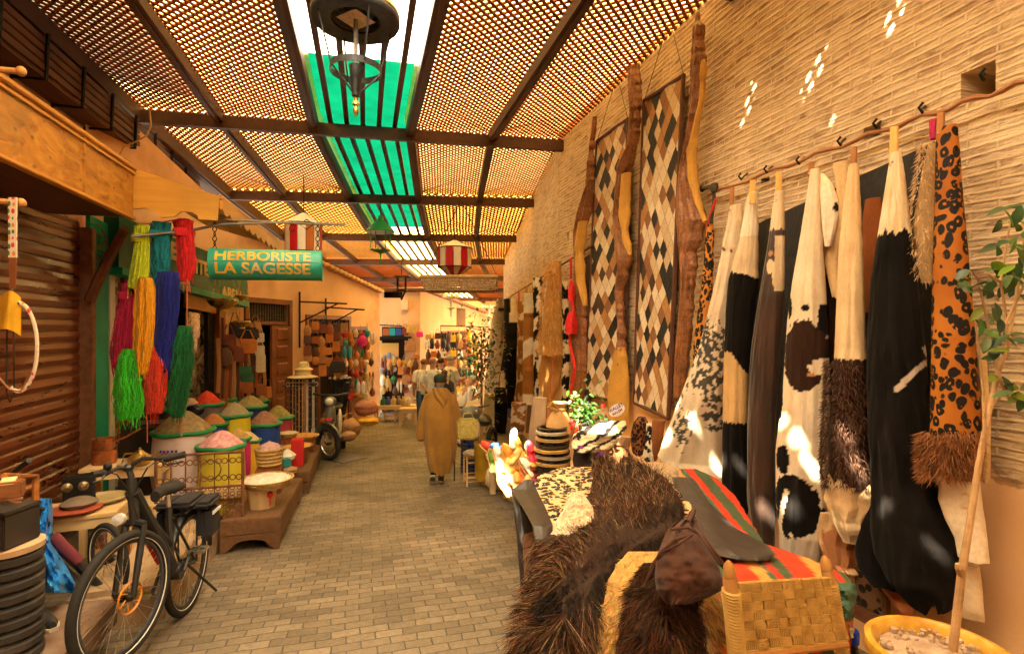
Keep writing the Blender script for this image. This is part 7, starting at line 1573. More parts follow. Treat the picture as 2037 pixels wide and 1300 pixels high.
for o in (-.055, .055): m.tube([hb0 + fs * o, fc.lerp(hb0, .45) + fs * o, fc + fs * o], [.02, .019, .015], 8)
m.tube([hb0 + fs * -.06, hb0 + Vector((0, 0, .015)), hb0 + fs * .06], .022, 8); m.build('fork', BLK_P, bk)
MB().tube([hb0.lerp(fc, .1) + fs * .055, hb0.lerp(fc, .3) + fs * .055], .0165, 8).tube([hb0.lerp(fc, .1) - fs * .055, hb0.lerp(fc, .3) - fs * .055], .0165, 8).build('suspension_tube', STEEL, bk)
m = MB()
for o in (-.05, .05):
    m.tube([rc + sdv * o, bb + sdv * o * .6], .011, 6).tube([rc + sdv * o, st.lerp(bb, .3) + sdv * o * .4], .009, 6)
m.build('rear_stay', BLK_P, bk)
hl, hr2 = at(183, 944, 2.98), at(368, 903, 3.22); hm = at(255, 930, 3.14)
hbar = MB().tube([hl, hl.lerp(hm, .35) + Vector((0, 0, -.012)), hl.lerp(hm, .7) + Vector((0, 0, .012)), hm, hm.lerp(hr2, .25) + Vector((0, 0, .035)), hm.lerp(hr2, .55) + Vector((0, 0, .012)), hr2], .0125, 8).build('handlebar', BLK_P, bk)
for a, b in ((hl, hl.lerp(hm, .32)), (hr2, hr2.lerp(hm, .38))): MB().tube([a, a.lerp(b, .5), b], [.021, .019, .02], 10).build('grip', RUBBER, hbar)
m = MB()
for a, b in ((hl.lerp(hm, .38), hl), (hr2.lerp(hm, .45), hr2)): q = (at(260, 1010, 3.0) - at(260, 940, 3.14)); q.normalize(); m.tube([a, a.lerp(b, .3) + q * .045, a.lerp(b, .9) + q * .05], [.008, .006, .005], 6)
m.build('brake_lever', BLK_P, hbar); m = MB()
for a, off in ((hl.lerp(hm, .4), .10), (hr2.lerp(hm, .48), .08), (hr2.lerp(hm, .5), .05)): m.tube([a, a.lerp(hb1, .4) + (CAM - hb1).normalized() * off, hb1 + (CAM - hb1).normalized() * off * .8 - Vector((0, 0, .1)), hb0 + fs * .03], .0035, 4)
m.build('cable', RUBBER, hbar); MB().ball(hl.lerp(hm, .42) + Vector((0, 0, .03)), (.045, .045, .05), n=10).build('bell', IRON, hbar)
MB().tube([hb1, hm], .018, 8).ball(hm, (.06, .06, .05), n=10).build('stem', BLK_P, bk)
MB().lathe([(.001, .03), (.03, .02), (.033, -.01), (.02, -.02), (.001, -.02)], 16, at(237, 1032, 2.95), m=RX(1.4)).build('headlight', plain('lamp_glass', (.5, .5, .5), .2), bk)
sv = at(332, 972, 3.5); m = MB()
m.grid(lambda u, v: sv + bd * ((v - .6) * .27) + sdv * (math.cos(2 * math.pi * u) * lerp(.028, .085, v ** 1.5) * (1 if v < .96 else .6)) + Vector((0, 0, math.sin(2 * math.pi * u) * .035 + .01 * math.sin(v * 6))), 18, 14, closed=True)
m.f.append(tuple(range(17, -1, -1))); m.mi.append(0); m.f.append(tuple(14 * 18 + i for i in range(18))); m.mi.append(0); m.uv = {}; m.build('saddle', M('saddle_cover', (.02, .018, .019), .75, .3, 20, .4), bk)
MB().tube([sv, st.lerp(bb, .2), st.lerp(bb, .55)], [.014, .014, .013], 8).build('seat_post', STEEL, bk)
for c_, d_, a0, a1, o in ((rc, bd, -.1, 2.7, 0),): MB().tube([c_ + d_ * (.375 * math.cos(q)) + Vector((0, 0, .375 * math.sin(q))) for q in [lerp(a0, a1, i / 16) for i in range(17)]], .03, 6, flat=.35).build('mudguard', BLK_P, bk)
rk = rc + Vector((0, 0, .40)); MB().tube([rk - bd * .2 + sdv * .06, rk + bd * .2 + sdv * .06, rk + bd * .2 - sdv * .06, rk - bd * .2 - sdv * .06], .007, 5, closed=True).tube([rk + sdv * .06, rc + sdv * .06], .006, 5).tube([rk - sdv * .06, rc - sdv * .06], .006, 5).build('rack', BLK_P, bk)
PAN = M('pannier_cloth', (.022, .021, .026), .75, .3, 9, .5, 30, .006)
for o in (-1, 1):
    c_ = rk + sdv * (.13 * o) + bd * .02 - Vector((0, 0, .12)); rr = Matrix((bd, sdv, Vector((0, 0, 1)))).transposed(); p_ = MB().box(c_, (.26, .11, .27), m=rr, bev=.05, taper=.85).build('pannier', PAN, bk)
    MB().box(c_ + Vector((0, 0, .135)), (.25, .11, .05), m=rr, bev=.02).build('flap', PAN, p_); MB().box(c_ + sdv * (.056 * o) + Vector((0, 0, .07)), (.15, .008, .02), m=rr).build('reflective_strip', WHT, p_)
MB().box(rk + Vector((0, 0, .03)), (.3, .16, .05), m=rr, bev=.02).build('top_bag', PAN, bk)
m = MB(); m.tube([bb - sdv * .06, bb + sdv * .06], .05, 14).tube([bb + sdv * .07, bb + sdv * .07 + Vector((bd.x * .1, bd.y * .1, .09))], .011, 6).tube([bb - sdv * .07, bb - sdv * .07 - Vector((bd.x * .1, bd.y * .1, .09))], .011, 6); m.build('crank', BLK_P, bk)
for o, sg in ((.11, 1), (-.11, -1)): MB().box(bb + sdv * o * (1.1) + Vector((bd.x * .1 * sg, bd.y * .1 * sg, .09 * sg)), (.09, .10, .022), m=rr, bev=.004).build('pedal', STEEL, bk)
MB().tube([bb + bd * .1 + sdv * .05, bb + bd * .3 + sdv * .16 - Vector((0, 0, .28))], .009, 6).build('kickstand', BLK_P, bk)
MB().tube([hb0.lerp(bb, .25), hb0.lerp(bb, .7)], [.02, .045], 8, flat=.6).build('red_bag', plain('red_nylon', (.6, .012, .012), .5), bk)
t = thing('bicycle', 'dark bicycle with a maroon tube slumped against the tables behind the parked one', 'bicycle', at(160, 1190, 3.7)); MAR = plain('maroon_paint', (.16, .03, .045), .45)
a, b = at(72, 1045, 3.5), at(235, 1200, 3.75); m = MB(); m.tube([a, b], [.03, .025], 8).tube([at(90, 1090, 3.5), at(150, 1150, 3.6)], .018, 8); m.build('frame', BLK_P, t)
MB().tube([a.lerp(b, .18) + Vector((0, 0, .03)), a.lerp(b, .5) + Vector((0, 0, .03))], [.04, .035], 10).build('battery', MAR, t)
MB().tube([at(40, 962, 3.4), at(20, 945, 3.4), at(58, 915, 3.35)], [.014, .014, .018], 8).build('handlebar', BLK_P, t); MB().tube([a, at(85, 1010, 3.5)], .016, 6).build('stem', BLK_P, t)
m = MB(); cw = at(215, 1185, 3.8); cw.z = max(cw.z, .2)
wheel(t, cw, camdir(-62), .26, .02)
TYR = M('ribbed_rubber', (.035, .03, .027), .6, .35, 5, .3, 30, dirt=(.12, .09, .07)); c = at(15, 1240, 2.75); c.z = .15; hb_ = at(15, 1092, 2.75).z - .15
t = thing('rubber_drum', 'black ribbed rubber drum with a worn wooden lid beside the seated vendor', 'drum', c); pr = [(.001, 0)]
for i in range(9): z = hb_ * i / 9; pr += [(.125, z), (.147, z + hb_ * .025), (.147, z + hb_ * .08), (.125, z + hb_ * .105)]
MB().lathe(pr + [(.001, hb_)], 36, c).build('ribbed_body', TYR, t); MB().lathe([(.001, hb_), (.15, hb_), (.152, hb_ + .03), (.001, hb_ + .032)], 30, c, wob=.03).build('lid', plain('worn_lid', (.5, .34, .2), .8), t)
t = thing('wooden_chest', 'small black wooden chest with a clasp standing on the rubber drum', 'chest', c + Vector((0, 0, hb_ + .035))); MB().box(c + Vector((-.03, 0, hb_ + .12)), (.24, .2, .17), m=RZ(-.3), bev=.006).build('case', M('blackened_wood', (.035, .027, .022), .6, .4, 6, .4), t); MB().box(c + Vector((-.03, 0, hb_ + .215)), (.25, .21, .02), m=RZ(-.3), bev=.005).build('lid', MATS['blackened_wood'], t)
t = thing('rusty_frame', 'rusty square tube frame standing behind the chest', 'frame', at(70, 1110, 2.9)); a, b = at(8, 946, 2.7), at(71, 946, 3.0); MB().tube([Vector((a.x, a.y, a.z)), a, b, Vector((b.x, b.y, .15))], .017, 6).tube([at(12, 990, 2.75), at(60, 968, 2.95)], .01, 6).build('tube', M('orange_rust', (.38, .14, .03), .6, .4, 14, .3, metal=.2, dirt=(.16, .06, .02)), t)
t = pelt('blue_bag', [(990, 70, 102, 3.7), (1020, 66, 106, 3.65), (1080, 62, 104, 3.55), (1130, 64, 135, 3.45), (1160, 68, 150, 3.4), (1178, 72, 150, 3.4)], lambda x, y: (.02, .20, .62) if fbm(x / 14., y / 14.) > -.3 else (.03, .30, .75), M('blue_plastic_bag', (.5, .5, .5), .35, .15, 9, .5, 25, .01, attr=True), None, 40, 40, .22, .1, .10, 2.2, 3., 1.)[0]; tag(t, 'crumpled bright blue plastic bag between the drum and the low table', 'bag')
t = thing('moped', 'grey green moped with a round headlamp parked beside the belt rack', 'moped', gnd(662, 912)); g = gnd(654, 915); fw = g + Vector((0, 0, .29)); dm = camdir(-10); MG = M('moped_grey', (.12, .13, .11), .35, .25, 8, .05, spec=.5); MC = M('moped_cream', (.62, .58, .45), .4, .15, 8, .05)
wheel(t, fw, camdir(-58), .29, .04, rimm=STEEL); rw = fw + dm * 1.15; wheel(t, rw, dm, .29, .04, rimm=STEEL); sm = dm.cross(Vector((0, 0, 1)))
hd_ = fw + dm * .18 + Vector((0, 0, .62)); m = MB()
for o in (-.07, .07): m.tube([hd_ + sm * o * .7, fw + sm * o], [.026, .02], 8)
m.build('fork', STEEL, t)
m = MB(); m.ball(hd_ + Vector((0, 0, -.16)) - dm * .02, (.20, .26, .46), n=16, wob=.08); m.tube([hd_ - Vector((0, 0, .25)), fw + dm * .45 + Vector((0, 0, .05)), rw + Vector((0, 0, .1))], [.10, .09, .10], 10); m.build('leg_shield', MG, t)
m = MB(); m.ball(rw - dm * .1 + Vector((0, 0, .28)), (.32, .34, .34), n=16); m.ball(hd_ + sm * .13 + Vector((0, 0, -.32)) + dm * .22, (.09, .3, .5), n=14); m.build('side_cover', MC, t)
m = MB(); m.ball(rw - dm * .32 + Vector((0, 0, .54)), (.26, .62, .14), m=RZ(math.atan2(dm.y, dm.x) - 1.57), n=16); m.build('saddle', BLK_P, t)
MB().ball(hd_ + Vector((0, 0, .10)) - dm * .06, (.22, .2, .18), n=14).build('headlamp_shell', MG, t); MB().ball(hd_ + Vector((0, 0, .10)) - dm * .13, (.15, .1, .14), n=14).build('headlight', plain('lamp_lens', (.6, .6, .58), .15), t)
MB().tube([hd_ + sm * -.30 + Vector((0, 0, .22)) + dm * .08, hd_ + sm * -.12 + Vector((0, 0, .2)), hd_ + sm * .12 + Vector((0, 0, .2)), hd_ + sm * .30 + Vector((0, 0, .22)) + dm * .08], [.022, .014, .014, .022], 8).build('handlebar', BLK_P, t)
for s_ in (-1, 1): MB().tube([hd_ + sm * .2 * s_ + Vector((0, 0, .22)), hd_ + sm * .27 * s_ + Vector((0, 0, .36))], .005, 4).ball(hd_ + sm * .29 * s_ + Vector((0, 0, .40)), (.10, .03, .08), n=10).build('mirror', BLK_P, t)
MB().tube([fw + camdir(-58) * (.33 * math.cos(q)) + Vector((0, 0, .33 * math.sin(q))) for q in [.3 + i * .2 for i in range(13)]], .06, 6, flat=.35).build('mudguard', MG, t); MB().box(hd_ + Vector((0, 0, -.2)) - dm * .15, (.1, .02, .05)).build('red_badge', plain('red_badge_paint', (.6, .02, .02)), t)
c = gnd(690, 912); MB().box(c + Vector((0, 0, .012)), (.5, .5, .02), m=RZ(.6)).solo('cover_plate', plain('grey_plate', (.16, .14, .12)), 'flat grey metal cover plate on the paving beside the moped wheel', 'cover')
t = thing('scooter', 'cream and dark scooter parked behind the straw bag under the far hides', 'scooter', gnd(935, 885)); g = at(938, 840, 8.6); g.z = gz(g.y)
fw = g + Vector((0, 0, .25)); wheel(t, fw, camdir(20), .25, .05); wheel(t, fw + camdir(15) * 1.1, camdir(15), .25, .05); MB().ball(g + Vector((0, 0, .62)), (.3, .3, .55), n=16, wob=.1).build('leg_shield', MC, t); MB().ball(g + Vector((0, 0, .92)) - camdir(15) * .05, (.36, .26, .24), n=14).build('head', MG, t); MB().ball(g + Vector((.02, -.10, .93)), (.17, .12, .15), n=12).build('headlight', MATS['lamp_lens'], t)
MB().ball(g + camdir(15) * .6 + Vector((0, 0, .7)), (.3, .6, .2), n=14).build('saddle', BLK_P, t); MB().tube([g + Vector((-.3, .05, 1.02)), g + Vector((0, 0, .98)), g + Vector((.3, .05, 1.02))], .018, 6).build('handlebar', BLK_P, t)
def skein(lab, col, rows, Z, seed, n=320, wild=.012, tails=10, knot=True):
    """rows (y, xl, xr): hanging bundle of dyed wool strands"""
    p0 = at((rows[0][1] + rows[0][2]) / 2, rows[0][0], Z); t = thing('yarn_skein', lab, 'yarn', p0, 0, 'dyed yarn skeins hanging under the awning')
    random.seed(seed); k = 'yarn_%02d%02d%02d' % tuple(int(c * 99) for c in col); mt = M(k, col, .9, .12, 30, 0, attr=True, sheen=.1); y0, y1 = rows[0][0], rows[-1][0]
    m = MB()
    for i in range(n):
        a = random.uniform(0, 6.283); q = random.random() ** .5; ye = y1 - random.random() ** 2 * (y1 - y0) * .12 + (random.random() < .06) * random.uniform(0, 30); pts = []; ph = random.uniform(0, 6.28); kf = random.uniform(.4, 1.2)
        for j in range(12):
            v = j / 11; y = lerp(y0 + random.uniform(0, 3), ye, v); xl, xr = pl(rows, min(y, y1)); hw = (xr - xl) / 2; u = math.cos(a) * q * (.96) + .10 * math.sin(ph + v * 7)
            pts.append(at((xl + xr) / 2 + u * hw, y, Z + math.sin(a) * q * hw * Z / F * .8 + random.gauss(0, wild * .4)) + Vector((random.gauss(0, wild * .3), 0, 0)))
        m.tube(pts, .0031, 3, cap=False, col=tuple(c * kf for c in col))
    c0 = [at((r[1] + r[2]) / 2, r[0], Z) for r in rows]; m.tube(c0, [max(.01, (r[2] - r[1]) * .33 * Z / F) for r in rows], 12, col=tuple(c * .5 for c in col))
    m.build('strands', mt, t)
    if knot: y = rows[0][0] + 26; xl, xr = pl(rows, y); MB().lathe([((xr - xl) * .50 * Z / F, -.04), ((xr - xl) * .56 * Z / F, 0), ((xr - xl) * .50 * Z / F, .04)], 16, at((xl + xr) / 2, y, Z), wob=.15, col=tuple(c * .85 for c in col)).build('tie', mt, t)
    return t
skein('lime yellow yarn skein, leftmost of the top three', (.55, .66, .02), [(448, 266, 298), (470, 264, 298), (484, 268, 296), (540, 258, 296), (574, 250, 292)], 5.35, 1)
skein('teal blue yarn skein between the lime and the red ones', (.008, .24, .30), [(442, 298, 340), (470, 296, 338), (520, 296, 338), (565, 304, 330)], 5.45, 2, wild=.02)
skein('scarlet yarn skein, rightmost of the top three', (.72, .018, .025), [(437, 342, 384), (455, 346, 384), (470, 350, 386), (520, 352, 390), (557, 356, 382)], 5.5, 3)
skein('crimson magenta yarn skein at the left of the middle row', (.45, .008, .06), [(562, 243, 262), (580, 240, 268), (640, 226, 266), (700, 218, 264), (735, 224, 256)], 5.4, 4, wild=.02)
skein('golden orange yarn skein in the middle of the bundle', (.78, .34, .01), [(552, 274, 302), (570, 268, 308), (640, 266, 308), (690, 264, 304), (745, 270, 294)], 5.3, 5, knot=False)
skein('royal blue yarn skein in the middle row', (.012, .02, .26), [(540, 315, 352), (560, 310, 358), (620, 308, 356), (690, 302, 346), (740, 308, 340)], 5.35, 6, wild=.02, knot=False)
skein('neon green yarn skein low on the left with ragged ends', (.05, .60, .02), [(694, 246, 268), (720, 232, 276), (780, 226, 284), (832, 226, 286)], 5.3, 7, 340, .035, knot=False)
skein('coral red yarn skein low in the middle', (.78, .055, .02), [(690, 290, 318), (720, 284, 334), (780, 284, 330), (822, 290, 322)], 5.35, 8, 320, .025, knot=False)
skein('dark green yarn skein low on the right with long loose threads', (.006, .15, .035), [(648, 352, 380), (680, 340, 386), (740, 334, 384), (800, 328, 372), (830, 340, 366)], 5.4, 9, 320, .04, knot=False)
m = MB()
for x0, y0, x1, y1 in ((270, 446, 352, 436), (250, 560, 300, 548), (310, 545, 378, 565), (372, 555, 372, 680), (330, 690, 380, 640), (293, 800, 293, 880), (237, 820, 236, 880), (360, 800, 361, 870)): m.tube([at(x0, y0, 5.4), at((x0 + x1) / 2, (y0 + y1) / 2 + 4, 5.4), at(x1, y1, 5.4)], .006, 5)
m.solo('cord_loops', plain('mixed_cord', (.45, .12, .04)), 'thin cords tying the dyed yarn skeins together', 'cord')
a, b = at(421, 525, 5.62), at(640, 529, 5.95); ax = (b - a); L = ax.length; ax.normalize(); up = Vector((0, 0, 1)); up = (up - ax * up.dot(ax)).normalized(); fr = up.cross(ax); fr = fr if fr.dot(CAM - a) > 0 else -fr; RS = .165
t = thing('shop_sign', 'green cylinder sign lettered in yellow hanging from an iron bar over the lane', 'sign', (a + b) / 2)
k = N('sign_green'); co = k.coord('Object'); sp = k.new('ShaderNodeSeparateXYZ'); k.link(co, sp.inputs[0])
c = k.mix(k.ramp(k.noise(co, 6, 5, .65), [(.45, 0.), (.75, .5)]), (.008, .29, .20), (.10, .40, .28)); k.link(c, k.b.inputs['Base Color']); k.b.inputs['Roughness'].default_value = .42; k.bump(k.noise(co, 20, 3), .15, .004); SG = k.m
P = lambda x, q, r=RS: a + ax * x + fr * (r * math.cos(q)) + up * (r * math.sin(q))
m = MB(); m.grid(lambda u, v: P(L * v, 2 * math.pi * u), 40, 10, closed=True); m.uv = {}; n0 = 40
m.f.append(tuple(range(39, -1, -1))); m.mi.append(0); m.f.append(tuple(10 * 40 + i for i in range(40))); m.mi.append(0); m.build('drum', SG, t)
for x in (0, L): MB().tube([P(x, i * .2618) for i in range(24)], .008, 6, closed=True).build('rim', SG, t)
MB().tube([P(.0, .12), P(L, .12)], .004, 4).build('seam', SG, t)
SY_ = M('sign_yellow', (.62, .36, .03), .5, .4, 5, .1, dirt=(.5, .42, .25))
def roundtext(body_, size, x0, q0, sx, nm):
    tm = MB(); textmesh(tm, body_, size, (1, 0, 0), (0, 1, 0), (0, 0, 0), .0, sx, .004); mm_ = MB(); bm = bmesh.new()
    vs = [bm.verts.new(v) for v in tm.v]
    for f in tm.f:
        try: bm.faces.new([vs[i] for i in f])
        except ValueError: pass
    for yy in [i * .02 for i in range(-3, 14)]: bmesh.ops.bisect_plane(bm, geom=bm.verts[:] + bm.edges[:] + bm.faces[:], plane_co=(0, yy, 0), plane_no=(0, 1, 0))
    bm.verts.index_update(); mm_.add([P(x0 + v.co.x, q0 + v.co.y / RS, RS + .004) for v in bm.verts], [[v.index for v in f.verts] for f in bm.faces]); bm.free(); mm_.build(nm, SY_, t)
roundtext('HERBORISTE', .155, .05, .18, 1.07, 'lettering'); roundtext('LA SAGESSE', .165, .05, -.66, 1.08, 'lettering')
ba, bb_ = at(262, 432, 5.2), at(690, 447, 6.0)
bar = thing('iron_bar', 'long bent iron bar reaching from the awning over the lane carrying the sign', 'bar', at(440, 445, 5.6))
MB().tube([at(262, 470, 5.2), at(380, 458, 5.5), at(440, 446, 5.6), at(560, 443, 5.8), bb_], .014, 6).tube([at(430, 436, 5.6), at(520, 440, 5.75), at(690, 447, 6.0)], .010, 6).build('rod', M('dull_rod', (.2, .17, .15), .5, .3, 9, .2, metal=.6), bar)
MB().tube([at(610 + 14 * math.cos(q), 446 + 10 * math.sin(q), 5.88) for q in [i * 1.571 for i in range(4)]], .006, 4, closed=True).tube([at(582 + (2 + 1.3 * q) * math.cos(q), 456 + (2 + 1.3 * q) * math.sin(q), 5.85) for q in [i * .5 for i in range(12)]], .006, 4).build('scroll', IRON, bar)
m = MB()
for px, Zc in ((427, 5.63), (632, 5.95)):
    for j in range(6): y = lerp(446, 494, j / 5); m.tube([at(px + (4 if j % 2 else 1.5) * math.cos(q), y + 5 * math.sin(q), Zc) for q in [i * .785 for i in range(8)]], .005, 4, closed=True)
m.build('chain', IRON, t)
def drumlantern(lab, px, y0, y1, wpx, Z, cols, cone=True, nside=14):
    u = Z / F; c = at(px, y1, Z); r = wpx / 2 * u; h = (y1 - y0) * u; t = thing('striped_lantern', lab, 'lantern', c, 0, 'striped hanging lanterns')
    for i in range(nside):
            m = MB(); nm, col = cols[i % len(cols)]
            q0, q1 = (i + .04) * 2 * math.pi / nside, (i + .96) * 2 * math.pi / nside
            m.add([c + Vector((math.cos(q) * rr, math.sin(q) * rr, z)) for z, rr in ((0, r), (h, r)) for q in (q0, q1)], [(0, 1, 3, 2)])
            if cone: m.add([c + Vector((math.cos(q) * rr, math.sin(q) * rr, z)) for z, rr in ((-h * .42, r * .35), (0, r * .98)) for q in (q0, q1)], [(0, 1, 3, 2)])
            m.build('panel', M('lantern_' + nm, col, .4, .15, 6, .1), t, smooth=False)
    MB().lathe([(r * 1.03, h), (r * .8, h * 1.12), (r * .3, h * 1.34), (r * .12, h * 1.42), (.001, h * 1.42)], nside, c).build('roof', M('lantern_cream', (.62, .5, .34), .5, .15, 6, .1), t, smooth=False)
    for z in (0, h): MB().tube([c + Vector((math.cos(q) * r * 1.01, math.sin(q) * r * 1.01, z)) for q in [i * .449 for i in range(14)]], .008, 4, closed=True).build('band', IRON, t)
    MB().tube([c + Vector((0, 0, h * 1.4)), c + Vector((0, 0, h * 1.4 + .5))], .006, 4).build('cord', IRON, t)
drumlantern('striped lantern with cream, red and amber sides partly hidden by the green sign', 604, 447, 502, 70, 6.9, [('cream', (.62, .5, .34)), ('red', (.40, .005, .008)), ('cream2', (.58, .48, .34)), ('amber', (.32, .09, .015))], False)
drumlantern('round striped lantern with cream and red sides and a tapering foot over the wicker tray', 904, 494, 532, 68, 8.2, [('cream', (.62, .5, .34)), ('red', (.40, .005, .008))])
c = at(757, 462, 9.0); t = thing('green_lamp', 'green enamel hanging lamp shade under the skylight strip', 'lamp', c); u = 9. / F; GE = M('green_enamel', (.03, .24, .045), .35, .2, 6, .05)
MB().lathe([(28 * u, 0), (29 * u, .01), (20 * u, .10), (11 * u, .17), (6 * u, .22), (5 * u, .27), (.001, .28)], 24, c).build('shade', GE, t); MB().lathe([(20 * u, -.30), (10 * u, -.34), (.001, -.36)], 20, c).build('lower_cup', GE, t)
m = MB()
for i in range(6): q = i * 1.047; m.tube([c + Vector((math.cos(q) * 19 * u, math.sin(q) * 19 * u, z)) for z in (0, -.31)], .006, 4)
m.tube([c + Vector((0, 0, -.34)), c + Vector((0, 0, -.55))], .012, 5); m.build('cage', GE, t); MB().tube([c + Vector((0, 0, .27)), c + Vector((0, 0, .6))], .008, 4).build('hanger', IRON, t)
c = at(799, 552, 12.); t = thing('iron_lantern', 'open black iron lantern hanging before the gable house', 'lantern', c); u = 12. / F; m = MB()
m.lathe([(18 * u, 0), (17 * u, .03), (.001, .05)], 16, c)
for i in range(4):
    q = i * 1.571 + .6; m.tube([c + Vector((math.cos(q) * 11 * u, math.sin(q) * 11 * u, 0)), c + Vector((math.cos(q) * 11 * u, math.sin(q) * 11 * u, -.28)), c + Vector((math.cos(q) * 4 * u, math.sin(q) * 4 * u, -.42)), c + Vector((0, 0, -.5))], .011, 4)
m.tube([c + Vector((math.cos(q) * 11 * u, math.sin(q) * 11 * u, -.28)) for q in [i * .785 for i in range(8)]], .012, 4, closed=True).tube([c, c + Vector((0, 0, .5))], .008, 4); m.build('cage', IRON, t)
for px, py, Z, lab in ((897, 593, 14.5, 'white branched hanging lamp over the corner house'), (972, 614, 17., 'farther white branched hanging lamp at the end of the lane')):
    c = at(px, py, Z); t = thing('branched_lamp', lab, 'lamp', c); u = Z / F; m = MB(); WL = plain('white_lamp', (.85, .82, .75), .4)
    m.tube([c + Vector((0, 0, .05)), c + Vector((0, 0, -.5))], .035, 6).lathe([(16 * u, 0), (17 * u, .03), (.001, .03)], 14, c)
    for i in range(8): q = i * .785; m.tube([c + Vector((math.cos(q) * 14 * u, math.sin(q) * 14 * u, .02)), c + Vector((math.cos(q) * 14 * u, math.sin(q) * 14 * u, .12))], .03, 5).tube([c + Vector((0, 0, -.3)), c + Vector((math.cos(q) * 7 * u, math.sin(q) * 7 * u, -.25))], .02, 4)
    m.build('branches', WL, t)
c = at(917, 566, 7.6); t = thing('wicker_tray', 'long wicker tray basket hanging under the round striped lantern', 'basket', c); u = 7.6 / F; r2 = RZ(-R(YAW)); WK = M('dark_wicker', (.20, .11, .045), .8, .4, 30, .8, 60, .01, col2=(.42, .3, .16))
m = MB(); w2, w3, hh = 74 * u, 66 * u, 26 * u
for i in range(7): z = -hh / 2 + hh * i / 6; ww = lerp(w3, w2, i / 6); m.tube([c + r2 @ Vector((x * ww, y * ww * .5, z)) for x, y in ((-1, -1), (1, -1), (1, 1), (-1, 1))], .009, 5, closed=True)
for i in range(44): x = lerp(-1, 1, i / 43); [m.tube([c + r2 @ Vector((x * w3, y * w3 * .5, -hh / 2)), c + r2 @ Vector((x * w2, y * w2 * .5, hh / 2))], .008, 4) for y in (-1, 1)]
for i in range(12): y = lerp(-1, 1, i / 11); m.tube([c + r2 @ Vector((-w3, y * w3 * .5, -hh / 2)), c + r2 @ Vector((w3, y * w3 * .5, -hh / 2))], .012, 4, flat=2)
m.build('woven_body', WK, t); MB().tube([c + r2 @ Vector((x * w2, y * w2 * .5, hh / 2)) for x, y in ((-1, -1), (1, -1), (1, 1), (-1, 1))], .022, 6, closed=True).build('rim', plain('cane_rim', (.36, .22, .08)), t)
MB().tube([c + r2 @ Vector((-w2, 0, hh / 2)), c + Vector((0, 0, 1.2))], .006, 4).tube([c + r2 @ Vector((w2, 0, hh / 2)), c + Vector((0, 0, 1.2))], .006, 4).build('cord', IRON, t)
c = at(708, 42, 4.05); u = 4.05 / F; t = thing('street_lamp', 'large dark round lantern with a ring and brass finial hanging under the skylight', 'lamp', c); LI = M('lamp_iron', (.03, .033, .034), .5, .3, 9, .15, metal=.3)
r = 86 * u; MB().lathe([(r * .56, 0), (r * .98, -.012), (r, 0), (r * 1.0, .03), (r * .96, .05), (r * .56, .02), (r * .56, 0)], 40, c).build('ring_plate', LI, t); MB().lathe([(r * .97, .03), (r * 1.0, .05), (r * .9, .14), (r * .6, .22), (.001, .24)], 40, c, cap=False).build('brass_hood', BRASS, t)
MB().lathe([(r * .54, .02), (r * .5, .10), (.001, .11)], 30, c, cap=False).build('inner_cup', plain('dark_reflector', (.10, .11, .12), .3), t); MB().lathe([(r * .44, -.02), (.001, -.02)], 4, c + Vector((0, 0, .03)), cap=False).lathe([(.001, -.021), (r * .44, -.021)], 4, c + Vector((0, 0, .03)), cap=False).build('diffuser', M('lamp_diffuser', (.5, .42, .3), .6, .3, 30, .2), t)
zr = -(146 - 42) * u * .93; rr_ = 49 * u; MB().lathe([(rr_, -.025), (rr_ + .004, -.025), (rr_ + .004, .025), (rr_, .025), (rr_, -.025)], 36, c + Vector((0, 0, zr))).build('lower_ring', LI, t)
zb = -(205 - 42) * u * .95; m = MB()
for i in range(4): q = i * 1.571 + .35; e = Vector((math.cos(q), math.sin(q), 0)); m.tube([c + e * r * .86, c + e * rr_ + Vector((0, 0, zr)), c + Vector((0, 0, zb + .02))], .0075, 6)
m.build('strut', LI, t); MB().tube([c + Vector((0, 0, .02)), c + Vector((0, 0, zr))], .017, 8).build('stem', M('lamp_tube', (.3, .3, .3), .5, .2, 30, .3, metal=.5), t); MB().lathe([(.045, zr + .0), (.05, zr + .03), (.03, zb + .02), (.001, zb)], 14, c).build('spike', LI, t)
MB().lathe([(.001, .02), (.018, .01), (.014, -.01), (.026, -.03), (.026, -.045), (.012, -.055), (.022, -.08), (.018, -.11), (.001, -.135)], 16, c + Vector((0, 0, zb))).build('finial', BRASS, t); MB().tube([c + Vector((0, 0, .2)), c + Vector((0, 0, .6))], .02, 6).build('hanger', LI, t)
MB().tube([at(x, y, 5.3 + .01 * i) for i, (x, y) in enumerate(((285, 200), (298, 222), (301, 250), (292, 270), (270, 282), (246, 292), (238, 308), (243, 326)))], [.008] * 8, 6).solo('hanging_rope', plain('pale_rope', (.45, .28, .12)), 'loose twisted rope dangling from the roof edge above the orange canopy', 'rope')
for y, lab in ((142, 'upper turned wooden peg on the left edge above the canopy'), (404, 'lower turned wooden peg holding the patterned strap')):
    t = thing('wooden_peg', lab, 'peg', at(20, y, 3.0), 0); MB().tube([at(-60, y - 8, 2.95), at(38, y, 3.05)], .018, 8).build('rod', CHW, t); MB().ball(at(42, y, 3.05), (.052, .052, .058), n=14).build('knob', CHW, t)
k = N('woven_strap'); v = k.new('ShaderNodeTexVoronoi'); v.inputs['Scale'].default_value = 36; v.inputs['Randomness'].default_value = .3; k.link(k.coord('Object', (1, 1, .7)), v.inputs['Vector'])
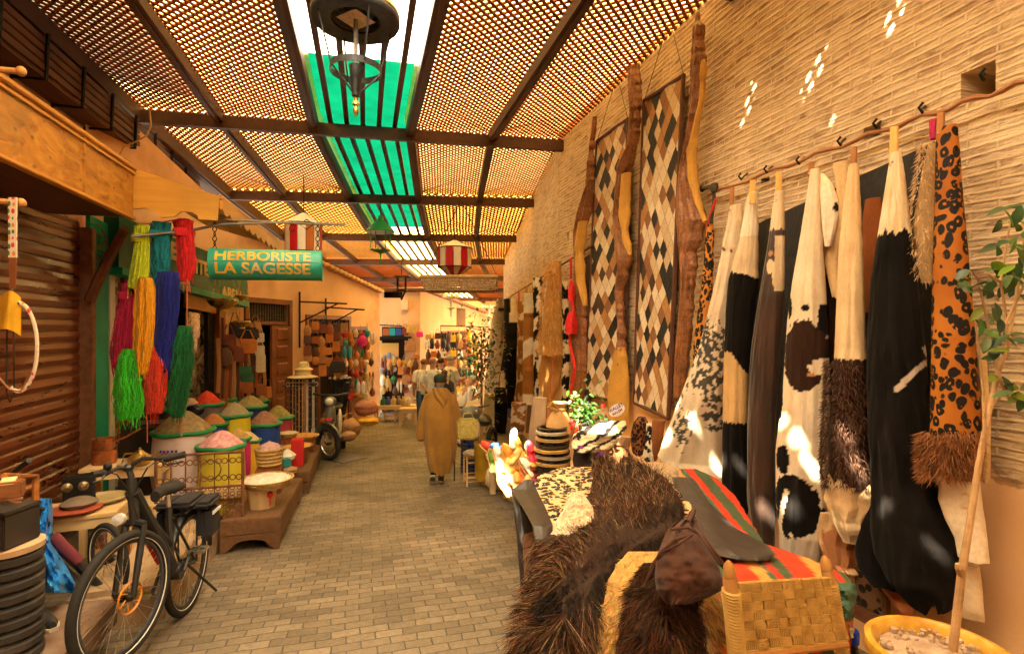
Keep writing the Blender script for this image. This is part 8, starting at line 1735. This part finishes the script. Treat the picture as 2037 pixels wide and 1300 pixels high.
k.link(k.mix(k.ramp(v.outputs['Distance'], [(.33, 1.), (.40, 0.)]), (.66, .55, .42), k.ramp(v.outputs['Color'], [(0, (.55, .03, .06)), (.35, (.6, .22, .03)), (.6, (.06, .12, .07)), (.8, (.5, .04, .2))], 'CONSTANT')), k.b.inputs['Base Color']); k.b.inputs['Roughness'].default_value = .8; WST = k.m
t = thing('shoulder_bag', 'yellow leather bag on a colourful woven strap hanging before the shutter', 'bag', at(25, 590, 3.0)); LTH = plain('brown_strap_leather', (.22, .07, .025), .5)
m = MB(); f0 = at(34, 400, 3.0) - at(16, 400, 3.0); m.prism([at(16, 392, 3.0), at(33, 392, 3.0), at(33, 512, 3.0), at(16, 512, 3.0)], (.0, .008, 0)); m.build('woven_strap', WST, t); m = MB(); m.prism([at(17, 512, 3.0), at(32, 512, 3.0), at(31, 574, 3.0), at(19, 574, 3.0)], (0, .008, 0)); m.build('strap_end', LTH, t); MB().tube([at(24, 574, 3.0), at(24, 590, 3.0)], .006, 5).build('clip', STEEL, t)
YL = plain('yellow_leather', (.66, .36, .02), .5); m = MB(); c = at(16, 632, 3.0); m.grid(lambda u, v: at(lerp(-4, 42, u) - 20 * v * (1 - u), lerp(592, 668, v) - 14 * math.sin(math.pi * u), 3.0 - .05 * math.sin(math.pi * u) + .02 * math.sin(9 * u)), 14, 12); m.grid(lambda u, v: at(lerp(42, -4, u) - 20 * v * u, lerp(592, 668, v) - 14 * math.sin(math.pi * u), 3.03), 14, 12); m.uv = {}; m.build('pouch', YL, t)
m = MB(); m.tube([at(36 + 38 * math.sin(q) * (1 if q < 3.2 else .9), 690 - 88 * math.cos(q), 3.0) for q in [i * .21 for i in range(18)]], .012, 6, flat=.5); m.build('loop_strap', WST, t); MB().tube([at(14, 640, 3.0), at(13, 780, 3.0), at(20, 800, 3.0), at(28, 780, 3.0), at(27, 640, 3.0)], .004, 4).build('cord', IRON, t); MB().tube([at(-8, 745, 3.0), at(20, 775, 3.0), at(42, 778, 3.0), at(62, 740, 3.0)], .008, 5).build('strap_end', LTH, t)
def onplane(a, b, px, py, off):
    A, B = Vector((*a, 0)), Vector((*b, 0)); d = (B - A).normalized(); n = Vector((d.y, -d.x, 0)); r = ray(px, py)
    return CAM + r * ((A + n * off).dot(n) / (r.x * n.x + r.y * n.y))
def good(kind, m, c, w, h, i):
    f = Vector((c.x, c.y, 0)).normalized(); s = Vector((f.y, -f.x, 0)); r = Matrix((s, f, Vector((0, 0, 1)))).transposed(); z = Vector((0, 0, 1))
    if kind in ('bag', 'satchel', 'tote bag'):
        m.box(c, (w, w * .3, h * .7), m=r, bev=w * .09, taper=.88)
        if kind == 'satchel': m.box(c - f * w * .16 + z * h * .12, (w * .94, w * .04, h * .4), m=r, bev=w * .02).box(c - f * w * .19 - z * h * .06, (w * .12, w * .03, h * .14), m=r)
        for o in ((-.1, .1) if kind == 'tote bag' else (0,)): m.tube([c + s * w * -.36 + f * w * o + z * h * .3, c + s * w * -.12 + f * w * o + z * h * .78, c + s * w * .12 + f * w * o + z * h * .78, c + s * w * .36 + f * w * o + z * h * .3], w * .035, 4)
    elif kind == 'pouch':
        m.lathe([(.001, -h / 2), (w * .34, -h * .46), (w * .5, -h * .2), (w * .38, h * .1), (w * .14, h * .28), (w * .26, h * .4), (.001, h * .38)], 12, c, m=r, sy=.6, wob=.25, seed=i); m.tube([c + z * h * .3, c + z * h * .6], w * .03, 4)
    elif kind == 'lantern':
        m.lathe([(.001, -h * .5), (w * .12, -h * .42), (w * .4, -h * .2), (w * .5, h * .05), (w * .34, h * .25), (w * .1, h * .36), (w * .14, h * .42), (.001, h * .5)], 10, c); m.tube([c + z * h * .5, c + z * h * .9], w * .03, 4)
    elif kind == 'pair of slippers':
        for o in (-1, 1): m.ball(c + s * (o * w * .26), (w * .44, w * .3, h), m=r, n=10, wob=.12, seed=i).ball(c + s * (o * w * .26) - f * w * .16 + z * h * .22, (w * .3, w * .1, h * .34), m=r, n=8)
    elif kind == 'strap': m.tube([c + z * h * .5, c + s * w * .2, c - z * h * .5], w * .3, 5, flat=.3)
    elif kind == 'plate': m.lathe([(.001, 0), (w * .3, .0), (w * .48, -w * .1), (w * .5, -w * .09), (w * .3, w * .02), (.001, w * .02)], 14, c, m=r @ RX(-1.57))
    elif kind == 'hat': m.lathe([(w * .5, 0), (w * .48, .012), (w * .28, h * .2), (w * .24, h * .7), (.001, h * .8)], 14, c, wob=.1, seed=i)
    else: m.lathe([(.001, -h * .5), (w * .3, -h * .5), (w * .5, -h * .1), (w * .4, h * .2), (w * .18, h * .36), (w * .24, h * .5), (.001, h * .5)], 12, c)
    return m
CN = {'tan': (.46, .22, .07), 'orange': (.58, .20, .03), 'dark brown': (.10, .04, .02), 'rust': (.36, .10, .025), 'black': (.018, .016, .016), 'cream': (.66, .54, .36), 'mahogany': (.20, .05, .022), 'white': (.75, .72, .66), 'turquoise': (.02, .32, .34), 'pink': (.70, .02, .24), 'red': (.55, .02, .02), 'yellow': (.70, .45, .02), 'green': (.03, .16, .07), 'blue': (.03, .08, .34), 'golden': (.55, .36, .10), 'grey': (.24, .2, .18), 'purple': (.16, .05, .26)}
NAMES = {'pair of slippers': 'leather_slipper', 'tote bag': 'tote_bag', 'strap': 'belt_strap'}
USED = set(); LASTG = {}
def put(kind, col, c, w, h, lab, group=None):
    mt = plain('goods_' + col.replace(' ', '_'), CN[col], .5)
    nm = NAMES.get(kind, kind); good(kind, MB(), c, w, h, len(USED)).solo(nm, mt, lab, kind.split()[-1] if kind != 'pair of slippers' else 'slippers', group); USED.add(lab)
A_ = lambda px, py, off=.18: onleft(px, py, off)[0]
for kind, col, px, py, w, h, lab in (
    ('satchel', 'orange', 492, 688, .26, .30, 'orange leather satchel with a flap on the dark shop door'), ('bag', 'black', 494, 663, .30, .26, 'black leather backpack above the orange satchel'), ('satchel', 'green', 489, 738, .17, .2, 'upper dark green satchel on the shop door'), ('satchel', 'green', 492, 752, .18, .18, 'lower dark green satchel on the shop door'),
    ('satchel', 'rust', 491, 770, .18, .24, 'rust satchel under the two green ones'), ('satchel', 'cream', 517, 671, .13, .2, 'topmost cream purse of the vertical string'), ('satchel', 'cream', 517, 697, .14, .22, 'second cream purse down the vertical string'), ('satchel', 'cream', 519, 714, .14, .2, 'third cream purse down the vertical string'), ('satchel', 'cream', 519, 731, .14, .2, 'lowest cream purse of the vertical string'),
    ('bag', 'mahogany', 455, 680, .2, .3, 'mahogany handbag left of the black backpack'), ('bag', 'black', 467, 655, .16, .3, 'narrow black bag at the upper left of the leather shop'), ('pouch', 'dark brown', 448, 705, .2, .34, 'dark brown pouch at the left of the leather shop'), ('bag', 'rust', 520, 775, .16, .26, 'rust tall bag beside the panelled door'), ('bag', 'orange', 533, 780, .12, .26, 'orange slim bag hanging against the panelled door'), ('bag', 'mahogany', 472, 705, .18, .3, 'mahogany soft bag behind the orange satchel'), ('bag', 'mahogany', 524, 800, .15, .2, 'low mahogany purse beside the sacks'), ('satchel', 'tan', 508, 650, .16, .22, 'tan satchel high up at the door of the leather shop')):
    put(kind, col, A_(px, py, .22 if kind == 'satchel' else .15), w * 1.15, h * 1.15, lab, 'bags on the leather shop door')
random.seed(41)
for i in range(13):
    px = 433 + i * 7.6; col = ('tan', 'dark brown', 'rust', 'mahogany')[i % 4]; put('strap', col, A_(px, random.uniform(700, 770), .1), .10, random.uniform(.7, 1.3), f'{col} leather strap hanging {["far left", "left", "near the middle", "right"][i // 4]} in the leather shop, {["first", "second", "third", "fourth"][i // 4]} of its colour', 'straps in the leather shop')
ORD = ['first', 'second', 'third', 'fourth', 'fifth', 'sixth', 'seventh', 'eighth', 'ninth', 'tenth', 'eleventh', 'twelfth', 'thirteenth', 'fourteenth']
def stall(where, pos, x0, x1, ys, step, kinds, cols, hh, seed):
    random.seed(seed)
    for r_, y in enumerate(ys):
        n = int((x1 - x0) / step)
        for i in range(n):
            px = x0 + step * (i + .5) + random.uniform(-2, 2); kd = random.choice(kinds); col = random.choice(cols); c = pos(px, y + random.uniform(-5, 5)); Zc = c.x * SY + c.y * CY; w = step * 1.25 * Zc / F; 
            put(kd, col, c, w * (.9 if kd != 'hat' else 1.3), w * random.uniform(1.2, 1.9) * (1 if kd != 'plate' else .9), f'{col} {kd}, {ORD[i]} from left, {ORD[r_]} row of {where}', 'goods of ' + where)
stall('the orange leather stall', lambda x, y: A_(x, y, .28), 606, 690, [650, 672, 694, 716, 738], 14, ['bag', 'pouch', 'satchel', 'bag'], ['orange', 'rust', 'tan', 'orange', 'mahogany', 'dark brown'], .3, 3)
stall('the corner trinket stall', lambda x, y: A_(x, y, .3), 682, 752, [664, 684, 704, 724, 744, 764, 784], 10.5, ['pouch', 'lantern', 'pair of slippers', 'plate', 'vase'], ['rust', 'white', 'turquoise', 'golden', 'orange', 'cream', 'red', 'mahogany', 'grey', 'dark brown'], .2, 4)
put('pouch', 'pink', A_(721, 674, .5), .22, .34, 'bright pink pouch standing out at the trinket stall'); put('pair of slippers', 'turquoise', A_(690, 700, .45), .2, .3, 'turquoise slippers hanging between the two left stalls'); put('bag', 'black', A_(672, 730, .5), .34, .34, 'black shopping bag in front of the orange leather stall'); put('pair of slippers', 'white', A_(718, 770, .6), .2, .3, 'white pointed slippers low at the trinket stall')
DP = lambda x, y, off=.25: onplane(FA.xy, FB.xy, x, y, off)
stall('the gable house stall', DP, 757, 840, [720, 738, 756, 772], 11, ['pouch', 'lantern', 'bag', 'plate', 'vase', 'pair of slippers'], ['tan', 'orange', 'golden', 'dark brown', 'grey', 'mahogany', 'cream', 'green', 'purple', 'rust'], .2, 5)
for px, col, lab in ((768, 'rust', 'rust tote hanging first on the high rail of the gable house'), (780, 'turquoise', 'turquoise tote hanging second on the high rail of the gable house'), (793, 'blue', 'blue tote hanging third on the high rail of the gable house'), (806, 'mahogany', 'mahogany tote hanging fourth on the high rail of the gable house')): put('tote bag', col, DP(px, 660, .2), .19, .3, lab, 'totes on the high rail')
for px, py, w_, col, lab in ((817, 655, .3, 'golden', 'golden stacked hats on the gable house corner'), (816, 690, .34, 'tan', 'large tan square bag on the gable house corner'), (828, 710, .2, 'orange', 'orange bag low on the gable house corner'), (835, 665, .2, 'pink', 'pink scarf bag at the right of the gable house')): put('bag', col, DP(px, py, .2), w_, w_ * 1.1, lab)
t = thing('painting', 'yellow desert painting hanging under the totes of the gable house', 'painting', DP(776, 700, .1)); nrm5 = DP(776, 700, .3) - DP(776, 700, .2); nrm5.z = 0; nrm5.normalize()
q = [DP(x, y, .14) for x, y in ((757, 718), (793, 718), (793, 682), (757, 682))]; MB().prism(q, nrm5 * .03).build('canvas', M('desert_paint', (.75, .42, .02), .7, .2, 3, 0, col2=(.62, .36, .16)), t, smooth=False)
m = MB()
for x, y, s_ in ((765, 710, .10), (774, 706, .12), (782, 709, .1), (788, 712, .08)): m.ball(DP(x, y, .19), (s_, .02, s_ * 1.4), n=8, wob=.3)
m.build('painted_figures', plain('painted_blue', (.18, .24, .30)), t)
MB().tube([DP(755, 675, .25), DP(812, 675, .25)], .03, 5).tube([DP(755, 646, .25), DP(800, 648, .25)], .015, 4).box(DP(782, 671, .2), (1., .3, .06), m=RZ(math.atan2(FB.y - FA.y, FB.x - FA.x))).solo('goods_shelf', IRON, 'dark iron shelf and rail on the gable house wall', 'shelf')
EP = lambda x, y: onplane(FB.xy, FC.xy, x, y, .35)
stall('the far right stall', EP, 845, 950, [668, 686, 704, 722, 740, 758, 776], 10.5, ['bag', 'pouch', 'lantern', 'satchel', 'pair of slippers', 'vase'], ['orange', 'rust', 'tan', 'mahogany', 'dark brown', 'yellow', 'white', 'golden', 'black', 'green'], .2, 6)
for px, py, Z, col, lab in ((762, 800, 13.6, 'green', 'green glass jar on the far table'), (772, 800, 13.6, 'blue', 'blue glass jar on the far table'), (783, 798, 13.6, 'golden', 'golden vase on the far table'), (793, 798, 13.6, 'grey', 'grey vase on the far table'), (803, 799, 13.5, 'golden', 'second golden vase at the far table end'), (812, 797, 13.5, 'cream', 'cream vase at the right end of the far table')): put('vase', col, at(px, py, Z), .16, .28, lab, 'vases on the far table')
p = at(786, 806, 13.6); low_table('dark narrow table carrying glass jars before the gable house', p, 1., .35, p.z, gz(p.y), -.2); p = at(820, 812, 13.); low_table('pale table with trinkets left of the visitors', p, .6, .35, p.z, gz(p.y), -.2)
ss = [o for o in bpy.data.objects if o.name == 'straw_stool'][0]
for px, py, lab in ((775, 838, 'wooden stool under the left end of the far table'), (797, 836, 'wooden stool in the middle before the far table'), (832, 830, 'wooden stool nearest the white shirted visitors')): copy_tree(ss, None, lab, gnd(px, py), -.2, 1.15)
for px, py, w_, lab in ((443, 606, .2, 'widest brass bowl hanging under the green fascia'), (481, 592, .10, 'small brass dome hanging on the plaster wall'), (481, 645, .13, 'brass bowl hanging before the transom of the panelled door')):
    c = onleft(px, py, .55)[0]; t = thing('hanging_bowl', lab, 'bowl', c, 0, 'hanging brass bowls'); MB().lathe([(.001, -.5 * w_), (w_ * .35, -.45 * w_), (w_ * .3, -.3 * w_), (w_ * .8, -.05 * w_), (w_, .25 * w_), (w_ * .9, .42 * w_), (.001, .3 * w_)], 20, c).build('bowl', BRASS, t); m = MB()
    for q in (0, 2.1, 4.2): m.tube([c + Vector((w_ * .9 * math.cos(q), w_ * .9 * math.sin(q), .4 * w_)), c + Vector((w_ * .5 * math.cos(q), w_ * .5 * math.sin(q), .55))], .004, 3)
    m.build('chain', BRASS, t)
m = MB(); random.seed(12); c0 = at(958, 712, 11.)
for i in range(900):
    a = Vector((random.gauss(0, .22), random.gauss(0, .25), random.gauss(0, .42))); leaf(m, c0 + a, Vector((random.gauss(0, 1), random.gauss(-.3, 1), random.gauss(0, .7))), Vector((0, 0, 1)), random.uniform(.07, .13), .06, tuple(c_ * random.uniform(.4, 1.6) for c_ in ((.10, .12, .03) if random.random() < .8 else (.45, .4, .2))), n=3)
t = thing('climbing_shrub', 'leafy shrub growing beside the cream hide roll at the end of the brick wall', 'plant', Vector((c0.x, c0.y, gz(c0.y)))); m.build('foliage', LEAF, t); MB().tube([Vector((c0.x, c0.y, gz(c0.y))), c0, c0 + Vector((0, 0, .5))], [.03, .02, .01], 6).build('stem', BARK, t)
